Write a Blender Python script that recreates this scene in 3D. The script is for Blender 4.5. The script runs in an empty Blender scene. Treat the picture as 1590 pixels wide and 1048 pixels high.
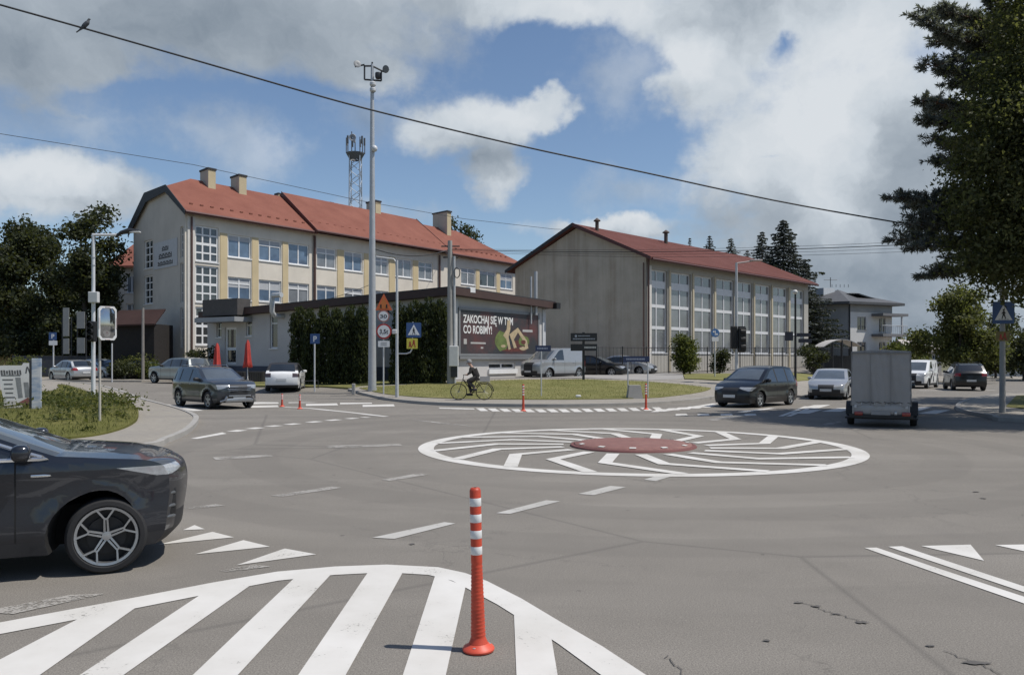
import bpy, bmesh, math, random
import numpy as np
from mathutils import Vector, Matrix
R = math.radians
S = bpy.context.scene
C = S.collection
random.seed(7)
# ---------------------------------------------------------------- camera model (metres; photo measured in a 1590 wide frame)
F, HZ, CX, H = 1300.0, 557.0, 795.0, 1.95
def sm(a, b, x):
    t = min(1.0, max(0.0, (x-a)/(b-a))); return t*t*(3-2*t)
def h(X, Y):
    """terrain height: flat junction, ground rising gently behind the far kerb, right-hand road stays flat"""
    q = X-(14+.59*(Y-42))
    right = 1-sm(-6, -1, q)
    A = .38+.35*sm(-12, -4, X)
    return (A*sm(37.5, 51, Y)+min(.6, .012*max(0, Y-60)))*right
def P(x, y, Y): return Vector(((x-CX)/F*Y, Y, H+(HZ-y)/F*Y))
def G(x, y, z=None):
    zz = 0.0 if z is None else z
    for _ in range(12):
        Y = F*(H-zz)/max(y-HZ, 4.0); X = (x-CX)/F*Y
        if z is not None: break
        zz = .5*zz+.5*h(X, Y)
    return (X, Y)
def GA(x, Y):
    X = (x-CX)/F*Y; return Vector((X, Y, h(X, Y)))
# ---------------------------------------------------------------- object helpers
def tag(o, label=None, cat=None, group=None, kind=None):
    if label: o['label'] = label
    if cat: o['category'] = cat
    if group: o['group'] = group
    if kind: o['kind'] = kind
    return o
def thing(name, label, cat, loc=(0, 0, 0), rz=0.0, group=None):
    o = bpy.data.objects.new(name, None); C.objects.link(o)
    o.location = loc; o.rotation_euler = (0, 0, rz); o.empty_display_size = .2
    return tag(o, label, cat, group)
def root_off(p):
    v = Vector((0, 0, 0))
    while p is not None:
        v += Vector(p.location); p = p.parent
    return v
def link(name, me, mat, parent=None):
    o = bpy.data.objects.new(name, me); C.objects.link(o)
    if mat is not None:
        for m in (mat if isinstance(mat, (list, tuple)) else [mat]): me.materials.append(m)
    if parent is not None: o.parent = parent
    return o
def finish(me, smooth, ang=40):
    me.validate(); me.update()
    if smooth:
        me.polygons.foreach_set('use_smooth', [True]*len(me.polygons))
        me.set_sharp_from_angle(angle=R(ang))
class MB:
    def __init__(s): s.v = []; s.f = []; s.mi = []; s.cur = 0
    def add(s, vs, fs):
        b = len(s.v); s.v += [tuple(v) for v in vs]
        for f in fs: s.f.append([i+b for i in f]); s.mi.append(s.cur)
        return s
    def mat(s, i): s.cur = i; return s
    def obox(s, o, ex, ey, ez):
        o, ex, ey, ez = Vector(o), Vector(ex), Vector(ey), Vector(ez)
        vs = [o, o+ex, o+ex+ey, o+ey, o+ez, o+ex+ez, o+ex+ey+ez, o+ey+ez]
        fs = [(0, 3, 2, 1), (4, 5, 6, 7), (0, 1, 5, 4), (1, 2, 6, 5), (2, 3, 7, 6), (3, 0, 4, 7)]
        if ex.cross(ey).dot(ez) < 0: fs = [f[::-1] for f in fs]
        return s.add(vs, fs)
    def box(s, c, d, rz=0):
        c = Vector(c); m = Matrix.Rotation(rz, 3, 'Z')
        ex, ey, ez = m@Vector((d[0], 0, 0)), m@Vector((0, d[1], 0)), Vector((0, 0, d[2]))
        return s.obox(c-(ex+ey+ez)/2, ex, ey, ez)
    def rbox(s, c, d, r=.02, rz=0, seg=2, M=None):
        bm = bmesh.new(); bmesh.ops.create_cube(bm, size=1)
        for v in bm.verts: v.co = Vector((v.co.x*d[0], v.co.y*d[1], v.co.z*d[2]))
        bmesh.ops.bevel(bm, geom=bm.edges[:], offset=min(r, min(d)*.49), segments=seg, affect='EDGES', profile=.5)
        m = M if M is not None else Matrix.Rotation(rz, 3, 'Z')
        bm.verts.index_update()
        s.add([m@v.co+Vector(c) for v in bm.verts], [[v.index for v in f.verts] for f in bm.faces]); bm.free()
        return s
    def tube(s, pts, r, seg=8, caps=True):
        pts = [Vector(p) for p in pts]; n = len(pts)
        rr = r if isinstance(r, (list, tuple)) else [r]*n
        vs = []; up0 = None
        for i in range(n):
            d = (pts[min(i+1, n-1)]-pts[max(i-1, 0)]).normalized()
            if up0 is None: up0 = Vector((0, 0, 1)) if abs(d.z) < .9 else Vector((1, 0, 0))
            a = d.cross(up0)
            if a.length < 1e-4: a = d.cross(Vector((0, 1, 0)))
            a.normalize(); b = a.cross(d).normalized(); up0 = b
            for k in range(seg):
                t = 2*math.pi*k/seg; vs.append(pts[i]+(a*math.cos(t)+b*math.sin(t))*rr[i])
        fs = []
        for i in range(n-1):
            for k in range(seg):
                k2 = (k+1) % seg; fs.append((i*seg+k, i*seg+k2, (i+1)*seg+k2, (i+1)*seg+k))
        if caps: fs.append(list(range(seg))[::-1]); fs.append([(n-1)*seg+k for k in range(seg)])
        return s.add(vs, fs)
    def lathe(s, prof, o=(0, 0, 0), M=None, seg=24):
        """prof: (radius, height) pairs around local z"""
        M = M or Matrix.Identity(3); o = Vector(o); vs = []; n = len(prof)
        for (r, z) in prof:
            for k in range(seg):
                t = 2*math.pi*k/seg; vs.append(M@Vector((max(r, 1e-4)*math.cos(t), max(r, 1e-4)*math.sin(t), z))+o)
        fs = []
        for i in range(n-1):
            for k in range(seg):
                k2 = (k+1) % seg; fs.append((i*seg+k, i*seg+k2, (i+1)*seg+k2, (i+1)*seg+k))
        return s.add(vs, fs)
    def prism(s, poly, vec):
        vec = Vector(vec); p = [Vector(q) for q in poly]; n = len(p)
        nrm = Vector((0, 0, 0))
        for i in range(n): nrm += p[i].cross(p[(i+1) % n])
        if nrm.dot(vec) < 0: p = p[::-1]
        fs = [list(range(n))[::-1], [n+i for i in range(n)]]+[(i, (i+1) % n, n+(i+1) % n, n+i) for i in range(n)]
        return s.add(p+[q+vec for q in p], fs)
    def quad(s, a, b, c, d): return s.add([a, b, c, d], [(0, 1, 2, 3)])
    def sphere(s, c, r, seg=12, ring=8):
        r = r if isinstance(r, (tuple, list)) else (r, r, r)
        vs = []; c = Vector(c)
        for i in range(ring+1):
            a = math.pi*i/ring
            for k in range(seg):
                t = 2*math.pi*k/seg
                vs.append(c+Vector((r[0]*max(math.sin(a), .001)*math.cos(t), r[1]*max(math.sin(a), .001)*math.sin(t), -r[2]*math.cos(a))))
        fs = [(i*seg+k, i*seg+(k+1) % seg, (i+1)*seg+(k+1) % seg, (i+1)*seg+k) for i in range(ring) for k in range(seg)]
        return s.add(vs, fs)
    def build(s, name, mat, parent=None, smooth=False, world=False, ang=40):
        off = root_off(parent) if world else Vector((0, 0, 0))
        me = bpy.data.meshes.new(name)
        me.from_pydata([(v[0]-off.x, v[1]-off.y, v[2]-off.z) for v in s.v], [], s.f)
        o = link(name, me, mat, parent)
        if isinstance(mat, (list, tuple)): me.polygons.foreach_set('material_index', s.mi)
        finish(me, smooth, ang)
        return o
def text_mesh(body, name, mat, parent, o, ux, uy, hgt, width=None, align='LEFT', depth=.004, bold=0.0):
    cu = bpy.data.curves.new('t', 'FONT'); cu.body = body; cu.size = 1; cu.align_x = align; cu.extrude = .5; cu.offset = bold
    ob = bpy.data.objects.new('t', cu); C.objects.link(ob)
    dg = bpy.context.evaluated_depsgraph_get(); me = bpy.data.meshes.new_from_object(ob.evaluated_get(dg))
    bpy.data.objects.remove(ob); bpy.data.curves.remove(cu)
    xs = [v.co.x for v in me.vertices]; ys = [v.co.y for v in me.vertices]
    k = hgt/.72; kx = k if width is None else width/(max(xs)-min(xs))
    ux, uy = Vector(ux).normalized(), Vector(uy).normalized(); n = ux.cross(uy)
    off = root_off(parent); o = Vector(o)-off
    for v in me.vertices: v.co = o+ux*(v.co.x*kx)+uy*(v.co.y*k)+n*((v.co.z+.5)*depth)
    me.materials.clear()
    ob = link(name, me, mat, parent); me.update(); return ob
# ---------------------------------------------------------------- materials
def lin(c): return tuple(((x/255.0)/12.92 if x <= 10 else ((x/255.0+.055)/1.055)**2.4) for x in c)+(1,)
_M = {}
class NT:
    def __init__(s, name):
        s.m = bpy.data.materials.new(name); s.m.use_nodes = True; s.t = s.m.node_tree; s.n = s.t.nodes; s.l = s.t.links
        s.b = s.n['Principled BSDF']; s.co = None
    def new(s, t, **k):
        n = s.n.new('ShaderNode'+t)
        for a, b in k.items(): setattr(n, a, b)
        return n
    def obj(s):
        if s.co is None: s.co = s.new('TexCoord').outputs['Object']
        return s.co
    def noise(s, scale, detail=4, rough=.6, vec=None, stretch=None):
        v = vec if vec is not None else s.obj()
        if stretch:
            mp = s.new('Mapping'); mp.inputs['Scale'].default_value = stretch; s.l.new(v, mp.inputs[0]); v = mp.outputs[0]
        n = s.new('TexNoise'); n.inputs['Scale'].default_value = scale; n.inputs['Detail'].default_value = detail
        n.inputs['Roughness'].default_value = rough; s.l.new(v, n.inputs['Vector']); return n.outputs['Fac']
    def ramp(s, fac, stops):
        r = s.new('ValToRGB'); e = r.color_ramp.elements
        while len(e) < len(stops): e.new(.5)
        for i, (p, c) in enumerate(stops):
            e[i].position = p; e[i].color = c if len(c) == 4 else (*c, 1)
        s.l.new(fac, r.inputs[0]); return r.outputs[0]
    def mixc(s, f, a, b, mode='MIX'):
        m = s.new('Mix', data_type='RGBA', blend_type=mode)
        for i, x in ((0, f), (6, a), (7, b)):
            if isinstance(x, (int, float)): m.inputs[i].default_value = x
            elif isinstance(x, tuple): m.inputs[i].default_value = x if len(x) == 4 else (*x, 1)
            else: s.l.new(x, m.inputs[i])
        return m.outputs[2]
    def math(s, op, a, b=0.0, clamp=False):
        m = s.new('Math', operation=op, use_clamp=clamp)
        for i, x in enumerate((a, b)):
            if isinstance(x, (int, float)): m.inputs[i].default_value = x
            else: s.l.new(x, m.inputs[i])
        return m.outputs[0]
    def set(s, **k):
        for a, v in k.items():
            i = s.b.inputs[a.replace('_', ' ')]
            if isinstance(v, (int, float)): i.default_value = v
            elif isinstance(v, tuple): i.default_value = v if len(v) == 4 else (*v, 1)
            else: s.l.new(v, i)
        return s
    def bump(s, hgt, strength=.3, dist=.02):
        b = s.new('Bump'); b.inputs['Strength'].default_value = strength; b.inputs['Distance'].default_value = dist
        s.l.new(hgt, b.inputs['Height']); s.l.new(b.outputs[0], s.b.inputs['Normal']); return s
def V3(c, k=1.0): return (c[0]*k, c[1]*k, c[2]*k, 1)
def plain(name, col, rough=.6, metal=0.0, var=.12, scale=3.0, bump=0.0, coat=0.0, spec=.5):
    if name in _M: return _M[name]
    t = NT(name); n = t.noise(scale, 5); n2 = t.noise(scale*9, 3)
    f = t.math('ADD', t.math('MULTIPLY', n, .7), t.math('MULTIPLY', n2, .3))
    t.set(Base_Color=t.ramp(f, [(.25, V3(col, 1-var)), (.75, V3(col, 1+var))]), Roughness=rough, Metallic=metal, Coat_Weight=coat, Specular_IOR_Level=spec)
    t.b.inputs['Coat Roughness'].default_value = .04
    if bump: t.bump(n2, bump, .01)
    _M[name] = t.m; return t.m
def wallmat(name, col, dirt=(.12, .11, .1), streak=.35, var=.08, rough=.9, lo=.50, hi=.80):
    if name in _M: return _M[name]
    t = NT(name); n = t.noise(.6, 6); fine = t.noise(25, 3)
    st = t.noise(1.0, 6, .65, stretch=(1.6, 1.6, .07)); blot = t.noise(.35, 5)
    base = t.ramp(n, [(.3, V3(col, 1-var)), (.7, V3(col, 1+var))])
    k = t.math('MULTIPLY', t.ramp(st, [(lo, (0, 0, 0)), (hi, (1, 1, 1))]), t.ramp(blot, [(.35, (.1, .1, .1)), (.7, (1, 1, 1))]))
    k = t.math('MULTIPLY', k, streak)
    t.set(Base_Color=t.mixc(k, base, V3(dirt)), Roughness=rough); t.bump(fine, .25, .01)
    _M[name] = t.m; return t.m
def m_asphalt():
    t = NT('asphalt')
    big = t.noise(.12, 5, .6); mid = t.noise(.9, 6, .65); sp = t.noise(90, 3, .7); lane = t.noise(.5, 4, .55, stretch=(.25, 1.4, 1))
    c = t.ramp(big, [(.3, (.218, .200, .174)), (.7, (.275, .252, .220))])
    c = t.mixc(t.ramp(mid, [(.42, (0, 0, 0)), (.72, (.45, .45, .45))]), c, (.18, .166, .145, 1))
    c = t.mixc(t.ramp(lane, [(.48, (0, 0, 0)), (.70, (.5, .5, .5))]), c, (.325, .30, .263, 1))
    c = t.mixc(t.ramp(sp, [(.36, (.8, .8, .8)), (.60, (0, 0, 0))]), c, (.10, .092, .082, 1)); ag = t.noise(38, 4, .8); c = t.mixc(t.ramp(ag, [(.56, (0, 0, 0)), (.74, (.7, .7, .7))]), c, (.36, .33, .29, 1))
    # cracks and small tar spots
    wv = t.noise(2.2, 4); w2 = t.new('VectorMath', operation='ADD'); t.l.new(t.obj(), w2.inputs[0])
    cw = t.new('CombineXYZ'); t.l.new(wv, cw.inputs[0]); t.l.new(t.noise(2.9, 4), cw.inputs[1]); t.l.new(cw.outputs[0], w2.inputs[1])
    vo = t.new('TexVoronoi', feature='DISTANCE_TO_EDGE'); vo.inputs['Scale'].default_value = .33; t.l.new(w2.outputs[0], vo.inputs['Vector'])
    cr = t.ramp(vo.outputs[0], [(.0, (1, 1, 1)), (.006, (0, 0, 0))])
    cm = t.math('MULTIPLY', cr, t.ramp(t.noise(.21, 3), [(.44, (0, 0, 0)), (.60, (.55, .55, .55))]))
    c = t.mixc(cm, c, (.09, .084, .077, 1))
    spot = t.ramp(t.noise(4.5, 2, .5), [(.735, (0, 0, 0)), (.76, (.6, .6, .6))])
    c = t.mixc(spot, c, (.055, .052, .05, 1))
    sep = t.new('SeparateXYZ'); t.l.new(t.obj(), sep.inputs[0]); dx = t.math('SUBTRACT', sep.outputs[0], 2.74); dy = t.math('SUBTRACT', sep.outputs[1], 18.62)
    rad = t.math('SQRT', t.math('ADD', t.math('MULTIPLY', dx, dx), t.math('MULTIPLY', dy, dy))); ring = t.math('ADD', t.math('SINE', t.math('MULTIPLY', rad, 3.3)), t.math('MULTIPLY', t.noise(.35, 4), 1.6))
    rk = t.math('MULTIPLY', t.ramp(ring, [(.75, (0, 0, 0)), (.999, (.30, .30, .30))]), t.ramp(t.math('MULTIPLY', rad, .07), [(.36, (0, 0, 0)), (.45, (1, 1, 1)), (.72, (1, 1, 1)), (.95, (0, 0, 0))])); c = t.mixc(rk, c, (.15, .138, .122, 1))
    jn = t.new('TexVoronoi', feature='DISTANCE_TO_EDGE'); jn.inputs['Scale'].default_value = .085; t.l.new(t.obj(), jn.inputs['Vector']); c = t.mixc(t.math('MULTIPLY', t.ramp(jn.outputs[0], [(.0, (1, 1, 1)), (.0022, (0, 0, 0))]), .45), c, (.10, .093, .085, 1))
    oil = t.ramp(t.noise(.33, 4, .6), [(.60, (0, 0, 0)), (.78, (.45, .45, .45))])
    c = t.mixc(oil, c, (.12, .112, .106, 1))
    t.set(Base_Color=c, Roughness=.92, Specular_IOR_Level=.25); t.bump(sp, .35, .006)
    _M['asphalt'] = t.m; return t.m
def m_marking(name='road_paint', wear=.0, base=(.635, .615, .58)):
    t = NT(name); n = t.noise(1.6, 6, .7); n2 = t.noise(38, 4, .75)
    f = t.math('ADD', t.math('MULTIPLY', n, .45), t.math('MULTIPLY', n2, .55))
    k = t.ramp(f, [(.40-.5*wear+.22, (0, 0, 0)), (.40-.5*wear+.30, (1, 1, 1))])
    dirt = t.ramp(t.noise(.8, 5), [(.35, (*base,)), (.75, (base[0]*.76, base[1]*.75, base[2]*.72))])
    edge = t.math('SUBTRACT', 1.0, k); t.set(Base_Color=dirt, Alpha=edge, Roughness=.75); t.bump(n2, .15, .004)
    return t.m
def m_slabs():
    t = NT('paving'); b = t.new('TexBrick'); b.inputs['Scale'].default_value = 3.2; b.inputs['Mortar Size'].default_value = .012
    b.inputs['Color1'].default_value = (.325, .295, .245, 1); b.inputs['Color2'].default_value = (.265, .24, .205, 1); b.inputs['Mortar'].default_value = (.16, .15, .135, 1)
    t.l.new(t.obj(), b.inputs['Vector']); n = t.noise(.7, 6, .65)
    c = t.mixc(t.ramp(n, [(.45, (0, 0, 0)), (.75, (.5, .5, .5))]), b.outputs[0], (.22, .205, .185, 1))
    t.set(Base_Color=c, Roughness=.9); t.bump(b.outputs['Fac'], -.2, .006); return t.m
def m_grass(name='grass', k=(1, 1, 1)):
    t = NT(name); a = t.noise(.55, 6, .65); b = t.noise(7, 4, .7); fine = t.noise(60, 3)
    c = t.ramp(a, [(.30, (.13, .135, .048)), (.52, (.20, .19, .075)), (.72, (.27, .24, .12))])
    c = t.mixc(t.ramp(b, [(.40, (.55, .55, .55)), (.65, (0, 0, 0))]), c, (.15, .15, .055, 1))
    c = t.mixc(1.0, c, (*k, 1), 'MULTIPLY'); t.set(Base_Color=c, Roughness=.95, Specular_IOR_Level=.1); t.bump(fine, .5, .02); return t.m
def m_rooftile(name, c1, c2, wav=5.0):
    if name in _M: return _M[name]
    t = NT(name); n = t.noise(.5, 6); n2 = t.noise(6, 4)
    c = t.ramp(n, [(.3, V3(c1)), (.7, V3(c2))]); c = t.mixc(t.ramp(n2, [(.5, (0, 0, 0)), (.8, (.35, .35, .35))]), c, V3(c1, .7))
    w = t.new('TexWave', wave_type='BANDS', bands_direction='Z'); w.inputs['Scale'].default_value = wav; w.inputs['Distortion'].default_value = .2
    t.l.new(t.obj(), w.inputs['Vector'])
    c = t.mixc(t.ramp(w.outputs['Fac'], [(.0, (.35, .35, .35)), (.3, (0, 0, 0))]), c, V3(c1, .62))
    t.set(Base_Color=c, Roughness=.8, Specular_IOR_Level=.12); t.bump(w.outputs['Fac'], .4, .03); _M[name] = t.m; return t.m
def m_leaf(name, cols, trans=.35, rough=.6):
    t = NT(name); g = t.new('NewGeometry'); rnd = g.outputs['Random Per Island']; n = t.noise(.45, 4)
    f = t.math('ADD', t.math('MULTIPLY', rnd, .55), t.math('MULTIPLY', n, .45))
    c = t.ramp(f, [(.2, V3(cols[0])), (.5, V3(cols[1])), (.8, V3(cols[2]))])
    t.set(Base_Color=c, Roughness=rough, Specular_IOR_Level=.3)
    tr = t.new('BsdfTranslucent'); t.l.new(t.mixc(.5, c, (.22, .25, .04, 1)), tr.inputs[0])
    mx = t.new('MixShader'); mx.inputs[0].default_value = trans
    t.l.new(t.b.outputs[0], mx.inputs[1]); t.l.new(tr.outputs[0], mx.inputs[2])
    t.l.new(mx.outputs[0], t.n['Material Output'].inputs['Surface']); return t.m
def m_bark(name, col):
    t = NT(name); n = t.noise(6, 6, .7, stretch=(1, 1, .2))
    t.set(Base_Color=t.ramp(n, [(.3, V3(col, .55)), (.7, V3(col, 1.2))]), Roughness=.95); t.bump(n, .8, .03); return t.m
def m_paint(name, col, metal=.35, rough=.32, coat=.8):
    t = NT(name); n = t.noise(220, 2); d = t.noise(1.6, 5, .65)
    c = t.ramp(n, [(.3, V3(col, .9)), (.7, V3(col, 1.12))])
    c = t.mixc(t.ramp(d, [(.45, (0, 0, 0)), (.9, (.14, .14, .14) if sum(col) > .3 else (.025, .025, .025))]), c, (.2, .185, .165, 1))
    t.set(Base_Color=c, Metallic=metal, Roughness=rough, Coat_Weight=coat, Coat_Roughness=.05); return t.m
def m_glass(name, col, rough=.04):
    t = NT(name); n = t.noise(.7, 3)
    t.set(Base_Color=t.ramp(n, [(.3, V3(col, .7)), (.7, V3(col, 1.25))]), Roughness=rough, Specular_IOR_Level=.7, Coat_Weight=.5)
    t.b.inputs['Coat Roughness'].default_value = .02; return t.m
def emit_free(*a): return None
ASPH = m_asphalt()
PAINT = m_marking('road_paint', .05); WORN = m_marking('worn_road_paint', .10, (.46, .445, .415)); FAINT = m_marking('faint_road_paint', .27, (.385, .365, .335))
SLAB = m_slabs(); GRASS = m_grass(); GRASS2 = m_grass('verge_grass', (.66, .68, .52))
KERB = plain('kerb_concrete', (.33, .315, .29), .9, 0, .2, 2, .3)
WHITE = plain('white_frame', (.74, .74, .73), .5, 0, .06)
STEEL = plain('galvanised_steel', (.44, .45, .46), .5, .35, .12, 4)
GREYP = plain('grey_post_paint', (.52, .53, .54), .55, .1, .1, 4)
DARK = plain('dark_metal', (.035, .037, .04), .5, .3, .15)
BLACK = plain('black_plastic', (.012, .012, .013), .55, 0, .15)
RUBBER = plain('tyre_rubber', (.018, .018, .019), .85, 0, .2, 8, .2)
CONC = plain('concrete', (.34, .33, .31), .9, 0, .18, 1.5, .3)
CABLE = plain('cable_black', (.02, .022, .026), .7)
# ---------------------------------------------------------------- terrain patches
def cut_grid(bm, x0, x1, y0, y1, st):
    for k in range(math.ceil(x0/st), math.floor(x1/st)+1):
        bmesh.ops.bisect_plane(bm, geom=bm.verts[:]+bm.edges[:]+bm.faces[:], plane_co=(k*st, 0, 0), plane_no=(1, 0, 0))
    for k in range(math.ceil(y0/st), math.floor(y1/st)+1):
        bmesh.ops.bisect_plane(bm, geom=bm.verts[:]+bm.edges[:]+bm.faces[:], plane_co=(0, k*st, 0), plane_no=(0, 1, 0))
def patch(name, pts, off, mat, kind='structure', skirt=0.0, step=3.0, zf=None, parent=None):
    bm = bmesh.new(); vs = [bm.verts.new((p[0], p[1], 0)) for p in pts]; bm.faces.new(vs); bm.normal_update()
    for f in bm.faces:
        if f.normal.z < 0: f.normal_flip()
    bmesh.ops.triangulate(bm, faces=bm.faces[:])
    xs = [p[0] for p in pts]; ys = [p[1] for p in pts]
    if step: cut_grid(bm, min(xs), max(xs), min(ys), max(ys), step)
    for v in bm.verts: v.co.z = (zf or h)(v.co.x, v.co.y)+off
    if skirt:
        be = [e for e in bm.edges if e.is_boundary]
        r = bmesh.ops.extrude_edge_only(bm, edges=be)
        for v in r['geom']:
            if isinstance(v, bmesh.types.BMVert): v.co.z -= skirt
    bmesh.ops.recalc_face_normals(bm, faces=bm.faces[:])
    for f in bm.faces:
        if abs(f.normal.z) > .5 and f.normal.z < 0: f.normal_flip()
    me = bpy.data.meshes.new(name); bm.to_mesh(me); bm.free()
    o = link(name, me, mat, parent)
    if kind: o['kind'] = kind
    return o
def offset_line(pts, d):
    out = []
    for i, p in enumerate(pts):
        a = Vector(pts[max(i-1, 0)][:2]); b = Vector(pts[min(i+1, len(pts)-1)][:2]); t = (b-a).normalized()
        out.append((p[0]-t.y*d, p[1]+t.x*d))
    return out
def smooth_line(pts, n=5):
    out = []; m = len(pts)
    for i in range(m-1):
        p0, p1, p2, p3 = [Vector(pts[min(max(j, 0), m-1)]) for j in (i-1, i, i+1, i+2)]
        for k in range(n):
            t = k/n; out.append(tuple(.5*((2*p1)+(p2-p0)*t+(2*p0-5*p1+4*p2-p3)*t*t+(3*p1-p0-3*p2+p3)*t**3)))
    out.append(tuple(pts[-1])); return out
def kerb(pts, wid=.15, hgt=.14, name='kerb', side=1):
    mb = MB(); a = pts; b = offset_line(pts, wid*side)
    for i in range(len(pts)-1):
        q = [a[i], a[i+1], b[i+1], b[i]]
        lo = [(p[0], p[1], h(p[0], p[1])-.05) for p in q]; hi = [(p[0], p[1], h(p[0], p[1])+hgt) for p in q]
        mb.add(lo+hi, [(4, 5, 6, 7), (0, 1, 5, 4), (2, 3, 7, 6), (1, 2, 6, 5), (3, 0, 4, 7)])
    o = mb.build(name, KERB); o['kind'] = 'structure'
    bm = bmesh.new(); bm.from_mesh(o.data); bmesh.ops.recalc_face_normals(bm, faces=bm.faces[:]); bm.to_mesh(o.data); bm.free()
    return o
def strip(mb, pts, w, z=.006):
    a = offset_line(pts, w/2); b = offset_line(pts, -w/2)
    for i in range(len(pts)-1):
        zz = z+.00004*(len(mb.f) % 130); mb.quad((*b[i], zz), (*b[i+1], zz), (*a[i+1], zz), (*a[i], zz))
def flatpoly(mb, pts, z=.006):
    z += .00004*(len(mb.f) % 130); p = [(*q, z) for q in pts]
    ar = sum(p[i][0]*p[(i+1) % len(p)][1]-p[(i+1) % len(p)][0]*p[i][1] for i in range(len(p)))
    mb.add(p if ar > 0 else p[::-1], [list(range(len(p)))])
# ================================================================ ground, roads, markings
def grid_sheet(name, xs, ys, off, mat):
    vs = [(x, y, h(x, y)+off) for y in ys for x in xs]; n = len(xs)
    fs = [(j*n+i, j*n+i+1, (j+1)*n+i+1, (j+1)*n+i) for j in range(len(ys)-1) for i in range(n-1)]
    me = bpy.data.meshes.new(name); me.from_pydata(vs, [], fs); finish(me, True, 60)
    o = link(name, me, mat); o['kind'] = 'structure'; return o
rng = lambda a, b, s: [a+i*s for i in range(int((b-a)/s)+1)]
EARTH = plain('dry_earth_ground', (.12, .115, .06), .95, 0, .35, .4, .3)
grid_sheet('ground', [-1500, -600, -250]+rng(-120, 120, 3)+[250, 600, 1500], [-400, -120]+rng(-60, 150, 3)+[250, 600, 1600], -.10, EARTH)
grid_sheet('road', rng(-90, 90, 3), rng(-24, 126, 3), 0, ASPH)
# --- far pavement + lawn island
kf = [G(*p) for p in [(540, 607), (560, 613), (590, 620), (640, 626.5), (700, 630), (800, 632), (900, 632), (1000, 629.5), (1060, 625.5), (1110, 619), (1150, 612), (1200, 605), (1240, 600)]]
kf = smooth_line(kf, 4)
back = [G(*p) for p in [(1255, 588), (1120, 584), (1000, 586), (905, 588), (800, 590), (700, 594), (620, 600), (560, 603)]]
patch('far_pavement', offset_line(kf, .14)+back, .115, SLAB, skirt=.15)
kerb(kf, .15, .13)
lf = smooth_line([G(*p) for p in [(558, 606.5), (580, 612), (620, 618.5), (700, 623), (800, 624.5), (900, 624.5), (1000, 622.5), (1050, 618.5), (1090, 612), (1104, 606)]], 4)
patch('lawn', lf+[G(*p) for p in [(1060, 601), (1000, 596), (940, 594), (905, 592.5), (800, 593.5), (700, 597.5), (620, 602), (575, 604.5)]], .15, GRASS, skirt=.1, step=1.5)
patch('lawn', [G(*p) for p in [(1063, 592), (1115, 599), (1180, 600), (1258, 593), (1262, 585), (1180, 583), (1060, 583.5)]], .16, GRASS, skirt=.1, step=1.5)
DRIVE = plain('driveway_concrete', (.30, .285, .265), .9, 0, .18, .8, .2)
patch('driveway', [G(*p) for p in [(690, 594), (800, 589.5), (905, 590), (1000, 594), (1060, 592), (1062, 584), (1000, 579), (800, 580), (690, 585)]], .135, DRIVE, skirt=.1)
# strip of grass + paving in front of the low shop
patch('lawn', [G(*p) for p in [(385, 601), (500, 602), (560, 606), (640, 600), (690, 596), (690, 590), (455, 590), (385, 592)]], .10, GRASS, skirt=.1, step=1.5)
patch('forecourt', [G(*p) for p in [(318, 596), (385, 594), (455, 592), (455, 583), (318, 583)]], .09, SLAB, skirt=.1)
patch('far_left_pavement', [(-52, 61), (-25, 56.5), (-23, 59), (-23, 62.5), (-52, 66)], .10, SLAB, skirt=.12)
# --- left corner: pavement + grass
lk = smooth_line([(-16, 12.2), (-9.6, 15.2)]+[G(*p) for p in [(225, 698), (262, 687), (293, 673), (308, 657), (304, 648), (280, 638), (240, 627), (205, 615.5), (170, 604), (120, 596), (70, 592.5), (0, 590)]]+[(-45, 60)], 4)
patch('corner_pavement', offset_line(lk, .14)+[(-50, 55), (-40, 12)], .10, SLAB, skirt=.12)
kerb(lk, .16, .125)
lg = smooth_line([(-30, 15.5), (-13.0, 17.2)]+[G(*p) for p in [(60, 690), (120, 687), (165, 680), (200, 668), (215, 655), (208, 643), (180, 628), (150, 617), (120, 606), (90, 600)]]+[(-24.5, 43), (-40, 50)], 4)
def hl(x, y):
    dx = (x+15.5)/6.5; dy = (y-27.5)/9.0; return h(x, y)+.22*math.exp(-(dx*dx+dy*dy)*1.3)*sm(0, 1.0, 1.25-((x+9.3)*(x+9.3)*.0+max(0, x+13.5)/4.2))
LG_H = hl
patch('corner_grass', lg, .13, GRASS2, skirt=.1, step=1.0, zf=hl)
# --- right corner
rk = smooth_line([(40, 15.8), (22, 21.4)]+[G(*p) for p in [(1590, 656), (1540, 650), (1502, 643), (1484, 636), (1490, 628), (1512, 621), (1545, 616), (1590, 613)]]+[(36, 47)], 4)
patch('right_pavement', offset_line(rk, -.14)+[(60, 60), (60, 15)], .10, SLAB, skirt=.12)
kerb(rk, .15, .125, side=-1)
patch('right_lawn', [G(*p) for p in [(1562, 636), (1600, 640)]]+[(34, 26), (40, 38)]+[G(*p) for p in [(1620, 616), (1578, 618)]], .13, GRASS, skirt=.1, step=1.5)
patch('far_right_pavement', [G(*p) for p in [(1440, 594), (1590, 591)]]+[(60, 66), (60, 80)]+[G(*p) for p in [(1590, 582), (1450, 583)]], .10, SLAB, skirt=.12)
patch('right_road_pavement', [(14.6, 41.8), (31, 69.5), (44, 92), (41, 94), (28, 72), (20, 60), (12.2, 46)], .10, SLAB, skirt=.12)
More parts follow.
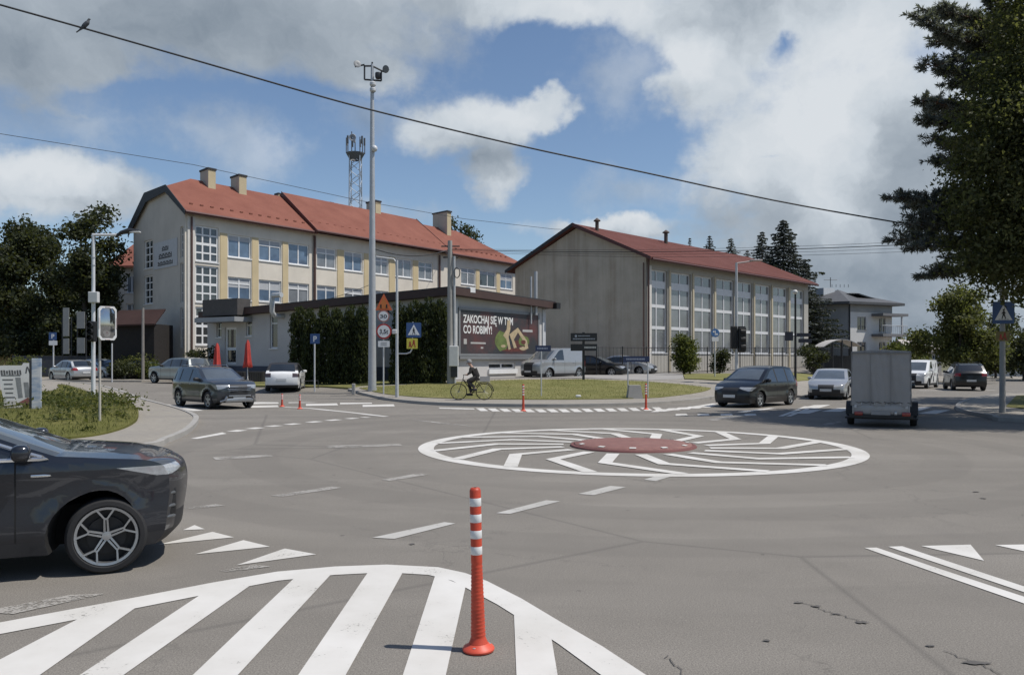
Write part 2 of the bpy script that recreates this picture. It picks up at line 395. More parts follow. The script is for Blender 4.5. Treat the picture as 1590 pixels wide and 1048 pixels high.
# --- markings (4 mm sheets on the asphalt)
def gp(*pts): return [G(*p, z=0) for p in pts]
mk = MB()
band_o = gp((-160, 1000), (0, 967), (200, 930), (330, 905), (430, 888), (520, 880), (600, 877), (680, 881), (722, 890), (757, 903), (810, 930), (870, 966), (935, 1004), (1005, 1050), (1120, 1130))
band_i = gp((-160, 1022), (0, 985), (200, 947), (332, 921), (432, 902), (520, 893), (600, 889), (665, 893), (702, 902), (727, 915), (772, 939), (815, 966), (868, 1001), (935, 1050), (1040, 1130))
def band(mb, a, b, z=.006):
    for i in range(len(a)-1): flatpoly(mb, [a[i], a[i+1], b[i+1], b[i]], z)
band(mk, band_o, band_i)
for q in [((128, 958), (215, 941), (60, 1050), (-60, 1130), (-220, 1130), (-20, 1035)), ((314, 922), (392, 907), (190, 1050), (80, 1130), (10, 1130), (122, 1050)),
          ((458, 897), (516, 890), (368, 1050), (290, 1130), (208, 1130), (298, 1050)), ((572, 888), (626, 888), (536, 1050), (490, 1130), (410, 1130), (462, 1050)),
          ((676, 893), (723, 911), (692, 1050), (678, 1130), (605, 1130), (625, 1050)), ((798, 952), (856, 990), (866, 1050), (885, 1130), (806, 1130), (802, 1050))]:
    flatpoly(mk, gp(*q), .0055)
o = mk.build('road_marking', PAINT); o['kind'] = 'structure'
mk = MB()
for q in [((245, 846), (330, 826), (363, 834.5)), ((284, 823.5), (302, 815.5), (318, 822)), ((302, 861), (378, 839), (419, 849)), ((367, 878), (442, 852), (491, 861)),
          ((1430, 848), (1507, 846), (1528, 871)), ((1545, 846.5), (1640, 845), (1668, 873)),
          ((1342, 851), (1361, 850.6), (1460, 884), (1590, 927), (1760, 983), (1760, 998), (1590, 937.5), (1450, 889)),
          ((1379, 849.2), (1401, 848.5), (1490, 878), (1590, 911), (1760, 965), (1760, 978), (1590, 920), (1480, 883))]:
    flatpoly(mk, gp(*q))
# left arm: give-way dashes, stop lines, splitter and crossing
seq = [(300, 679.5), (352, 671.5), (400, 664.5), (450, 659), (500, 654), (550, 649.5), (575, 647.5)]
lw = smooth_line([G(*p, z=0) for p in seq], 12)
flatpoly(mk, gp((296, 681), (345, 671.5), (352, 673.5), (306, 681.5)))
for i in range(8):
    a = 14+i*7.3; k = int(a); strip(mk, lw[k:k+5], .34)
strip(mk, gp((226, 620.5), (262, 622.5)), .28); strip(mk, gp((236, 625), (270, 631), (308, 638)), .42)
strip(mk, gp((440, 632), (480, 634), (540, 640), (600, 647)), .24)
for (x, y) in [(405, 626), (405, 631.5), (470, 624), (497, 628.5), (520, 622), (550, 626), (455, 619), (585, 630)]:
    flatpoly(mk, gp((x-22, y-1.2), (x+26, y-2.2), (x+28, y+.9), (x-22, y+1.9)))
for x in (560, 590): flatpoly(mk, gp((x-18, 617.5), (x+4, 616.8), (x+6, 618.8), (x-18, 619.5)))
# far arm: hatch beside the far kerb
for i in range(19):
    x = 690+i*18.2; y = 633.8+.55*min(i, 6)-.02*i*max(0, i-10); w = 9+.2*i
    if i < 3: flatpoly(mk, gp((x-9, y-1), (x+9, y-.6), (x+11, y+1.1), (x-7, y+.8)))
    else: flatpoly(mk, gp((x-6, y-1.6), (x+6, y-1.7), (x+14, y+2.9), (x+2, y+3.1)))
for i in range(6):
    x = 1018+i*16; y = 637-1.4*i; flatpoly(mk, gp((x-8, y+3), (x+4, y+2.8), (x+16, y-1.6), (x+4, y-1.5)))
strip(mk, gp((1025, 639), (1070, 633), (1112, 626.5)), .3)
for x in (1058, 1092, 1128, 1165): flatpoly(mk, gp((x-9, 643), (x+8, 642.6), (x+10, 645.2), (x-9, 645.8)))
# right arm: double line, zebra
strip(mk, gp((1212, 646.5), (1234, 638.5), (1252, 631)), .16); strip(mk, gp((1224, 646.5), (1245, 638.8), (1262, 631.5)), .16)
for (x, y) in [(1262, 632.5), (1300, 637), (1332, 632.5), (1420, 636), (1448, 640.5), (1250, 640)]:
    flatpoly(mk, gp((x-25, y+2.3), (x+2, y-3.4), (x+28, y-3.8), (x+6, y+2.5)))
strip(mk, gp((1426, 606.5), (1545, 606)), .35); strip(mk, gp((1430, 597.5), (1480, 594)), .3); strip(mk, gp((1150, 640), (1200, 634)), .3)
strip(mk, gp((60, 598), (190, 601), (300, 604)), .25); strip(mk, gp((170, 607), (240, 609)), .2)
# mini roundabout ring and bent blades
RC = Vector((2.74, 18.62)); ro, ri = 4.80, 4.46
N = 96
for k in range(N):
    a, b = 2*math.pi*k/N, 2*math.pi*(k+1)/N
    flatpoly(mk, [(RC.x+ri*math.cos(a), RC.y+ri*math.sin(a)), (RC.x+ro*math.cos(a), RC.y+ro*math.sin(a)), (RC.x+ro*math.cos(b), RC.y+ro*math.sin(b)), (RC.x+ri*math.cos(b), RC.y+ri*math.sin(b))])
for k in range(18):
    a = 2*math.pi*(k+.28)/18
    pol = lambda r, t: (RC.x+r*math.cos(t), RC.y+r*math.sin(t))
    p0, p1, p2 = pol(1.62, a), pol(3.12, a+.10), pol(4.49, a+.10+.36)
    def unit(u, v):
        d = Vector((v[0]-u[0], v[1]-u[1])).normalized(); return Vector((-d.y, d.x))
    n1, n2 = unit(p0, p1), unit(p1, p2); nm = (n1+n2).normalized(); w = .13; wm = w/max(.5, nm.dot(n1))
    A = [Vector(p0)+n1*w, Vector(p1)+nm*wm, Vector(p2)+n2*w]; B = [Vector(p0)-n1*w, Vector(p1)-nm*wm, Vector(p2)-n2*w]
    for i in range(2): flatpoly(mk, [tuple(B[i]), tuple(B[i+1]), tuple(A[i+1]), tuple(A[i])], .0085)
o = mk.build('road_marking', PAINT); o['kind'] = 'structure'
mk = MB()
for q in [((578, 835), (690, 811), (707, 813), (612, 837)), ((770, 797), (848, 777), (870, 778.5), (792, 798)), ((898, 767), (948, 754.5), (972, 756.5), (922, 769)), ((1000, 745), (1028, 736), (1052, 737), (1018, 747))]:
    flatpoly(mk, gp(*q))
o = mk.build('worn_road_marking', WORN); o['kind'] = 'structure'
mk = MB()
for q in [((420, 770), (515, 755.5), (530, 757.5), (440, 771.5)), ((592, 745), (650, 735), (668, 736.5), (606, 747)), ((285, 789), (335, 783), (350, 785), (300, 790.5)),
          ((640, 651), (720, 660), (735, 662.5), (650, 654)), ((1095, 651), (1165, 642), (1175, 643.5), (1110, 653)), ((1270, 660), (1300, 654), (1308, 655), (1285, 661)),
          ((340, 886), (395, 877), (420, 880), (350, 889)), ((-30, 950), (110, 924), (165, 922), (20, 954)), ((505, 692), (620, 689), (625, 692), (510, 696)), ((330, 710), (420, 706), (425, 709), (335, 714))]:
    flatpoly(mk, gp(*q))
o = mk.build('faint_road_marking', FAINT); o['kind'] = 'structure'
# manhole / tar patches
mk = MB(); tarm = plain('tar_repair', (.10, .093, .085), .9, 0, .3, 6, .3)
def blobpoly(x, y, rx, ry, seed):
    rr = random.Random(seed); g = G(x, y, z=0); n = 14
    return [(g[0]+rx*.8*math.cos(2*math.pi*i/n)*(.35+.9*rr.random()), g[1]+ry*1.2*math.sin(2*math.pi*i/n)*(.35+.9*rr.random())) for i in range(n)]
for k_ in range(3):
    p_ = [(1236, 934), (1262, 941), (1280, 949), (1305, 955), (1345, 968)] if k_ == 0 else [(1470, 1012), (1500, 1024), (1530, 1034), (1552, 1046)] if k_ == 1 else [(1034, 1020), (1048, 1034), (1066, 1052)]
    g2 = smooth_line([G(a, b, z=0) for a, b in p_], 6); rr2 = random.Random(k_); strip(mk, [(a+rr2.uniform(-.02, .02), b+rr2.uniform(-.02, .02)) for a, b in g2], .008)
for i, (x, y, rx, ry) in enumerate([(1240, 936, .05, .02), (1268, 942, .06, .03), (1298, 954, .05, .018), (1340, 967, .07, .03), (1190, 995, .045, .02), (1444, 1004, .05, .02), (1515, 1030, .12, .03), (1515, 764, .09, .04), (1526, 774, .09, .04), (640, 845, .05, .03)]):
    flatpoly(mk, blobpoly(x, y, rx, ry, i))
o = mk.build('tar_spot', tarm); o['kind'] = 'structure'
# raised red dome of the mini roundabout
t = NT('red_block_paving'); b = t.new('TexBrick'); b.inputs['Scale'].default_value = 5; b.inputs['Color1'].default_value = (.25, .118, .10, 1); b.inputs['Color2'].default_value = (.19, .088, .078, 1); b.inputs['Mortar'].default_value = (.13, .075, .065, 1); b.inputs['Mortar Size'].default_value = .015
t.l.new(t.obj(), b.inputs['Vector']); t.set(Base_Color=t.mixc(t.ramp(t.noise(1.3, 5), [(.45, (0, 0, 0)), (.8, (.5, .5, .5))]), b.outputs[0], (.27, .155, .13, 1)), Roughness=.85); t.bump(b.outputs['Fac'], -.3, .01)
rm_ = None
isl = thing('roundabout_island', 'low red block-paved dome at the centre of the painted roundabout', 'traffic island', (2.70, 18.72, 0))
MB().lathe([(.02, .125), (.5, .118), (.9, .10), (1.15, .085), (1.29, .065), (1.315, .04), (1.32, -.02)], seg=56).build('dome', t.m, isl, True, ang=60)
mb = MB().lathe([(1.32, .045), (1.38, .04), (1.40, .02), (1.405, -.02)], seg=56); mb.build('edging_ring', plain('red_edging', (.16, .06, .055), .8, 0, .2, 5), isl, True)
for k in range(22):
    mb = MB(); a = 2*math.pi*k/22; M = Matrix.Rotation(a, 3, 'Z')
    if k % 2 == 0: mb.obox(M@Vector((1.17, -.07, .088)), M@Vector((.09, 0, -.012)), M@Vector((0, .14, 0)), M@Vector((.001, 0, .008))); mb.build('reflective_mark', PAINT, isl)
# ================================================================ buildings
class Wall:
    def __init__(s, A, d, n=None):
        s.A = Vector((A[0], A[1])); s.d = Vector(d[:2]).normalized(); s.n = Vector((s.d.y, -s.d.x))
        if n is not None and s.n.dot(Vector(n)) < 0: s.n = -s.n
    def t(s, px):
        k = (px-CX)/F; return (k*s.A.y-s.A.x)/(s.d.x-k*s.d.y)
    def hit(s, px, py):
        t = s.t(px); Y = s.A.y+t*s.d.y; return t, H+(HZ-py)/F*Y
    def pt(s, t, z, o=0.0):
        q = s.A+s.d*t+s.n*o; return Vector((q.x, q.y, z))
    def box(s, mb, t0, t1, z0, z1, o0, o1):
        a = s.pt(t0, z0, o0); return mb.obox(a, s.pt(t1, z0, o0)-a, s.pt(t0, z0, o1)-a, Vector((0, 0, z1-z0)))
def facade(mb, w, t0, t1, z0, z1, ops, depth=.16):
    ts = sorted(set([t0, t1]+[x for o in ops for x in o[:2] if t0 < x < t1])); zs = sorted(set([z0, z1]+[x for o in ops for x in o[2:4] if z0 < x < z1]))
    for i in range(len(ts)-1):
        for j in range(len(zs)-1):
            tc, zc = (ts[i]+ts[i+1])/2, (zs[j]+zs[j+1])/2
            if any(o[0] < tc < o[1] and o[2] < zc < o[3] for o in ops): continue
            mb.quad(w.pt(ts[i], zs[j]), w.pt(ts[i+1], zs[j]), w.pt(ts[i+1], zs[j+1]), w.pt(ts[i], zs[j+1]))
    for (a, b, c, d) in [o[:4] for o in ops]:
        for (p, q) in (((a, c), (b, c)), ((b, c), (b, d)), ((b, d), (a, d)), ((a, d), (a, c))):
            mb.quad(w.pt(*p), w.pt(*q), w.pt(q[0], q[1], -depth), w.pt(p[0], p[1], -depth))
def window(par, w, ta, tb, za, zb, cols, rows, pane, fw=.07, inset=.12, frame=None, sill=True, name='window', transoms=None, blind=None):
    if ta > tb: ta, tb = tb, ta
    fr = frame or WHITE; mb = MB(); o0, o1 = -inset-.05, -inset+.02
    w.box(mb, ta, tb, za, za+fw, o0, o1); w.box(mb, ta, tb, zb-fw, zb, o0, o1)
    w.box(mb, ta, ta+fw, za+fw, zb-fw, o0, o1); w.box(mb, tb-fw, tb, za+fw, zb-fw, o0, o1)
    for i in range(1, cols):
        t = ta+(tb-ta)*i/cols; w.box(mb, t-fw*.5, t+fw*.5, za+fw, zb-fw, o0, o1-.004)
    for j in (transoms if transoms is not None else [k/rows for k in range(1, rows)]):
        f, hw = j if isinstance(j, tuple) else (j, fw*.45); z = za+(zb-za)*f; w.box(mb, ta+fw, tb-fw, z-hw, z+hw, o0, o1-.008)
    if sill: w.box(mb, ta-.05, tb+.05, za-.06, za, -inset+.02, .07)
    f = mb.build(name, fr, par, world=True)
    mb = MB(); a, b, c, d = w.pt(ta, za, -inset-.03), w.pt(tb, za, -inset-.03), w.pt(tb, zb, -inset-.03), w.pt(ta, zb, -inset-.03); mb.quad(a, b, c, d)
    mb.build('pane', pane, f, world=True)
    if blind:
        mb = MB(); z = zb-(zb-za)*blind; w.box(mb, ta+fw, tb-fw, z, zb-fw, -inset-.028, -inset-.022); mb.build('blind', BLIND, f, world=True)
    return f
BLIND = plain('roller_blind', (.42, .43, .44), .8, 0, .08)
GL_DARK = m_glass('dark_glass', (.035, .04, .045)); GL_MID = m_glass('curtained_glass', (.19, .205, .22), .12); GL_LITE = m_glass('net_curtain_glass', (.34, .36, .38), .2); GL_BLUE = m_glass('sky_glass', (.10, .15, .22), .06)
CREAM = wallmat('cream_render', (.655, .60, .51), (.42, .37, .31), .35); YELL = wallmat('ochre_render', (.56, .455, .275), (.37, .30, .19), .3)
GREYW = wallmat('grey_render', (.50, .485, .465), (.3, .29, .28), .3); GYMW = wallmat('gym_render', (.46, .41, .33), (.20, .14, .085), .65, .12, lo=.44, hi=.66)
REDROOF = m_rooftile('red_tile_roof', (.205, .080, .058), (.262, .108, .078), 4.2); GYMROOF = m_rooftile('dark_red_sheet_roof', (.115, .043, .034), (.15, .06, .05), 3.0)  # GYMROOF: dark red, lowered further for cloud shadow on the hall
FASC = plain('dark_red_fascia', (.085, .03, .026), .6, 0, .2); DGREY = plain('dark_roof_edge', (.03, .032, .036), .7, 0, .2)
# ---------------------------------------------------------------- school
Yc = 64.0; A = ((287-CX)/F*Yc, Yc); L1 = Wall(A, (.709, 1), (1, -1)); G1 = Wall(A, (-.948, 1), (-1, -1)); gd = Vector((G1.d.x, G1.d.y))
ez = L1.hit(290, 329)[1]; Zb = -.2; U = 10.9; slope = .64; zr = ez+slope*(U/2+.6)
tS2, tS3, tEnd = L1.t(484), L1.t(694), L1.t(806)
school = thing('school_building', 'long cream three-storey school with red tiled roofs and yellow wall strips', 'school', (A[0], A[1], 0.3))
def LU(t, u, z): q = L1.A+L1.d*t+gd*u; return Vector((q.x, q.y, z))
def ropen(xa, xb, y0, y1):
    xm = (xa+xb)/2; return [L1.t(xa), L1.t(xb), L1.hit(xm, y1)[1], L1.hit(xm, y0)[1]]
ref1 = ropen(354, 390, 366, 401); ref2 = ropen(354, 390, 431, 466); dz = ref1[3]-ref2[3]
cols1 = [(354, 390), (402, 437), (448, 480)]; cols2 = [(492, 522), (535, 563), (583, 603), (614, 640), (650, 672)]; cols3 = [(697, 704), (716, 738), (745, 770), (777, 796)]
ops = []; rng_ = random.Random(4)
for k, xs in enumerate(cols1+cols2+cols3):
    for r in range(3):
        ops.append((L1.t(xs[0]), L1.t(xs[1]), ref1[2]-dz*r, ref1[3]-dz*r))
stairs = []
for (ya, yb) in [(352, 407), (413, 470), (477, 536)]:
    o_ = ropen(303.5, 339.5, ya, yb); stairs.append(tuple(o_))
mb = MB(); facade(mb, L1, 0, tEnd, Zb, ez-.05, ops+stairs)
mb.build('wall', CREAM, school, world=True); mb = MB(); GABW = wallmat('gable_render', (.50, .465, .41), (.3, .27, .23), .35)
gops = []
def gopen(xa, xb, y0, y1):
    xm = (xa+xb)/2; a, b = G1.t(xb), G1.t(xa); return (min(a, b), max(a, b), G1.hit(xm, y1)[1], G1.hit(xm, y0)[1])
for q in [(224, 237, 373, 417), (224, 237, 428, 472), (280, 284.5, 352, 400), (280, 284.5, 408, 470), (280, 284.5, 478, 540)]: gops.append(gopen(*q))
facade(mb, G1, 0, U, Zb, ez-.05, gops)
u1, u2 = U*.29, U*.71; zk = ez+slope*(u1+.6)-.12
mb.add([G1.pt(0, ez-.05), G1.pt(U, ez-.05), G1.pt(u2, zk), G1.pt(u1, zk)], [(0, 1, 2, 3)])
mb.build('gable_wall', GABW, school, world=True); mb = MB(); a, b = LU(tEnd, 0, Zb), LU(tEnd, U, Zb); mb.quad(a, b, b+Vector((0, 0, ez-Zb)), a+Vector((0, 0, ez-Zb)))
a, b = LU(0, U, Zb), LU(tEnd, U, Zb); mb.quad(a, b, b+Vector((0, 0, ez-Zb)), a+Vector((0, 0, ez-Zb)))
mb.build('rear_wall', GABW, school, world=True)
panes = [GL_BLUE, GL_MID, GL_LITE, GL_MID, GL_DARK]
for i, o_ in enumerate(ops):
    window(school, L1, *o_, 2, 1, rng_.choice([GL_BLUE, GL_BLUE, GL_MID, GL_DARK]), .11, blind=rng_.choice([.22, .3, .25, .45, None]), transoms=[.72] if i % 2 else [.0001])
for o_ in stairs: window(school, L1, *o_, 3, 4, GL_DARK, .13, sill=True, transoms=[.25, (.5, .1), .75])
for i, o_ in enumerate(gops): window(school, G1, *o_, 1 if i > 1 else 2, 4, GL_DARK, .10 if i < 2 else .06, sill=i < 2)
for (xa, xb) in [(341.5, 352.5), (391, 401), (438.5, 447), (523.5, 533.5), (565, 572), (604, 613), (641, 649), (739, 744), (771, 776)]:
    mb = MB(); L1.box(mb, L1.t(xa), L1.t(xb), Zb+.6, ref1[3]+.02, .001, .05); mb.build('pilaster', YELL, school, world=True)
mb = MB(); L1.box(mb, 0.0, tEnd, Zb, Zb+1.6, .0, .04); G1.box(mb, 0, U, Zb, Zb+1.6, 0, .04); mb.build('plinth', GREYW, school, world=True)
for x in (292.5, 299.5): mb = MB(); t = L1.t(x); L1.box(mb, t-.12, t+.12, Zb+.5, ez-.3, .002, .10); mb.build('corner_strip', plain('pale_render_strip', (.62, .59, .54), .9), school, world=True)
for x, r in ((487, .11), (681, .10), (296, .08)): mb = MB(); t = L1.t(x); mb.tube([L1.pt(t, Zb+.3, .16), L1.pt(t, ez-.35, .16)], r, 8); mb.build('downpipe', plain('brown_downpipe', (.09, .045, .036), .5), school, True, world=True)
def roofprism(mb, pts, th=.22): mb.prism([LU(*p) for p in pts], (0, 0, -th))
OV = .6; t0 = -.22; ze = ez
mb = MB()
roofprism(mb, [(t0, -OV, ze), (tS2+.3, -OV, ze), (tS2+.3, U/2, zr), (3.0, U/2, zr), (t0, u1, zk+.12)])
roofprism(mb, [(t0, U+OV, ze), (tS2+.3, U+OV, ze), (tS2+.3, U/2, zr), (3.0, U/2, zr), (t0, u2, zk+.12)])
roofprism(mb, [(t0, u1, zk+.12), (3.0, U/2, zr), (t0, u2, zk+.12)], .1)
up = .42
roofprism(mb, [(tS2, -OV-.25, ze+up-.3), (tS3, -OV-.25, ze+up-.3), (tS3, U/2, zr+up), (tS2, U/2, zr+up)])
roofprism(mb, [(tS2, U+OV, ze+up-.1), (tS3, U+OV, ze+up-.1), (tS3, U/2, zr+up), (tS2, U/2, zr+up)])
roofprism(mb, [(tS3-.2, -OV, ze), (tEnd+.6, -OV, ze), (tEnd-6.3, U/2, zr), (tS3-.2, U/2, zr)])
roofprism(mb, [(tS3-.2, U+OV, ze), (tEnd+.6, U+OV, ze), (tEnd-6.3, U/2, zr), (tS3-.2, U/2, zr)])
roofprism(mb, [(tEnd+.6, -OV, ze), (tEnd+.6, U+OV, ze), (tEnd-6.3, U/2, zr)])
rf = mb.build('roof', REDROOF, school, world=True)
mb = MB()
def edge(mb, p, q, r=.13): mb.tube([LU(*p), LU(*q)], r, 6)
edge(mb, (t0-.02, -OV, ze-.1), (tS2, -OV, ze-.1)); edge(mb, (tS2, -OV-.25, ze+up-.42), (tS3, -OV-.25, ze+up-.42)); edge(mb, (tS3, -OV, ze-.1), (tEnd+.6, -OV, ze-.1))
mb.build('gutter', FASC, school, True, world=True)
mb = MB()
mb.prism([LU(t0-.08, -OV, ze+.05), LU(t0-.08, u1, zk+.2), LU(t0-.08, u2, zk+.2), LU(t0-.08, U+OV, ze+.05), LU(t0-.08, U+OV, ze-.75), LU(t0-.08, u2-.35, zk-.62), LU(t0-.08, u1+.15, zk-.34), LU(t0-.08, -OV, ze-.35)], L1.d.to_3d()*.06)
mb.prism([LU(t0, u1, zk-.1), LU(0.05, u1, zk-.1), LU(.05, u2, zk-.1), LU(t0, u2, zk-.1)], (0, 0, .08)); mb.prism([LU(t0, u2, zk-.1), LU(0.05, u2, zk-.1), LU(.05, U+OV, ze-.2), LU(t0, U+OV, ze-.2)], (0, 0, .08))
mb.build('bargeboard', DGREY, school, world=True)
mb = MB(); mb.prism([LU(tS2-.06, -OV-.25, ze+up-.25), LU(tS2-.06, U/2, zr+up+.08), LU(tS2-.06, U/2, zr-.2), LU(tS2-.06, -OV-.25, ze-.25)], L1.d.to_3d()*.05); mb.build('verge_board', FASC, school, world=True); mb = MB()
mb.prism([LU(tS3, -OV-.25, ze+up-.25), LU(tS3, U/2, zr+up+.08), LU(tS3, U/2, zr-.1), LU(tS3, -OV-.25, ze-.25)], L1.d.to_3d()*.05); mb.build('verge_board', FASC, school, world=True)
mb = MB()   # snow guards
for k in range(46):
    t = .8+k*(tEnd-2)/46; dzz = (up-.2) if tS2 < t < tS3 else 0; u = .55
    p = LU(t, u, ze+slope*(u+OV)+dzz+.02); mb.box(p+Vector((0, 0, .04)), (.28, .1, .09), math.atan2(L1.d.y, L1.d.x))
mb.build('snow_guard', REDROOF, school, world=True)
CH = wallmat('chimney_render', (.47, .44, .37), (.2, .18, .15), .5); CHY = wallmat('chimney_sunlit_ochre', (.50, .43, .28), (.3, .25, .18), .4)  # CHY: sunlit copy of the chimney render
def chimney(px, ytop, u, wg, wd, hb=2.2, yellow=True):
    w2 = Wall(tuple(L1.A+gd*u), L1.d); t = w2.t(px); zt = w2.hit(px, ytop)[1]; o = LU(t, u, zt-hb)
    ex, ey = L1.d.to_3d()*wd, gd.to_3d()*wg
    c = MB().obox(o, ex, ey, (0, 0, hb)).build('chimney', CH, rf, world=True)
    mb = MB().obox(o-gd.to_3d()*.02+L1.d.to_3d()*.02, ex-L1.d.to_3d()*.04, gd.to_3d()*.02, (0, 0, hb-.01)); mb.mat(1)  # thin skin carrying the sunlit tone on the stack's sunny face
    mb.obox(o+Vector((0, 0, hb))-ex*.07-ey*.05, ex*1.14, ey*1.1, (0, 0, .16)); mb.build('chimney_cap', [CHY, DGREY], rf, world=True)
chimney(323, 263, 4.3, 1.6, .75, 3.6); chimney(371, 273, 4.3, 1.6, .8, 3.4); chimney(583, 313, 5, 1.7, .8, 2.8); chimney(694, 329, 3.8, 2.6, .75, 4.2)
for px, yt in ((432, 302), (512, 316)): chimney(px, yt, 5.9, .7, .5, .8)
mb = MB(); sg = gopen(239.5, 276, 374, 416); mb2 = MB(); G1.box(mb, sg[0], sg[1], sg[2], sg[3], .01, .06)
sb = mb.build('name_board', plain('pale_sign_board', (.46, .47, .48), .7), school, world=True)
bw = sg[1]-sg[0]
for (cz, hh, wf) in [(.72, .22, .28), (.45, .26, .56), (.18, .20, .64)]:
    lw_ = MB(); z = sg[2]+(sg[3]-sg[2])*cz; n = int(13*wf)+2; ww = bw*wf
    for i in range(n):
        a = sg[0]+(bw-ww)/2+ww*i/n; s_ = ww/n*.74; hz_ = (sg[3]-sg[2])*hh*.36
        G1.box(lw_, a, a+s_*.34, z-hz_, z+hz_, .06, .075); G1.box(lw_, a+s_*.34, a+s_, z+hz_*(.45 if i % 2 else -.1), z+hz_*(1 if i % 2 else .35), .06, .075); G1.box(lw_, a+s_*.34, a+s_, z-hz_, z-hz_*.5, .06, .075)
    lw_.build('lettering', BLACK, sb, world=True)
# rear wing of the school, left of the gable
wing = thing('school_wing', 'set-back cream wing with small red roof left of the school gable', 'building', (*GA(205, 82).xy, .3))
Wn = Wall(GA(176, 84).xy, (1, -.05)); te = 9.5; zt = H+(HZ-412)/F*84
wop = [(Wn.t(196), Wn.t(212), H+(HZ-455)/F*84, H+(HZ-428)/F*84), (Wn.t(196), Wn.t(212), H+(HZ-500)/F*84, H+(HZ-472)/F*84)]
mb = MB(); facade(mb, Wn, 0, te, -.2, zt, wop); mb.quad(Wn.pt(0, -.2), Wn.pt(0, zt), Wn.pt(0, zt, -6), Wn.pt(0, -.2, -6)); mb.build('wall', CREAM, wing, world=True)
for o_ in wop: window(wing, Wn, *o_, 2, 1, GL_MID, .1)
mb = MB(); z2 = H+(HZ-378)/F*87; mb.prism([Wn.pt(-.5, zt-.1, .6), Wn.pt(te, zt-.1, .6), Wn.pt(te, z2, -3.5), Wn.pt(.3, z2, -3.5)], (0, 0, -.2)); rw = mb.build('roof', REDROOF, wing, world=True)
mb = MB(); Wn.box(mb, 2.3, 2.9, z2-.6, z2+.7, -3.6, -3); Wn.box(mb, 3.4, 5.4, z2-.6, z2+.8, -3.8, -3); mb.build('chimney', CH, rw, world=True)
# dark shed in front of the wing
shed = thing('shed', 'dark timber shed with low brown roof beside the school gable', 'shed', (*GA(210, 61).xy, .35))
Ws = Wall(GA(172, 62).xy, (1, -.06)); zz = lambda y, Y=62: H+(HZ-y)/F*Y
mb = MB(); Ws.box(mb, 0, 3.3, .2, zz(503), -3, 0); mb.build('wall', plain('dark_timber', (.016, .013, .011), .85, 0, .35, 5, .2), shed, world=True)
mb = MB(); mb.prism([Ws.pt(-.4, zz(505), .5), Ws.pt(3.6, zz(503), .5), Ws.pt(3.4, zz(478), -1.6), Ws.pt(-.2, zz(480), -1.6)], (0, 0, -.12)); mb.build('roof', m_rooftile('brown_roof', (.04, .024, .022), (.06, .036, .032), 4), shed, world=True)
# ---------------------------------------------------------------- gym
Ag = ((1003-CX)/F*67.7, 67.7); Bg = ((1255-CX)/F*91.0, 91.0); LG = Wall(Ag, (Bg[0]-Ag[0], Bg[1]-Ag[1]), (1, -1)); lg_len = (Vector(Bg)-Vector(Ag)).length
gg = Vector((-LG.d.y, LG.d.x)); GG = Wall(Ag, gg, (-1, -1)); Ug = 14.3; gz = H+(HZ-398)/F*67.7; gr = H+(HZ-353)/F*77.0-.55
gym = thing('gym_building', 'plain beige sports hall with tall gridded windows and dark red roof', 'sports hall', (Ag[0], Ag[1], .7))
def LUg(t, u, z): q = LG.A+LG.d*t+gg*u; return Vector((q.x, q.y, z))
bays = [(1007, 1036), (1043, 1072.5), (1079, 1106.5), (1113, 1139.5), (1146, 1168), (1173.5, 1195.5), (1201, 1222.5), (1228, 1248)]
zt_, zb_ = LG.hit(1021, 419)[1], LG.hit(1021, 548)[1]; bt = lg_len/8.12; gop = []
for i, (xa, xb) in enumerate(bays): gop.append((LG.t(xa-.6), LG.t(xb+.6), zb_, zt_))
mb = MB(); facade(mb, LG, 0, lg_len, .2, gz, gop, .25)
GL_GYM = m_glass('gym_glass', (.13, .137, .147), .2); GYMF = plain('shaded_white_frame', (.62, .62, .62), .6, 0, .1); GYMP = wallmat('gym_pilaster_render', (.43, .375, .27), (.28, .22, .15), .5)  # hall glass and white frame toned down for cloud shadow
GYMS = wallmat('gym_side_render', (.37, .35, .31), (.22, .2, .17), .5)  # side wall colour darkened to stand in for cloud shadow
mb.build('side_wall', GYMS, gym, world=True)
mb = MB(); mb.add([GG.pt(0, .2), GG.pt(Ug, .2), GG.pt(Ug, gz), GG.pt(Ug/2, gr-.25), GG.pt(0, gz)], [(0, 1, 2, 3, 4)]); mb.build('gable_wall', GYMW, gym, world=True); mb = MB()
e_ = [LUg(lg_len, 0, .2), LUg(lg_len, Ug, .2), LUg(lg_len, Ug, gz), LUg(lg_len, Ug/2, gr-.25), LUg(lg_len, 0, gz)]; mb.add(e_, [(0, 1, 2, 3, 4)])
mb.build('rear_gable', GYMW, gym, world=True)
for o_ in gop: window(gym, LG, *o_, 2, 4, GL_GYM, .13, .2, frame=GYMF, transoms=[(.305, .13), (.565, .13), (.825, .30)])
for i in range(7): mb = MB(); a, b = gop[i][1], gop[i+1][0]; LG.box(mb, a+.16, b-.16, .9, zt_+.1, .002, .08); mb.build('pilaster', GYMP, gym, world=True)
mb = MB(); t = .16; mb.tube([LG.pt(t, .5, .14), LG.pt(t, gz-.2, .14)], .08, 8); mb.build('downpipe', plain('brown_downpipe', (.09, .045, .036)), gym, True, world=True); mb = MB(); mb.tube([GG.pt(.16, .5, .12), GG.pt(.16, gz-.5, .12)], .05, 8); mb.build('downpipe', plain('brown_downpipe', (.09, .045, .036)), gym, True, world=True)
mb = MB(); LG.box(mb, .45, .75, .5, gz-.7, .0, .06); mb.build('corner_strip', plain('pale_render_strip', (.62, .59, .54)), gym, world=True)
mb = MB(); sl = (gr-gz)/(Ug/2)
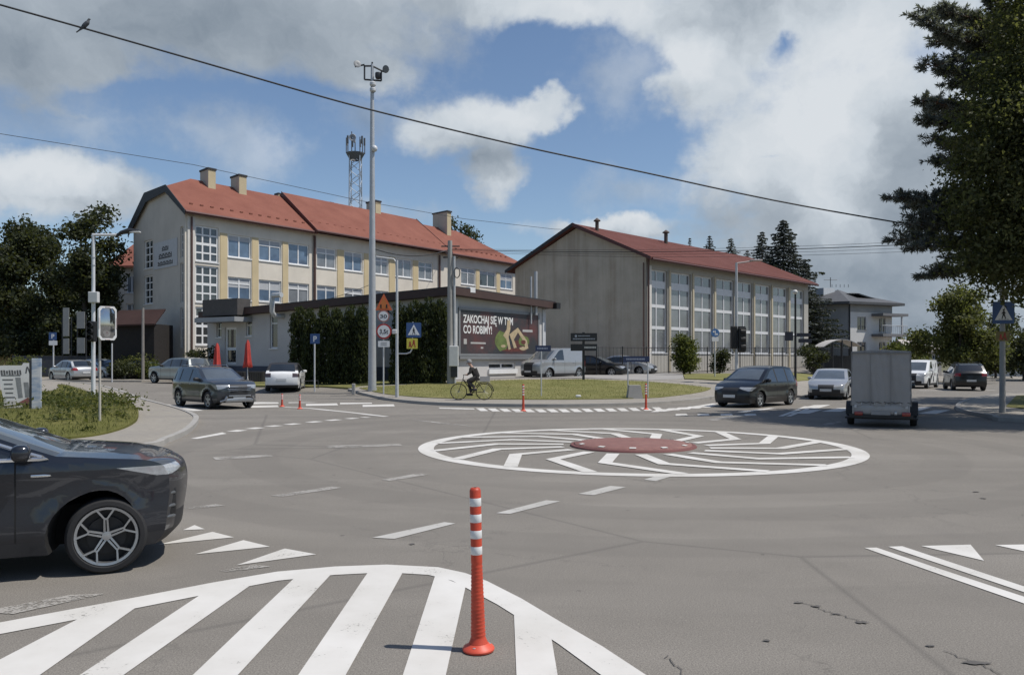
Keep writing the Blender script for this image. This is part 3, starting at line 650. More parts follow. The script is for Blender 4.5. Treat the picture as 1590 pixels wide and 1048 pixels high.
mb.prism([LUg(-.5, -.8, gz-sl*.8+.22), LUg(lg_len+.6, -.8, gz-sl*.8+.22), LUg(lg_len+.6, Ug/2, gr+.12), LUg(-.5, Ug/2, gr+.12)], (0, 0, -.18))
mb.prism([LUg(-.5, Ug+.8, gz-sl*.8+.22), LUg(lg_len+.6, Ug+.8, gz-sl*.8+.22), LUg(lg_len+.6, Ug/2, gr+.12), LUg(-.5, Ug/2, gr+.12)], (0, 0, -.18))
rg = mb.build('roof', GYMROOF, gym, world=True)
mb = MB(); mb.tube([LUg(-.4, -.85, gz-sl*.8+.05), LUg(lg_len+.6, -.85, gz-sl*.8+.05)], .11, 6); mb.mat(1)
mb.prism([LUg(-.56, Ug/2, gr+.18), LUg(-.56, Ug+.8, gz-sl*.8+.26), LUg(-.56, Ug+.8, gz-sl*.8-.02), LUg(-.56, Ug/2, gr-.14)], LG.d.to_3d()*.05); mb.mat(0); mb.prism([LUg(-.56, -.8, gz-sl*.8+.26), LUg(-.56, Ug/2, gr+.18), LUg(-.56, Ug/2, gr-.14), LUg(-.56, -.8, gz-sl*.8-.02)], LG.d.to_3d()*.05)
mb.build('gutter', [FASC, DGREY], gym, world=True)
for px, yt, r in ((927, 344, .16), (1034, 362, .18)):
    wv = Wall(tuple(LG.A+gg*6.0), LG.d); t_ = wv.t(px); zt2 = wv.hit(px, yt)[1]; MB().tube([LUg(t_, 6.0, zt2-2), LUg(t_, 6.0, zt2)], r, 10).tube([LUg(t_, 6.0, zt2), LUg(t_, 6.0, zt2+.08), LUg(t_, 6.0, zt2+.3)], [r*1.9, r*1.9, .03], 10).build('roof_vent', plain('rusty_vent', (.10, .075, .06), .7, .2), rg, True, world=True)
mb = MB()
for (ua, ub) in ((5.6, 6.4), (2.6, 3.3), (.5, .9), (9.3, 9.9)): GG.box(mb, ua, ub, 1.2, gz-1.2, .001, .02)
# ---------------------------------------------------------------- low shop
K = Vector(((703-CX)/F*48.0, 48.0)); WL = Wall(K, (-.83, .55), (-1, -1)); WR = Wall(K, (.709, 1), (1, -1))
tl, tr = WL.t(322), WR.t(846); zK, zL, zR = 6.0, 5.25, 5.72
shop = thing('shop_building', 'low grey single-storey shop with brown flat roof edge at the lawn corner', 'shop', (K.x, K.y, .5))
fr_ = lambda w, xa, xb, y0, y1: (min(w.t(xa), w.t(xb)), max(w.t(xa), w.t(xb)), w.hit((xa+xb)/2, y1)[1], w.hit((xa+xb)/2, y0)[1])
lop = [fr_(WL, 419, 431, 487, 541), fr_(WL, 382, 391, 491, 522), fr_(WL, 336, 344, 499, 524), fr_(WL, 349, 367, 508, 566)]
mb = MB(); facade(mb, WL, 0, tl, -.1, 5.0, lop, .18)
mb.add([WL.pt(0, 5.0), WL.pt(tl, 5.0), WL.pt(tl, zL-.1), WL.pt(0, zK-.1)], [(0, 1, 2, 3)])
rop = [fr_(WR, 759, 800, 563, 573)]
facade(mb, WR, 0, tr, -.1, 5.0, rop, .18); mb.add([WR.pt(0, 5.0), WR.pt(tr, 5.0), WR.pt(tr, zR-.1), WR.pt(0, zK-.1)], [(0, 1, 2, 3)])
far = K+WL.d*tl+WR.d*tr; q0, q1 = WR.pt(tr, -.1), Vector((far.x, far.y, -.1)); mb.quad(q0, q1, q1+Vector((0, 0, 4.9)), WR.pt(tr, zR-.1))
q0, q1 = WL.pt(tl, -.1), Vector((far.x, far.y, -.1)); mb.quad(q0, q1, q1+Vector((0, 0, 4.9)), WL.pt(tl, zL-.1))
mb.build('wall', GREYW, shop, world=True)
window(shop, WL, *lop[0], 1, 2, GL_DARK, .09, transoms=[.72]); window(shop, WL, *lop[1], 1, 2, GL_DARK, .08, transoms=[.55]); window(shop, WL, *lop[2], 1, 2, GL_DARK, .08, transoms=[.55])
window(shop, WL, *lop[3], 1, 2, GL_DARK, .17, name='door', sill=False, transoms=[(.42, .1)])
window(shop, WR, *rop[0], 2, 1, GL_DARK, .1, sill=False)
mb = MB(); WR.box(mb, rop[0][0]-.1, rop[0][1]+.1, rop[0][2]-.28, rop[0][2], .002, .12); mb.build('window_sill', WHITE, shop, world=True)
PLN = plain('dark_blue_plinth', (.085, .095, .12), .85, 0, .15); mb = MB(); WL.box(mb, 0, tl, -.1, 1.45, .001, .05); mb.build('plinth', PLN, shop, world=True)
mb = MB(); WR.box(mb, .0, .42, 0, zK-.6, .001, .07); mb.build('corner_strip', plain('pale_grey_strip', (.50, .51, .52), .8), shop, world=True); mb = MB(); WR.box(mb, tr-.35, tr, 0, zR-.5, .001, .07); mb.build('corner_strip', plain('pale_grey_strip', (.50, .51, .52), .8), shop, world=True)
mb = MB(); o1, o2 = .55, .55
kk = K-WL.d*o1*0+WL.n*o1+WR.n*o2
pL = WL.pt(tl+.3, zL, o1); pR = WR.pt(tr+.5, zR, o2); kx = Vector((kk.x, kk.y, zK)); fz = Vector((far.x, far.y, 5.1))
mb.prism([kx, pR, fz, pL], (0, 0, -.42)); mb.build('roof', plain('brown_roof_edge', (.062, .034, .028), .7, 0, .2, 2), shop, world=True)
mb = MB(); mb.prism([kx+Vector((0, 0, .06)), pR+Vector((0, 0, .06)), fz+Vector((0, 0, .06)), pL+Vector((0, 0, .06))], (0, 0, -.055)); mb.build('roof_flashing', DGREY, shop, world=True)
mb = MB(); a_, b_ = WL.t(335), WL.t(389); WL.box(mb, a_, b_, WL.hit(362, 491)[1], WL.hit(362, 466)[1], .0, 1.1); mb.build('entrance_canopy', plain('brown_grey_panel', (.075, .068, .064), .8, 0, .2), shop, world=True)
mb = MB(); WL.box(mb, WL.t(330), WL.t(392), WL.hit(362, 501)[1], WL.hit(362, 494)[1], .0, 1.5); mb.build('entrance_fascia', plain('grey_fascia', (.30, .31, .32), .7), shop, world=True)
mb = MB(); t_ = WL.t(440); z1_, z2_ = WL.hit(440, 491)[1], WL.hit(440, 466)[1]; mb.tube([WL.pt(t_, z1_, .0), WL.pt(t_, z1_, .75), WL.pt(t_, z1_+.25, .95), WL.pt(t_, z2_, .95), WL.pt(t_-.1, z2_+.25, .95), WL.pt(t_-.9, z2_+.25, .95)], .17, 10); mb.build('ventilation_duct', plain('white_duct', (.52, .53, .53), .4, .2), shop, True, world=True)
mb = MB(); t_ = WR.t(827); mb.tube([WR.pt(t_, 4.8, .25), WR.pt(t_, WR.hit(827, 422)[1], .25)], .11, 8); mb.tube([WR.pt(t_-.55, 4.2, .25), WR.pt(t_-.55, WR.hit(822, 430)[1], .25)], .06, 8); mb.build('flue_pipe', STEEL, shop, True, world=True)
mb = MB(); t_ = WR.t(722); mb.box(WR.pt(t_, WR.hit(722, 451)[1], .4), (.5, .35, .3), .9); mb.build('wall_lamp', plain('lamp_white', (.7, .7, .7), .4), shop, world=True)
mb = MB(); mb.box(pR+Vector((.0, -.1, -.25)), (.45, .45, .4), .9); mb.build('camera_box', BLACK, shop, world=True)
for x in (465, 520, 560, 598, 678): 
    t_ = WL.t(x); z_ = zK-(zK-zL)*t_/tl-1.0; mb = MB(); WL.box(mb, t_-.35, t_+.35, z_-.18, z_+.18, .001, .04); mb.build('wall_vent', BLACK, shop, world=True)
# ---------------------------------------------------------------- billboard
bb = fr_(WR, 711.5, 834, 480, 549); b0, b1 = WR.t(712), WR.t(833); zb0, zb1 = WR.hit(712, 549)[1], WR.hit(712, 481)[1]
bill = thing('billboard', 'dark wide sandwich advertisement in a grey frame on the shop wall', 'billboard', WR.pt(b0, zb0, .1))
bw, bh = b1-b0, zb1-zb0; ux = WR.d.to_3d(); uz = Vector((0, 0, 1))
t = NT('poster_print'); n1, n2 = t.noise(.55, 4), t.noise(2.5, 5)
t.set(Base_Color=t.mixc(t.ramp(n1, [(.42, (0, 0, 0)), (.68, (1, 1, 1))]), (.035, .035, .037, 1), (.115, .04, .036, 1)), Roughness=.5)
mb = MB(); WR.box(mb, b0, b1, zb0, zb1, .07, .12); mb.build('poster', t.m, bill, world=True)
mb = MB(); f_ = .14
for q in ((b0-f_, b1+f_, zb0-f_, zb0), (b0-f_, b1+f_, zb1, zb1+f_), (b0-f_, b0, zb0, zb1), (b1, b1+f_, zb0, zb1)): WR.box(mb, *q, .0, .15)
WR.box(mb, b0-f_, b1+f_, zb0-.32, zb0-f_-.02, .0, .22)
mb.build('frame', plain('grey_billboard_frame', (.22, .225, .23), .5, .2), bill, world=True)
PW = plain('print_white', (.72, .72, .70), .6, 0, .04)
text_mesh('ZAKOCHAJ SIĘ W TYM', 'slogan', PW, bill, WR.pt(b0+bw*.035, zb0+bh*.715, .121), ux, uz, bh*.185, bw*.615, bold=.022)
text_mesh('CO ROBIMY!', 'slogan', PW, bill, WR.pt(b0+bw*.035, zb0+bh*.475, .121), ux, uz, bh*.185, bw*.34, bold=.022)
mb = MB()
def bq(fx0, fx1, fz0, fz1, o0=.121, o1=.126): WR.box(mb, b0+bw*fx0, b0+bw*fx1, zb0+bh*fz0, zb0+bh*fz1, o0, o1)
bq(.78, .92, .56, .62); bq(.12, .30, .23, .27); bq(.04, .075, .22, .34); bq(.24, .27, .12, .16)
mb.build('small_print', plain('print_grey', (.42, .41, .39), .6), bill, world=True)
def bpoly(pts): return [WR.pt(b0+bw*x, zb0+bh*z, .121) for x, z in pts]
n_ = WR.n.to_3d()
rr = random.Random(3)
def blob(cx, cz, rx, rz, n=14, j=.25): return [(cx+rx*math.cos(2*math.pi*i/n)*(1-j*rr.random()), cz+rz*math.sin(2*math.pi*i/n)*(1-j*rr.random())) for i in range(n)]
mb = MB(); mb.prism(bpoly(blob(.50, .32, .105, .27)), n_*.004); mb.build('lettuce', plain('print_green', (.13, .17, .045), .6, 0, .5, 3), bill, world=True); mb = MB(); mb.prism(bpoly(blob(.80, .33, .09, .16)), n_*.0085); mb.build('lettuce', plain('print_green', (.13, .17, .045), .6, 0, .5, 3), bill, world=True)
mb = MB(); mb.prism(bpoly([(.575, .82), (.61, .84), (.615, .62), (.59, .42), (.62, .12), (.59, .10), (.56, .36), (.52, .45), (.565, .6)]), n_*.007)
mb.prism(bpoly([(.60, .48), (.715, .66), (.84, .34), (.86, .14), (.82, .13), (.80, .30), (.715, .54), (.66, .36), (.70, .16), (.66, .14), (.63, .34)]), n_*.011); mb.prism(bpoly(blob(.79, .14, .06, .05)), n_*.012); mb.prism(bpoly(blob(.52, .19, .035, .04)), n_*.0105)
mb.build('sandwich_bread', plain('print_bread', (.46, .36, .22), .6, 0, .3, 4), bill, world=True)
mb = MB(); mb.prism(bpoly(blob(.70, .25, .05, .1)), n_*.0065); mb.prism(bpoly(blob(.79, .30, .04, .06)), n_*.0115); mb.prism(bpoly(blob(.64, .10, .2, .05)), n_*.0025); mb.build('meat_filling', plain('print_meat', (.12, .035, .025), .6, 0, .5, 4), bill, world=True)
# ---------------------------------------------------------------- house on the right
Yh = 100.0; hx = lambda x, Y=Yh: (x-CX)/F*Y; hz_ = lambda y, Y=Yh: H+(HZ-y)/F*Y
house = thing('apartment_house', 'three-storey grey house with hipped roof and balconies behind the box trailer', 'house', (hx(1318), Yh, 0))
HR = Wall((hx(1318), Yh), (1, .50), (1, -1)); HL = Wall((hx(1318), Yh), (-1, .42), (-1, -1)); hl_ = HL.t(1262); hr_ = HR.t(1385)
ez_h = hz_(468)
LW = wallmat('light_house_render', (.60, .585, .56), (.35, .33, .3), .25); DW = wallmat('shaded_house_render', (.30, .30, .295), (.2, .19, .18), .3)  # DW: darker copy of the render, shade put in for the left face
h3 = [fr_(HR, 1331, 1345, 492, 513), fr_(HR, 1331, 1345, 531, 552), fr_(HR, 1334, 1343, 474, 481), fr_(HR, 1366, 1374, 477, 482), fr_(HR, 1365, 1375, 494, 516), fr_(HR, 1365, 1375, 531, 554)]
mb = MB(); facade(mb, HR, 0, hr_, -.2, ez_h, h3, .15); mb.build('front_wall', LW, house, world=True)
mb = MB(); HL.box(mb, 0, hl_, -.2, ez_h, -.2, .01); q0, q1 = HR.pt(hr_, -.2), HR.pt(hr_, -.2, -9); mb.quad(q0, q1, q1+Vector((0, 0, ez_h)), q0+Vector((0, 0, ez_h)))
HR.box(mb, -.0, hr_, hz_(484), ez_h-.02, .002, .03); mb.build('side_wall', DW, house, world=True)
for i, o_ in enumerate(h3): window(house, HR, *o_, 2 if i < 2 or i > 3 else 1, 1, GL_DARK, .09, frame=plain('grey_frame', (.35, .35, .35)))
HROOF = plain('grey_sheet_roof', (.085, .085, .088), .6, .2, .2, 2)
mb = MB(); ap = HR.pt(hr_*.42, hz_(444), -4.5); ap2 = HR.pt(hr_*.62, hz_(448), -4.5)
e0, e1, e2, e3 = HR.pt(-.9, ez_h-.05, .9), HR.pt(hr_+1.2, ez_h-.05, .9), HR.pt(hr_+1.2, ez_h-.05, -10), HL.pt(hl_+.8, ez_h-.05, .6)
mb.add([e0, e1, ap2, ap], [(0, 1, 2, 3)]); mb.add([e0, ap, e3], [(0, 1, 2)]); mb.add([e1, e2, ap2], [(0, 1, 2)]); mb.add([e3, ap, ap2, e2], [(0, 1, 2, 3)])
mb.prism([e0, e1, e2, e3], (0, 0, -.3)); rh = mb.build('roof', HROOF, house, world=True)
mb = MB(); mb.obox(HR.pt(hr_*.02, hz_(462), -4), HR.d.to_3d()*1.9, -HR.n.to_3d()*1.4, (0, 0, hz_(443)-hz_(462))); mb.build('chimney', plain('pale_chimney', (.6, .62, .64), .8), rh, world=True)
mb = MB(); mb.prism([HR.pt(hr_*.42, hz_(455), -1.2), HR.pt(hr_*.80, hz_(462), -1.2), HR.pt(hr_*.78, hz_(449), -4.2), HR.pt(hr_*.5, hz_(452), -4.2)], (0, 0, .15)); mb.build('solar_panel', plain('solar_panel', (.012, .014, .022), .25), rh, world=True)
mb = MB(); p_ = HR.pt(hr_*.03, hz_(443), -3); mb.tube([p_, p_+Vector((0, 0, 1.2))], .04, 6); mb.tube([p_+Vector((-.8, 0, .9)), p_+Vector((.9, .2, .9))], .03, 6)
for k in range(5): mb.tube([p_+Vector((.2+k*.5, 0, -.0)), p_+Vector((.2+k*.5, 0, .35))], .03, 5)
mb.build('antenna', DARK, rh, world=True)
for (yt, yb) in ((518, 522), (486, 490)):
    mb = MB(); a_ = HR.t(1353); HR.box(mb, a_, hr_+.8, hz_(yb), hz_(yt), .03, 1.7); bal = mb.build('balcony', plain('balcony_slab', (.16, .16, .165), .8), house, world=True)
    if yt > 500:
        mb = MB()
        for k in range(14): t_ = a_+(hr_+.7-a_)*k/13; p_ = HR.pt(t_, hz_(yt), 1.6); mb.tube([p_, p_+Vector((0, 0, 1.0))], .025, 5)
        mb.tube([HR.pt(a_, hz_(yt)+1, 1.6), HR.pt(hr_+.75, hz_(yt)+1, 1.6)], .035, 6); mb.tube([HR.pt(hr_+.75, hz_(yt)+1, 1.6), HR.pt(hr_+.75, hz_(yt)+1, .03)], .035, 6)
        mb.build('railing', STEEL, bal, True, world=True)
mb = MB(); t_ = HR.t(1384); mb.tube([HR.pt(t_, 0, 1.5), HR.pt(t_, hz_(488), 1.5)], .12, 8); mb.build('balcony_post', plain('pale_post', (.5, .5, .5)), house, True, world=True)
mb = MB(); mb.tube([HR.pt(.02, 0, .1), HR.pt(.02, ez_h-.3, .1)], .09, 8); mb.build('downpipe', DARK, house, True, world=True)
# canopied stall beside the gym
sh = thing('garden_canopy', 'pale curved canopy over dark railings beside the grey house', 'canopy', GA(1295, 72))
mb = MB(); p0 = GA(1272, 72); 
pts = []
for k in range(9): a = k/8; pts.append((p0.x+a*3.2, 2.2+1.35*math.sin(math.pi*(.18+.62*a))))
for i in range(8): mb.obox((pts[i][0], 71, pts[i][1]), (pts[i+1][0]-pts[i][0], 0, pts[i+1][1]-pts[i][1]), (0, 2.5, 0), (0, 0, .06))
mb.build('roof', plain('pale_canopy', (.50, .47, .44), .7, 0, .15), sh, world=True)
for k in range(5):
    for yy in (71.05, 73.3): MB().tube([(p0.x+k*.8, yy, 0), (p0.x+k*.8, yy, pts[min(2*k, 8)][1])], .06, 6).build('post', DARK, sh, world=True)
MB().box((p0.x+1.6, 73.2, 1.1), (3.2, .08, 2.2)).build('back_panel', DARK, sh, world=True)
# far small buildings, left and right
def hut(name, label, cat, px0, px1, ytop, Y, wm, rm, wins=(), dz=.0, red=None):
    o = thing(name, label, cat, (*GA((px0+px1)/2, Y).xy, 0)); W = Wall(((px0-CX)/F*Y, Y), (1, .06)); te_ = W.t(px1); zt3 = hz_(ytop, Y); op = [fr_(W, *q) for q in wins]
    mb = MB(); facade(mb, W, 0, te_, -.2, zt3, op); mb.quad(W.pt(0, -.2), W.pt(0, zt3), W.pt(0, zt3, -6), W.pt(0, -.2, -6)); mb.quad(W.pt(te_, -.2), W.pt(te_, zt3), W.pt(te_, zt3, -6), W.pt(te_, -.2, -6)); mb.build('wall', wm, o, world=True)
    for q in op: window(o, W, *q, 2, 1, GL_DARK, .09)
    mb = MB(); mb.prism([W.pt(-.5, zt3, .6), W.pt(te_+.5, zt3, .6), W.pt(te_+.3, zt3+1.4, -3), W.pt(-.3, zt3+1.4, -3)], (0, 0, -.15)); mb.prism([W.pt(-.5, zt3, -6.6), W.pt(te_+.5, zt3, -6.6), W.pt(te_+.3, zt3+1.4, -3), W.pt(-.3, zt3+1.4, -3)], (0, 0, -.15)); mb.build('roof', rm, o, world=True)
    if red:
        mb = MB()
        for q in red: f = fr_(W, *q); W.box(mb, *f, .01, .2)
        mb.build('red_panel', plain('red_panel', (.35, .035, .03), .6), o, world=True)
    return o
hut('kiosk', 'yellow kiosk with red panels between the far dark trees', 'kiosk', -12, 36, 478, 78, wallmat('yellow_render', (.52, .43, .22), (.3, .25, .15), .3), FASC, [(8, 14, 518, 536)], red=[(12, 22, 494, 500), (14, 34, 508, 514), (27, 33, 514, 540)])
hut('bungalow', 'small pale bungalow with white gable beyond the parked dark car', 'house', 1418, 1462, 545, 96, LW, plain('pale_roof', (.42, .38, .35), .8, 0, .15), [(1448, 1456, 551, 558)])
hut('garage', 'low pale garages behind the zebra sign on the right', 'garage', 1528, 1640, 545, 88, wallmat('pale_garage', (.45, .44, .42), (.25, .24, .22), .4), HROOF, [(1548, 1554, 552, 565), (1568, 1576, 552, 566)])
# ================================================================ vehicles
GLASS_CAR = m_glass('car_glass', (.022, .026, .03), .03); GLASS_LIT = m_glass('lit_car_glass', (.09, .105, .118), .06)  # GLASS_LIT: lit copy of the car glass, brightness put into its colour
HLAMP = plain('headlamp_lens', (.36, .375, .39), .12, .25, .25, 20, 0, .8); TLAMP = plain('tail_lamp_lens', (.22, .012, .012), .2, 0, .2, 20, 0, .6)
RIMS = plain('alloy_rim', (.36, .37, .38), .35, .8, .1, 6); RIMD = plain('dark_rim', (.10, .10, .105), .4, .6, .1, 6)
TRIM = plain('black_trim', (.022, .022, .024), .6, 0, .2, 6); SEAM = plain('panel_gap', (.006, .006, .006), .8); PLATE = plain('number_plate_white', (.55, .56, .56), .4)
CHROME = plain('chrome_trim', (.62, .63, .64), .15, .9, .05); UNDER = plain('underbody_black', (.006, .006, .006), .95)
def catmull(pts, n=4):
    return smooth_line([(p[0], p[1]) for p in pts], n)
_wheels = {}
def wheel_meshes(r, w, style):
    key = (round(r, 3), round(w, 3), style)
    if key in _wheels: return _wheels[key]
    rr = r*.785 if style == 'fine' else r*.69
    M = Matrix.Rotation(R(90), 3, 'X')     # local z -> -y : outer face looks along -y
    mb = MB(); prof = [(rr, -w/2+.02), (rr+.012, -w/2), (r*.93, -w/2+.004), (r*.975, -w/2+.025), (r, -w/2+.055), (r, w/2-.055), (r*.975, w/2-.025), (r*.93, w/2-.004), (rr+.012, w/2), (rr, w/2-.02)]
    mb.lathe(prof, M=M, seg=40 if style == 'fine' else 24)
    a = mb
    b = MB(); seg = 40 if style == 'fine' else 24
    b.mat(0); b.lathe([(rr+.004, -w/2+.05), (rr+.004, w/2-.03), (rr-.004, w/2-.012), (rr-.026, w/2-.016), (rr-.03, w/2-.07)], M=M, seg=seg)
    b.mat(1); b.lathe([(rr-.01, w/2-.13), (.0, w/2-.13)], M=M, seg=seg)
    b.mat(0)
    if style == 'fine':
        b.mat(1); b.lathe([(rr*.62, w/2-.128), (rr*.62, w/2-.095), (.02, w/2-.095)], M=M, seg=32)
        b.mat(0)
        def bar(p, q, w0, w1, zd0, zd1, th=.03):
            p, q = Vector((*p, 0)), Vector((*q, 0)); d = (q-p).normalized(); n = Vector((-d.y, d.x, 0))
            poly = [p-n*w0+Vector((0, 0, zd0)), q-n*w1+Vector((0, 0, zd1)), q+n*w1+Vector((0, 0, zd1)), p+n*w0+Vector((0, 0, zd0))]
            b.prism([M@v for v in poly], M@Vector((0, 0, -th)))
        for k in range(5):
            a0 = 2*math.pi*k/5+R(92); u = lambda r_, t_: (r_*math.cos(t_), r_*math.sin(t_))
            for s_ in (-1, 1):
                bar(u(rr*.10, a0+s_*.6), u(rr*.60, a0+s_*.075), rr*.036, rr*.026, w/2-.045, w/2-.024)
                bar(u(rr*.585, a0+s_*.07), u(rr*.975, a0+s_*.30), rr*.026, rr*.032, w/2-.024, w/2-.012)
            bar(u(rr*.585, a0-.11), u(rr*.585, a0+.11), rr*.03, rr*.03, w/2-.026, w/2-.026)
        b.lathe([(.042, w/2-.06), (.038, w/2-.034), (.01, w/2-.031), (.0, w/2-.031)], M=M, seg=20)
    else:
        for k in range(5):
            a0 = 2*math.pi*k/5+.3; c, s_ = math.cos(a0), math.sin(a0); p = Vector((c, s_, 0)); n = Vector((-s_, c, 0))
            poly = [p*.04-n*.05, p*(rr-.01)-n*.035, p*(rr-.01)+n*.035, p*.04+n*.05]; b.prism([M@(v+Vector((0, 0, w/2-.025))) for v in poly], M@Vector((0, 0, -.03)))
        b.lathe([(.08, w/2-.05), (.075, w/2-.02), (0, w/2-.018)], M=M, seg=12)
    def me(x, nm, sm_=True):
        m = bpy.data.meshes.new(nm); m.from_pydata(x.v, [], x.f); m.polygons.foreach_set('material_index', x.mi); finish(m, sm_, 35); return m
    ta, tb = me(a, 'wheel'), me(b, 'rim'); ta.materials.append(RUBBER); tb.materials.append(RIMS if style != 'dark' else RIMD); tb.materials.append(BLACK)
    _wheels[key] = (ta, tb); return ta, tb
CARS = {
 'suv': dict(L=4.44, W=1.86, H=1.66, fo=.745, wb=2.67, wr=.342, gc=.22, zb=1.06, cowl=(1.08, 1.085), rf=(2.20, 1.50), rr=(3.91, 1.58), rb=(4.24, 1.18),
   top=[(.17, .22), (.06, .33), (.03, .50), (.0, .70), (.015, .86), (.08, .955), (.28, 1.015), (.70, 1.05), (1.08, 1.085)], mid=[(2.20, 1.50), (2.48, 1.61), (2.86, 1.66), (3.46, 1.635), (3.91, 1.55)], end=[(4.24, 1.18), (4.38, 1.05), (4.42, .80), (4.44, .55), (4.39, .36), (4.26, .25)],
   hl=(.58, .865, .955), tl=(.30, .88, 1.06), seams=(1.36, 2.45, 3.45), wins=[(1.10, 2.40), (2.50, 3.40), (3.50, 3.9)]),
 'duster': dict(L=4.32, W=1.82, H=1.63, fo=.83, wb=2.67, wr=.345, gc=.24, zb=1.07, cowl=(1.22, 1.10), rf=(1.95, 1.52), rr=(4.0, 1.56), rb=(4.22, 1.12),
   top=[(.15, .25), (.05, .34), (.01, .50), (.0, .70), (.03, .86), (.12, .96), (.4, 1.04), (.8, 1.08), (1.22, 1.12)], mid=[(1.95, 1.52), (2.3, 1.60), (2.9, 1.63), (3.5, 1.62), (4.0, 1.55)], end=[(4.22, 1.12), (4.29, 1.0), (4.32, .75), (4.30, .5), (4.22, .3)],
   hl=(.45, .76, .94), tl=(.2, .8, 1.05), seams=(1.45, 2.45, 3.35), wins=[(1.45, 2.40), (2.50, 3.32), (3.42, 3.9)]),
 'hatch': dict(L=4.28, W=1.79, H=1.48, fo=.86, wb=2.62, wr=.315, gc=.17, zb=.94, cowl=(1.12, .98), rf=(1.95, 1.38), rr=(3.55, 1.40), rb=(4.02, 1.02),
   top=[(.10, .18), (.03, .30), (.0, .48), (.03, .64), (.14, .74), (.5, .86), (.85, .93), (1.12, .98)], mid=[(1.95, 1.38), (2.25, 1.46), (2.7, 1.48), (3.2, 1.45), (3.55, 1.39)], end=[(4.02, 1.02), (4.18, .94), (4.26, .75), (4.28, .5), (4.24, .32), (4.14, .2)],
   hl=(.55, .60, .76), tl=(.34, .74, .94), seams=(1.35, 2.35, 3.15), wins=[(1.35, 2.30), (2.40, 3.1), (3.2, 3.6)]),
 'sedan': dict(L=4.6, W=1.79, H=1.44, fo=.90, wb=2.70, wr=.315, gc=.16, zb=.92, cowl=(1.2, .96), rf=(2.05, 1.34), rr=(3.25, 1.36), rb=(3.98, 1.02),
   top=[(.10, .18), (.03, .30), (.0, .48), (.03, .62), (.14, .72), (.5, .83), (.9, .91), (1.2, .96)], mid=[(2.05, 1.34), (2.35, 1.42), (2.75, 1.44), (3.05, 1.42), (3.25, 1.37)], end=[(3.98, 1.02), (4.3, .99), (4.54, .96), (4.58, .78), (4.6, .5), (4.55, .32), (4.45, .2)],
   hl=(.6, .56, .73), tl=(.3, .72, .92), seams=(1.42, 2.42, 3.3), wins=[(1.42, 2.37), (2.47, 3.15)]),
 'mpv': dict(L=4.42, W=1.80, H=1.64, fo=.88, wb=2.68, wr=.32, gc=.17, zb=1.0, cowl=(.98, 1.04), rf=(1.82, 1.50), rr=(3.95, 1.56), rb=(4.24, 1.10),
   top=[(.10, .18), (.03, .30), (.0, .48), (.02, .66), (.12, .78), (.4, .90), (.72, .98), (.98, 1.04)], mid=[(1.82, 1.50), (2.2, 1.60), (2.8, 1.64), (3.5, 1.62), (3.95, 1.55)], end=[(4.24, 1.10), (4.36, .98), (4.42, .75), (4.42, .5), (4.36, .32), (4.26, .2)],
   hl=(.5, .66, .82), tl=(.22, .8, 1.1), seams=(1.3, 2.35, 3.3), wins=[(1.3, 2.30), (2.40, 3.25), (3.35, 3.98)]),
 'van': dict(L=4.42, W=1.85, H=1.86, fo=.88, wb=2.78, wr=.325, gc=.19, zb=1.12, cowl=(.86, 1.16), rf=(1.62, 1.70), rr=(4.28, 1.80), rb=(4.38, 1.2),
   top=[(.10, .20), (.03, .32), (.0, .5), (.0, .78), (.08, .94), (.35, 1.06), (.6, 1.12), (.86, 1.16)], mid=[(1.62, 1.70), (1.95, 1.82), (2.6, 1.86), (3.6, 1.86), (4.28, 1.82)], end=[(4.38, 1.2), (4.40, .95), (4.42, .7), (4.42, .45), (4.34, .25)],
   hl=(.4, .82, 1.02), tl=(.1, .75, 1.3), seams=(1.25, 2.3, 3.3), wins=[(1.25, 2.25)]),
}
def halfpl(region, s, z):
    return all(a*s+b*z < c for a, b, c in region)
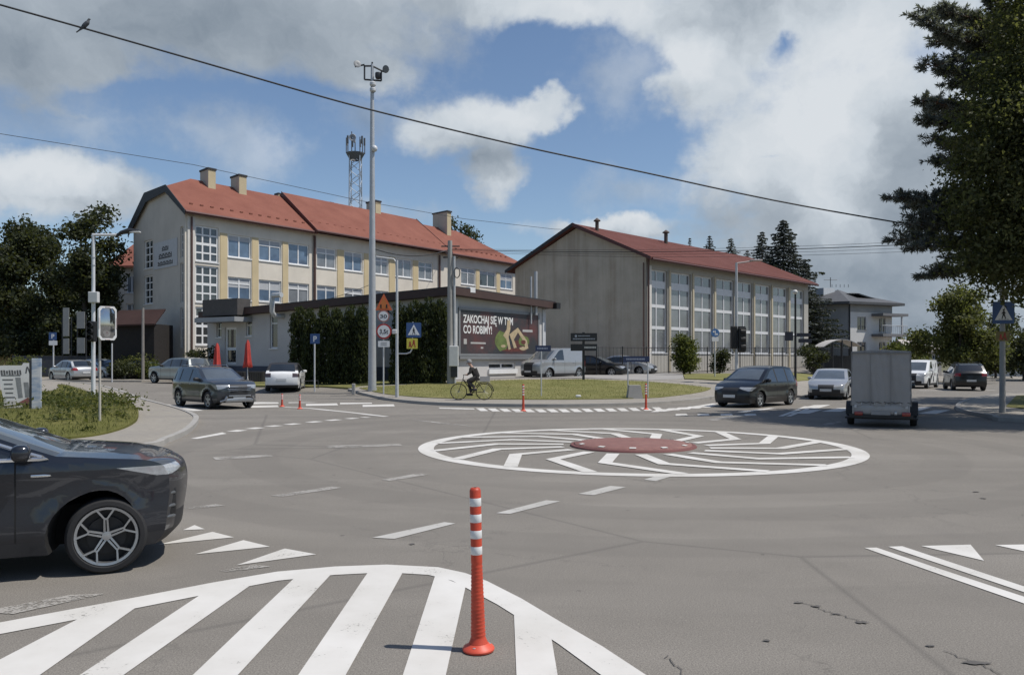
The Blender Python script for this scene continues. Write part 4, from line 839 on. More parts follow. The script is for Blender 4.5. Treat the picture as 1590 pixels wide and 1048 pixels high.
def build_car(label, loc, rz, kind, paint, group=None, style='std', plates='fr', name='parked_car', cat='car', win_all=True, glass=None, opts=()):
    q = CARS[kind]; L, W, HH = q['L'], q['W'], q['H']; hw = W/2; zb = q['zb']; fine = style == 'fine'
    root = thing(name, label, cat, loc, rz, group)
    top = catmull(q['top'], 5 if fine else 2)+[(q['cowl'][0]+(q['mid'][0][0]-q['cowl'][0])*k/4, q['cowl'][1]+(q['mid'][0][1]-q['cowl'][1])*k/4+.02*math.sin(math.pi*k/4)) for k in range(1, 4)]
    top += catmull(q['mid'], 4 if fine else 2); top += catmull([q['mid'][-1]]+q['end'], 3 if fine else 2)[2:]
    sr, sf, ra, zc = q['fo']+q['wb'], q['fo'], q['wr']*(1.2 if fine else 1.16), q['wr']+.015
    bot = []; z0 = q['gc']; ang0 = math.asin((z0-zc)/ra); na = 18 if fine else 10
    for sc in (sr, sf):
        for k in range(na+1):
            a = ang0+(math.pi-2*ang0)*k/na; bot.append((sc+ra*math.cos(a), zc+ra*math.sin(a)))
    poly = top+bot; nt = len(top); n = len(poly)
    bm = bmesh.new(); va = [bm.verts.new((s, -hw, z)) for s, z in poly]; vb = [bm.verts.new((s, hw, z)) for s, z in poly]
    fa = bm.faces.new(va); fb = bm.faces.new(vb[::-1]); lay = bm.faces.layers.int.new('r')
    for i in range(n):
        j = (i+1) % n; f = bm.faces.new((va[j], va[i], vb[i], vb[j]))
        if i >= nt-1: f[lay] = 9      # underside and arches
    bm.edges.ensure_lookup_table()
    tops = set(va[:nt])|set(vb[:nt])
    be = [e for e in bm.edges if any(f in (fa, fb) for f in e.link_faces) and all(v in tops for v in e.verts)]
    bmesh.ops.bevel(bm, geom=be, offset=.055, segments=3 if fine else 2, affect='EDGES', profile=.5, clamp_overlap=True)
    side = [f for f in bm.faces if abs(f.calc_center_median().y) > hw-.001]
    bmesh.ops.triangulate(bm, faces=side, quad_method='BEAUTY', ngon_method='BEAUTY')
    def cut(co, no, only_side=False):
        fs = [f for f in bm.faces if (not only_side or abs(f.calc_center_median().y) > hw-.06)]
        es = list({e for f in fs for e in f.edges}); vs = list({v for f in fs for v in f.verts})
        bmesh.ops.bisect_plane(bm, geom=vs+es+fs, plane_co=co, plane_no=no, dist=1e-5)
    step = .09 if fine else .22; k = step
    while k < L: cut((k, 0, 0), (1, 0, 0), True); k += step
    k = z0+.08
    while k < HH: cut((0, 0, k), (0, 0, 1), True); k += step*.8
    yg = .82*hw
    for y in (-yg, yg, -.45*hw, .45*hw, 0, -.66*hw, .66*hw): cut((0, y, 0), (0, 1, 0))
    hs, hz0, hz1 = q['hl']; ts, tz0, tz1 = q['tl']
    for z in (hz0, hz1, tz0, tz1, .34, .50): cut((0, 0, z), (0, 0, 1))
    # windows
    ra_s = (q['rf'][0]-q['cowl'][0])/(q['rf'][1]-q['cowl'][1])
    A = (q['cowl'][0]+(.03 if fine else .16), zb)            # A-pillar inner line
    common = [(0, -1, -(zb+.015))]
    aline = (-1, ra_s, -(A[0]-ra_s*A[1])); common.append(aline)
    m1, m2, m3 = q['mid'][1], q['mid'][2], q['mid'][-1]
    common += [(0, 1, HH-.10)]
    d1 = (m1[1]-q['mid'][0][1])/(m1[0]-q['mid'][0][0]); common.append((-d1, 1, m1[1]-.09-d1*m1[0]))
    pr = q['mid'][-2]; d3 = (m3[1]-pr[1])/(m3[0]-pr[0]); common.append((-d3, 1, pr[1]-.10-d3*pr[0]))
    rs = (q['rb'][0]-q['rr'][0])/(q['rb'][1]-q['rr'][1]); common.append((1, -rs, q['rr'][0]-.10-rs*q['rr'][1]))
    def cutpl(a, b, c):
        if abs(a) > abs(b): cut((c/a, 0, 0), (a, 0, b), True)
        else: cut((0, 0, c/b), (a, 0, b), True)
    for a, b, c in common: cutpl(a, b, c)
    for s0, s1 in q['wins']: cut((s0, 0, 0), (1, 0, 0), True); cut((s1, 0, 0), (1, 0, 0), True)
    for s in q['seams']: cut((s-.007, 0, 0), (1, 0, 0), True); cut((s+.007, 0, 0), (1, 0, 0), True)
    hb = hs*.35; tb_ = .12
    cutpl(1, -(hs-.10)/(hz1-hz0)*.9, hs-.0-(hs-.10)/(hz1-hz0)*.9*hz1); cut((L-ts, 0, 0), (1, 0, 0), True)
    cut((sf+ra+.04 if False else L*.5, 0, 0), (1, 0, 0), True)
    # wheel arch trim ring
    PART = {}
    names = {1: 'windscreen', 2: 'rear_window', 5: 'grille', 6: 'door'}
    hlz = (hs-.10)/(hz1-hz0)*.9
    gy = (hz1-hz0)*.72/(.48*hw)
    for sg in (-1, 1):
        fs = [f for f in bm.faces if f.calc_center_median().x < .7 and hz0-.05 < f.calc_center_median().z < hz1+.05 and .4*hw < sg*f.calc_center_median().y < hw-.03]
        bmesh.ops.bisect_plane(bm, geom=list({v for f in fs for v in f.verts})+list({e for f in fs for e in f.edges})+fs, plane_co=(0, sg*.93*hw, hz0), plane_no=(0, sg*gy, 1), dist=1e-5)
    for f in bm.faces:
        c = f.calc_center_median(); s, y, z = c; ay = abs(y); sd = ay > hw-.03; sgn = 'a' if y < 0 else 'b'
        r = ('body', 0)
        if f[lay] == 9: r = ('body', 3)
        elif not sd and q['cowl'][0]+.05 < s < q['rf'][0]+.06 and z > q['cowl'][1] and ay < yg: r = ('windscreen', 0)
        elif not sd and q['rr'][0]-.05 < s and z > q['rb'][1]+.02 and z < q['rr'][1]-.03 and ay < yg and not ('blind' in opts): r = ('rear_window', 0)
        elif sd and halfpl(common, s, z):
            w_ = [i for i, (s0, s1) in enumerate(q['wins']) if s0 < s < s1]
            r = ('window%d%s' % (w_[0], sgn), 0) if w_ else ('body', 2)
            if not w_ and kind == 'van' and s > q['wins'][-1][1]: r = ('body', 0)
        elif (hz0 if sd else hz0+(hz1-hz0)*.72*max(0, (.93*hw-ay)/(.48*hw))) < z < hz1 and ay > .45*hw and ((not sd and s < .7) or (sd and s < hs-hlz*(hz1-z))) and not (fine and ay < .66*hw and not sd): r = ('headlight'+sgn, 0)
        elif tz0 < z < tz1 and ay > .66*hw and s > L-ts: r = ('taillight'+sgn, 0)
        elif not sd and s < .16 and .34 < z < .50 and ay < .82*hw: r = ('body', 2)
        elif not sd and s < .20 and .50 < z < hz1-.01 and ay < .45*hw: r = ('grille', 0) if z > .50 else ('body', 2)
        elif z < .34 and (kind in ('suv', 'duster', 'van') or s < .3 or s > L-.3): r = ('body', 2)
        elif sd and z > .34 and any(abs(s-x) < .007 for x in q['seams']) and (z < zb+.0) and not (abs(s-sr) < ra and z < zc+ra): r = ('body', 1)
        elif sd and z < zb and z > .34:
            for i in range(len(q['seams'])-1):
                if q['seams'][i] < s < q['seams'][i+1] and not ((s-sr)**2+(z-zc)**2 < (ra+.10)**2): r = ('door%d%s' % (i, sgn), 0)
        if kind in ('duster',) and sd and r[0] == 'body' and r[1] == 0 and (((s-sf)**2+(z-zc)**2 < (ra+.055)**2) or ((s-sr)**2+(z-zc)**2 < (ra+.055)**2)): r = ('body', 2)
        if 'darkroof' in opts and r == ('body', 0) and z > zb+.12: r = ('body', 2)
        PART.setdefault(r, []).append(f)
    fr = {}
    for (nm, mi), fs in PART.items():
        for f in fs: fr[f] = (nm, mi)
    def disp(v):
        s, y, z = v; t = y/hw; at = abs(t)
        pf = 1-.13*max(0, (1.15-s)/1.15)**2.4-.09*max(0, (s-(L-1.0))/1.0)**2.2
        zf = 1.0
        if z < .42: zf -= .05*((.42-z)/.25)
        zf += .012*math.exp(-((z-(zb-.13))/.07)**2)-.012*math.exp(-((z-(zb-.36))/.12)**2)
        if z > zb-.04: zf -= (.36 if kind != 'van' else .17)*(z-zb+.04)/hw
        k2 = .21*max(0, 1-s/.9)+.10*math.exp(-((s-(q['cowl'][0]+.35))/.55)**2)
        s2 = s+k2*at**2.6-.10*max(0, (s-(L-.7))/.7)*at**2.6
        z2 = z+(.03*(1-t*t) if z > .9*zb and s > .4 else 0.0)
        d = math.hypot(s-sf, z-zc); d2 = math.hypot(s-sr, z-zc); fl = .022*(math.exp(-((d-ra-.02)/.06)**2)+math.exp(-((d2-ra-.02)/.06)**2)) if at > .9 else 0
        return Vector((L/2-s2, t*hw*pf*zf+(fl if t > 0 else -fl), z2))
    bm.verts.index_update(); bm.normal_update()
    groups = {}
    for f, (nm, mi) in fr.items(): groups.setdefault(nm, []).append((f, mi))
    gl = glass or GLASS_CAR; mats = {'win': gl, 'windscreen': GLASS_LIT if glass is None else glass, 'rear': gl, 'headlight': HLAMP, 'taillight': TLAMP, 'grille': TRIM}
    dmap = {v.index: disp(v.co) for v in bm.verts}
    # smooth normals over the whole shell, copied to every part so that seams between parts shade as one skin
    nrm = {}
    for f in bm.faces:
        vs = [dmap[v.index] for v in f.verts]; fnn = Vector((0, 0, 0))
        for i in range(1, len(vs)-1): fnn += (vs[i]-vs[0]).cross(vs[i+1]-vs[0])
        for v in f.verts: nrm.setdefault(v.index, Vector((0, 0, 0))); nrm[v.index] += fnn
    flip = sum((dmap[v.index]-Vector((0, 0, .7))).dot(nrm[v.index]) for v in bm.verts) < 0
    out = {}
    for nm, fl in groups.items():
        idx = {}; vs = []; fs = []; mi = []
        for f, m_ in fl:
            loop = []
            for v in f.verts:
                if v.index not in idx: idx[v.index] = len(vs); vs.append(dmap[v.index])
                loop.append(idx[v.index])
            fs.append(loop[::-1] if not flip else loop); mi.append(m_)
        # s was mirrored to x so winding flips once
        base = nm.rstrip('ab0123456789') if nm not in ('body', 'grille') else nm
        if nm.startswith('window'): base = 'window'
        me = bpy.data.meshes.new(base); me.from_pydata(vs, [], fs)
        bm2 = bmesh.new(); bm2.from_mesh(me); bmesh.ops.recalc_face_normals(bm2, faces=bm2.faces[:])
        cen = Vector((0, 0, .75)); sdot = sum((f.calc_center_median()-cen).dot(f.normal)*f.calc_area() for f in bm2.faces)
        if sdot < 0: bmesh.ops.reverse_faces(bm2, faces=bm2.faces[:])
        bm2.to_mesh(me); bm2.free()
        if nm == 'body': mat = [paint, SEAM, TRIM, UNDER]
        elif nm.startswith('door'): mat = paint
        elif nm.startswith('window'): mat = mats['win']
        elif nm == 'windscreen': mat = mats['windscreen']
        elif nm == 'rear_window': mat = mats['rear']
        elif nm.startswith('head'): mat = HLAMP
        elif nm.startswith('tail'): mat = TLAMP if 'graytail' not in opts else plain('smoked_tail_lamp', (.07, .05, .05), .2, 0, .2, 20, 0, .6)
        else: mat = TRIM
        o = link(base, me, mat, root)
        if nm == 'body': me.polygons.foreach_set('material_index', mi)
        finish(me, True, 38)
        try:
            inv = {b_: a_ for a_, b_ in idx.items()}; sg = 1
            cn = [nrm[inv[i]].normalized() for i in range(len(vs))]
            tst = sum(cn[v].dot(p.normal) for p in me.polygons for v in p.vertices)
            if tst < 0: cn = [-c for c in cn]
            if nm != 'body' and not nm.startswith(('grille',)): me.normals_split_custom_set_from_vertices(cn)
        except Exception as e: print('normals', e)
        out[nm] = o
    bm.free()
    # door handles, mirrors, plates, wheels
    X = lambda s: L/2-s
    for nm, o in list(out.items()):
        if nm.startswith('door'):
            i = int(nm[4]); s = q['seams'][i+1]-.16; sg = -1 if nm[5] == 'a' else 1
            zf = hw*1.005; MB().rbox((X(s), sg*(zf-.0), zb-.13), (.19, .035, .03), .012).build('handle', paint, o, True)
    for sg in (-1, 1):
        s = A[0]+.30; mb = MB(); mb.rbox((X(s), sg*(hw+.06), zb+.075), (.15, .21, .145), .055, seg=3); mb.rbox((X(s-.02), sg*(hw-.04), zb+.02), (.07, .14, .05), .02); mb.build('wing_mirror', [paint] if kind != 'duster' else [TRIM], root, True)
    px = [p for p in dmap.values() if abs(p.y) < .3 and .40 < p.z < .62]
    if 'f' in plates: x_ = max(p.x for p in px); MB().rbox((x_+.012, 0, .46), (.02, .52, .115), .006).build('number_plate', PLATE, root)
    if 'r' in plates: x_ = min(p.x for p in px); MB().rbox((x_-.012, 0, .62), (.02, .52, .115), .006).build('number_plate', PLATE, root)
    wt = .225; ta, tb2 = wheel_meshes(q['wr'], wt, style)
    for s in (sf, sr):
        for sg in (-1, 1):
            pw = 1-.13*max(0, (1.15-s)/1.15)**2.4
            w_ = link('wheel', ta, None, root); w_.location = (X(s), sg*(hw*pw-wt/2-.0), q['wr']); r_ = link('rim', tb2, None, w_)
            if sg > 0: w_.rotation_euler = (0, 0, math.pi)
    MB().box((0, 0, .42), (L-.9, W*.62, .36)).build('underbody', UNDER, root)
    # dark wheel-house boxes
    if 'rails' in opts:
        for sg in (-1, 1):
            yy = sg*(hw-.36*(HH-zb)-.14); mb = MB(); mb.tube([(X(2.1), yy, HH-.02), (X(2.25), yy, HH+.055), (X(3.75), yy, HH+.045), (X(3.9), yy, HH-.05)], .022, 6); mb.build('roof_rail', TRIM if kind != 'duster' else RIMS, root, True)
    if 'bullbar' in opts:
        mb = MB(); x_ = L/2
        mb.rbox((x_+.01, 0, .35), (.10, 1.15, .16), .04); mb.rbox((x_+.04, .0, .52), (.02, .9, .05), .01)
        for sg in (-1, 1): mb.tube([(x_-.10, sg*.72, .30), (x_+.03, sg*.60, .36), (x_+.04, sg*.52, .50)], .045, 8)
        mb.build('skid_plate', RIMS, root, True)
        mb = MB(); mb.rbox((x_-.012, 0, .865), (.05, 1.02, .035), .012); mb.rbox((x_-.0, 0, .79), (.04, .98, .022), .01); mb.rbox((x_+.0, 0, .725), (.04, .9, .022), .01); mb.build('grille_bar', CHROME, root, True)
    return root, out, X
col = lambda *c: c
P_NEAR = m_paint('graphite_paint', (.018, .021, .029), .45, .3); P_DUST = m_paint('blue_grey_paint', (.045, .052, .062), .45, .33); P_BLACK = m_paint('black_paint', (.005, .005, .006), .0, .3, .3)
P_SILV = m_paint('silver_paint', (.40, .41, .42), .55, .38); P_WHITE = m_paint('white_paint', (.74, .74, .73), 0, .35); P_GREY = m_paint('grey_van_paint', (.30, .315, .33), .3, .38); P_OLD = m_paint('pale_silver_green_paint', (.30, .32, .31), .5, .42); P_DARK = m_paint('dark_grey_paint', (.010, .0105, .012), .1, .3, .35); P_LBLUE = m_paint('pale_blue_silver_paint', (.36, .40, .44), .5, .4)
def at(x, Y): v = GA(x, Y); return (v.x, v.y, v.z)
# near SUV, leaving the frame on the left
th = R(25); hx_, hy_ = math.cos(th), math.sin(th)
q = CARS['suv']; fw_ = Vector((-3.69, 7.62)); hwv = q['W']/2-.06; left = Vector((-hy_, hx_))
axle = fw_+left*hwv; cen = axle-Vector((hx_, hy_))*(q['L']/2-q['fo'])
near, npart, NX = build_car('large graphite SUV in the foreground cut off by the picture edge', (cen.x, cen.y, 0), th, 'suv', P_NEAR, style='fine', plates='r', name='suv_car', cat='car')
hw = q['W']/2
def nside(s, z, o=0.0):   # point on the near flank
    pf = 1-.13*max(0, (1.15-s)/1.15)**2.4; zf = 1.0
    if z > q['zb']-.04: zf -= .36*(z-q['zb']+.04)/hw
    at_ = 1; k2 = .21*max(0, 1-s/.9)+.10*math.exp(-((s-(q['cowl'][0]+.35))/.55)**2)
    return (q['L']/2-s-k2, -(hw*pf*zf+o), z)
mb = MB(); rs_ = (q['rf'][0]-q['cowl'][0])/(q['rf'][1]-q['cowl'][1]); zb_ = q['zb']+.015
a0 = q['cowl'][0]+.03
mb.tube([nside(a0+rs_*(zz_-q['zb']), zz_, .004) for zz_ in (1.50, 1.38, 1.26, 1.14, zb_+.01)]+[nside(a0+.03+.05*k, zb_-.006, .006) for k in range(0, 5)]+[nside(a0+.3+.2*k, zb_-.006, .006) for k in range(0, 9)], .019, 6)
mb.build('window_trim', CHROME, near, True)
mb = MB(); mb.rbox((q['L']/2-.235, -.725, .60), (.10, .20, .30), .04, rz=R(-46)); mb.build('air_intake', BLACK, near, True)
for z_ in (.68, .56, .46): MB().rbox((q['L']/2-.207, -.753, z_), (.05, .12, .03), .018, rz=R(-46)).build('fog_lamp', plain('fog_lamp_grey', (.13, .135, .14), .3, .3), near, True)
mb = MB(); mb.rbox((nside(1.12, .93)[0], nside(1.12, .93)[1], .925), (.30, .018, .026), .008, rz=R(4)); mb.build('side_badge', CHROME, near, True)
mb = MB()
for k in range(24):   # wheel arch lining lip
    a = math.pi*k/23; mb.sphere(nside(q['fo']+.40*math.cos(a), q['wr']+.01+.40*math.sin(a), -.012), .022, 6, 4)
# others
build_car('dark blue-grey boxy SUV with silver skid plate and roof rails turning at the left arm', (-12.1, 34.0, 0), R(-45), 'duster', P_DUST, 'cars driving on the junction', name='suv_car', opts=('rails', 'bullbar'))
build_car('glossy black people carrier driving in front of the far hatched kerb', (10.2, 35.0, 0), R(-134), 'mpv', P_BLACK, 'cars driving on the junction', name='family_car', style='std', plates='f')
build_car('silver saloon waiting beside the box trailer, facing the camera', (15.9, 41.6, 0), R(-118), 'sedan', P_SILV, 'cars driving on the junction', name='saloon_car', plates='f')
build_car('white hatchback seen from behind next to the tall hedge', at(444, 45.6), R(99), 'hatch', P_WHITE, 'cars driving on the junction', name='hatchback_car', plates='r', glass=GLASS_CAR, opts=('graytail', 'darkroof'))
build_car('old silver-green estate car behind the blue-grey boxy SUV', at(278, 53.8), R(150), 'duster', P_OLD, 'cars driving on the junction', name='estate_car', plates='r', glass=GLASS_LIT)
build_car('silver crossover turning away behind the white lamp pole on the left', at(112, 59.5), R(142), 'hatch', P_SILV, 'cars driving on the junction', name='crossover_car', plates='r')
build_car('pale blue car at the kerb right behind the traffic mirror pole', at(160, 64), R(-32), 'hatch', P_LBLUE, 'cars parked around the school', name='parked_car', plates='f')
build_car('dark car with a bright roof parked by the left shrubs', at(228, 61.5), R(-25), 'sedan', P_DARK, 'cars parked around the school', name='parked_car', plates='f')
build_car('grey-silver delivery van parked below the billboard', at(858, 51.6), R(-135), 'van', P_GREY, 'cars parked around the school', name='delivery_van', cat='van', plates='f', opts=('blind',))
build_car('black saloon parked right behind the delivery van', at(925, 57.5), R(-24), 'sedan', P_BLACK, 'cars parked around the school', name='parked_car', plates='f')
build_car('silver car parked behind the blue street name plate', at(972, 61.5), R(-30), 'sedan', P_SILV, 'cars parked around the school', name='parked_car', plates='f')
wv, wparts, WX = build_car('white taxi van with black swirls on its side, behind the trailer', (27.4, 56.5, 0), R(-128), 'van', P_WHITE, 'cars driving on the junction', name='taxi_van', cat='van', plates='f', opts=('blind',))
mb = MB()
for (s0, z0_, s1, z1_) in [(1.3, .5, 2.2, 1.1), (2.3, .45, 2.6, 1.6), (2.7, .9, 3.4, 1.65), (3.2, .4, 3.9, 1.2)]:
    for sg in (-1, 1):
        a, b = Vector((WX(s0), 0, z0_)), Vector((WX(s1), 0, z1_)); d = (b-a).normalized(); n = Vector((-d.z, 0, d.x))*.13
        ys = [sg*(.93-(.17*max(0, p.z-1.08))+.006) for p in (a, b)]
        mb.prism([a-n+Vector((0, ys[0], 0)), b-n*.5+Vector((0, ys[1], 0)), b+n*.5+Vector((0, ys[1], 0)), a+n+Vector((0, ys[0], 0))], (0, sg*.006, 0))
mb.build('swirl_graphic', BLACK, wv)
build_car('dark SUV driving away past the leafy tree on the right', (28.4, 52.6, 0), R(72), 'suv', P_DARK, 'cars driving on the junction', name='suv_car', plates='r', opts=('rails',))
build_car('black car towing the grey box trailer, mostly hidden by it', (12.75, 28.9, 0), R(65), 'hatch', P_BLACK, 'cars driving on the junction', name='towing_car', plates='r')
# ---------------------------------------------------------------- box trailer
tr_ = thing('box_trailer', 'tall grey tarpaulin box trailer with red tail lamps seen from behind', 'trailer', (10.93, 24.75, 0), R(65))
TARP = plain('grey_tarpaulin', (.275, .268, .258), .6, 0, .08, 2.5, .12); GALV = plain('trailer_side_panel', (.25, .255, .26), .55, .2, .12, 5)
def tarpmesh():
    mb = MB(); Lx, Wy, z0, z1 = 2.5, 1.52, .62, 2.16; n = 26
    def side(p, q, nv):
        vs = []; fs = []
        for j in range(13):
            for i in range(n+1):
                f = i/n; z = z0+(z1-z0)*j/12; b = .022*math.sin(i*1.9+j*.5)*math.sin(math.pi*f)+.03*math.sin(i*.55+1)*(1-j/12)+.01*math.sin(j*2.2+i*.3)
                if j == 0: z += .025*math.sin(i*1.55)
                vs.append(Vector((p[0]+(q[0]-p[0])*f, p[1]+(q[1]-p[1])*f, z))+Vector(nv)*b)
        for j in range(12):
            for i in range(n): a = j*(n+1)+i; fs.append((a, a+1, a+n+2, a+n+1))
        mb.add(vs, fs)
    a, b, c, d = (-Lx/2, -Wy/2), (Lx/2, -Wy/2), (Lx/2, Wy/2), (-Lx/2, Wy/2)
    side(a, b, (0, -1, 0)); side(b, c, (1, 0, 0)); side(c, d, (0, 1, 0)); side(d, a, (-1, 0, 0))
    mb.add([(-Lx/2, -Wy/2, z1), (Lx/2, -Wy/2, z1), (Lx/2, Wy/2, z1), (-Lx/2, Wy/2, z1), (-Lx/2, 0, z1+.05), (Lx/2, 0, z1+.05)], [(0, 1, 5, 4), (4, 5, 2, 3), (0, 4, 3), (1, 2, 5)])
    return mb
tarpmesh().build('tarpaulin', TARP, tr_, True, ang=60)
mb = MB(); mb.rbox((0, 0, .52), (2.46, 1.48, .30), .02); mb.build('side_panel', GALV, tr_, True)
mb = MB(); mb.rbox((-1.235, 0, .53), (.03, 1.42, .26), .01); mb.rbox((-1.24, 0, .655), (.05, 1.5, .03), .01)
for y in (-.72, .72): mb.rbox((-1.24, y, .53), (.05, .05, .3), .01)
mb.build('tailgate', plain('galvanised_panel', (.30, .305, .31), .5, .4, .15, 5), tr_, True)
mb = MB(); mb.rbox((-1.22, 0, .32), (.08, 1.66, .10), .01); mb.box((.9, 0, .33), (2.9, .08, .08)); mb.tube([(1.2, .6, .35), (2.2, 0, .38)], .04, 6); mb.tube([(1.2, -.6, .35), (2.2, 0, .38), (2.75, 0, .40)], .04, 6); mb.build('chassis', BLACK, tr_)
for y in (-.70, .62):
    MB().rbox((-1.275, y*.93, .40), (.05, .22, .11), .015).build('taillight', TLAMP, tr_, True)
mb = MB().rbox((-1.28, -.62*.93+.19, .42), (.04, .07, .09), .01); mb.build('reversing_lamp', HLAMP, tr_, True)
MB().rbox((-1.265, .0, .42), (.02, .5, .11), .006).build('number_plate', plain('plate_dull', (.26, .26, .26), .5), tr_)
ta, tb2 = wheel_meshes(.31, .19, 'std')
for sg in (-1, 1):
    w_ = link('wheel', ta, None, tr_); w_.location = (-.05, sg*.845, .31); r_ = link('rim', tb2, None, w_)
    if sg > 0: w_.rotation_euler = (0, 0, math.pi)
    mb = MB()
    for k in range(10):
        a0, a1 = math.pi*k/10, math.pi*(k+1)/10; mb.obox((-.05+.37*math.cos(a0), sg*.845-.12, .31+.37*math.sin(a0)), (.37*(math.cos(a1)-math.cos(a0)), 0, .37*(math.sin(a1)-math.sin(a0))), (0, .24, 0), (0, 0, .02))
    mb.build('mudguard', TRIM, tr_)
MB().rbox((-.6, 0, .26), (.9, 1.9, .05), .01).build('axle_beam', BLACK, tr_)
mb = MB()
for y in (-.5, -.16, .16, .5): mb.tube([(-1.26, y, .66), (-1.262, y, .72)], .014, 5)
mb.build('tarp_hook', STEEL, tr_)
for sx in (-1.25, 1.25):
    for sy in (-.76, .76): MB().tube([(sx, sy, .62), (sx, sy, 2.15)], .018, 6).build('corner_piping', plain('tarp_piping', (.16, .16, .16), .6), tr_, True)
MB().tube([(-1.27, -.76+1.52*k/16, .70+.03*(k % 2)) for k in range(17)], .009, 5).build('lacing_rope', plain('rope_dark', (.05, .05, .05), .8), tr_, True)
for y in (-.26, .27): MB().rbox((-1.275, y, 1.38), (.008, .018, 1.5), .003).build('tarp_seam', plain('tarp_seam', (.21, .205, .2), .6), tr_)
MB().rbox((-1.28, 0, 2.12), (.02, 1.53, .05), .008).build('top_hem', plain('tarp_piping', (.16, .16, .16), .6), tr_)
for y in (-.66, .66): MB().rbox((-1.268, y, .60), (.03, .07, .10), .008).build('tailgate_latch', STEEL, tr_)
# ================================================================ street furniture
ORANGE = plain('orange_polyurethane', (.50, .058, .025), .5, 0, .3, 6); REFL = plain('reflective_white', (.70, .70, .68), .4, 0, .06, 10)
SIGNB = plain('sign_blue', (.035, .085, .22), .45, 0, .08); SIGNW = plain('sign_white', (.72, .72, .72), .45, 0, .05); SIGNR = plain('sign_red', (.40, .025, .02), .45, 0, .08); SIGNY = plain('sign_yellow', (.55, .48, .06), .5, 0, .08)
BACKB = plain('sign_back_grey', (.3, .31, .32), .5, .3)
def bollard(label, loc, hgt=1.08, group='orange flexible bollards', lean=0.0, r=.037):
    o = thing('bollard', label, 'bollard', loc, 0, group); o.rotation_euler = (0, lean, 0); k = hgt/1.08
    mb = MB(); prof = [(r*.3, 1.08*k), (r*.8, 1.078*k), (r*1.02, 1.06*k), (r*1.02, .62*k), (r*1.03, .60*k)]
    for i in range(20): z = (.58-.025*i)*k; rr = r*(1.03+.018*i); prof += [(rr, z), (rr*.925, z-.010*k), (rr, z-.021*k)]
    prof += [(r*1.5, .07*k), (r*1.75, .05*k)]; mb.lathe(prof[::-1], seg=24); mb.build('post', ORANGE, o, True, ang=60)
    for i in range(4):
        zc = (.985-.107*i)*k; MB().lathe([(r*1.02, zc-.027*k), (r*1.05, zc-.025*k), (r*1.05, zc+.025*k), (r*1.02, zc+.027*k)], seg=24).build('reflective_band', REFL, o, True, ang=60)
    MB().lathe([(.105, 0), (.108, .012), (.10, .026), (.07, .042), (r*1.6, .055), (r*1.2, .06)], seg=28).build('base', plain('orange_base', (.62, .085, .045), .5, 0, .1, 6), o, True)
    mb = MB()
    for a in (.3, 2.4, 4.4): mb.lathe([(.012, .04), (.012, .05), (.001, .051)], (.075*math.cos(a), .075*math.sin(a), -.012), seg=8)
    mb.build('bolt', STEEL, o); return o
g_ = G(743, 1010, z=0); bollard('tall orange flexible bollard with four white bands standing in the foreground hatching', (g_[0], g_[1], .006), 1.085, lean=R(-1.2))
for x, y, l in [(812.5, 638.5, 'small far orange bollard on the hatching in front of the lawn, nearer the cyclist'), (1003, 636, 'small far orange bollard on the hatching near the blue street name plate'), (438, 631.5, 'orange bollard beside the boxy SUV, nearer the SUV of the close pair'), (465.5, 635, 'orange bollard of the close pair nearer the white hatchback crossing line')]:
    g = G(x, y, z=0); bollard(l, (g[0], g[1], .005), 1.0 if y > 633.5 and x > 600 else .52 if x < 450 else .56)
def pole(mb, x, y, top, r0, r1, seg=10): mb.tube([(x, y, h(x, y)-.1), (x, y, top)], [r0, r1], seg); return mb
def face(px, py, Y, yaw=0.0):
    """sign frame: centre point, right and up unit vectors and outward normal (towards -Y)"""
    c = P(px, py, Y); ux = Vector((math.cos(yaw), math.sin(yaw), 0)); return c, ux, Vector((0, 0, 1)), Vector((math.sin(yaw), -math.cos(yaw), 0))
def plate(mb, fr, poly, o, th=.008):
    c, ux, uz, n = fr; mb.prism([c+ux*x+uz*z+n*o for x, z in poly], n*th)
rect = lambda w, h_, cx=0, cz=0: [(cx-w/2, cz-h_/2), (cx+w/2, cz-h_/2), (cx+w/2, cz+h_/2), (cx-w/2, cz+h_/2)]
def rrect(w, h_, r, n=4):
    out = []
    for (sx, sz, a0) in ((1, -1, -90), (1, 1, 0), (-1, 1, 90), (-1, -1, 180)):
        for k in range(n+1): a = R(a0+90*k/n); out.append((sx*(w/2-r)+r*math.cos(a), sz*(h_/2-r)+r*math.sin(a)))
    return out
disc = lambda r, n=24, cx=0, cz=0: [(cx+r*math.cos(2*math.pi*k/n), cz+r*math.sin(2*math.pi*k/n)) for k in range(n)]
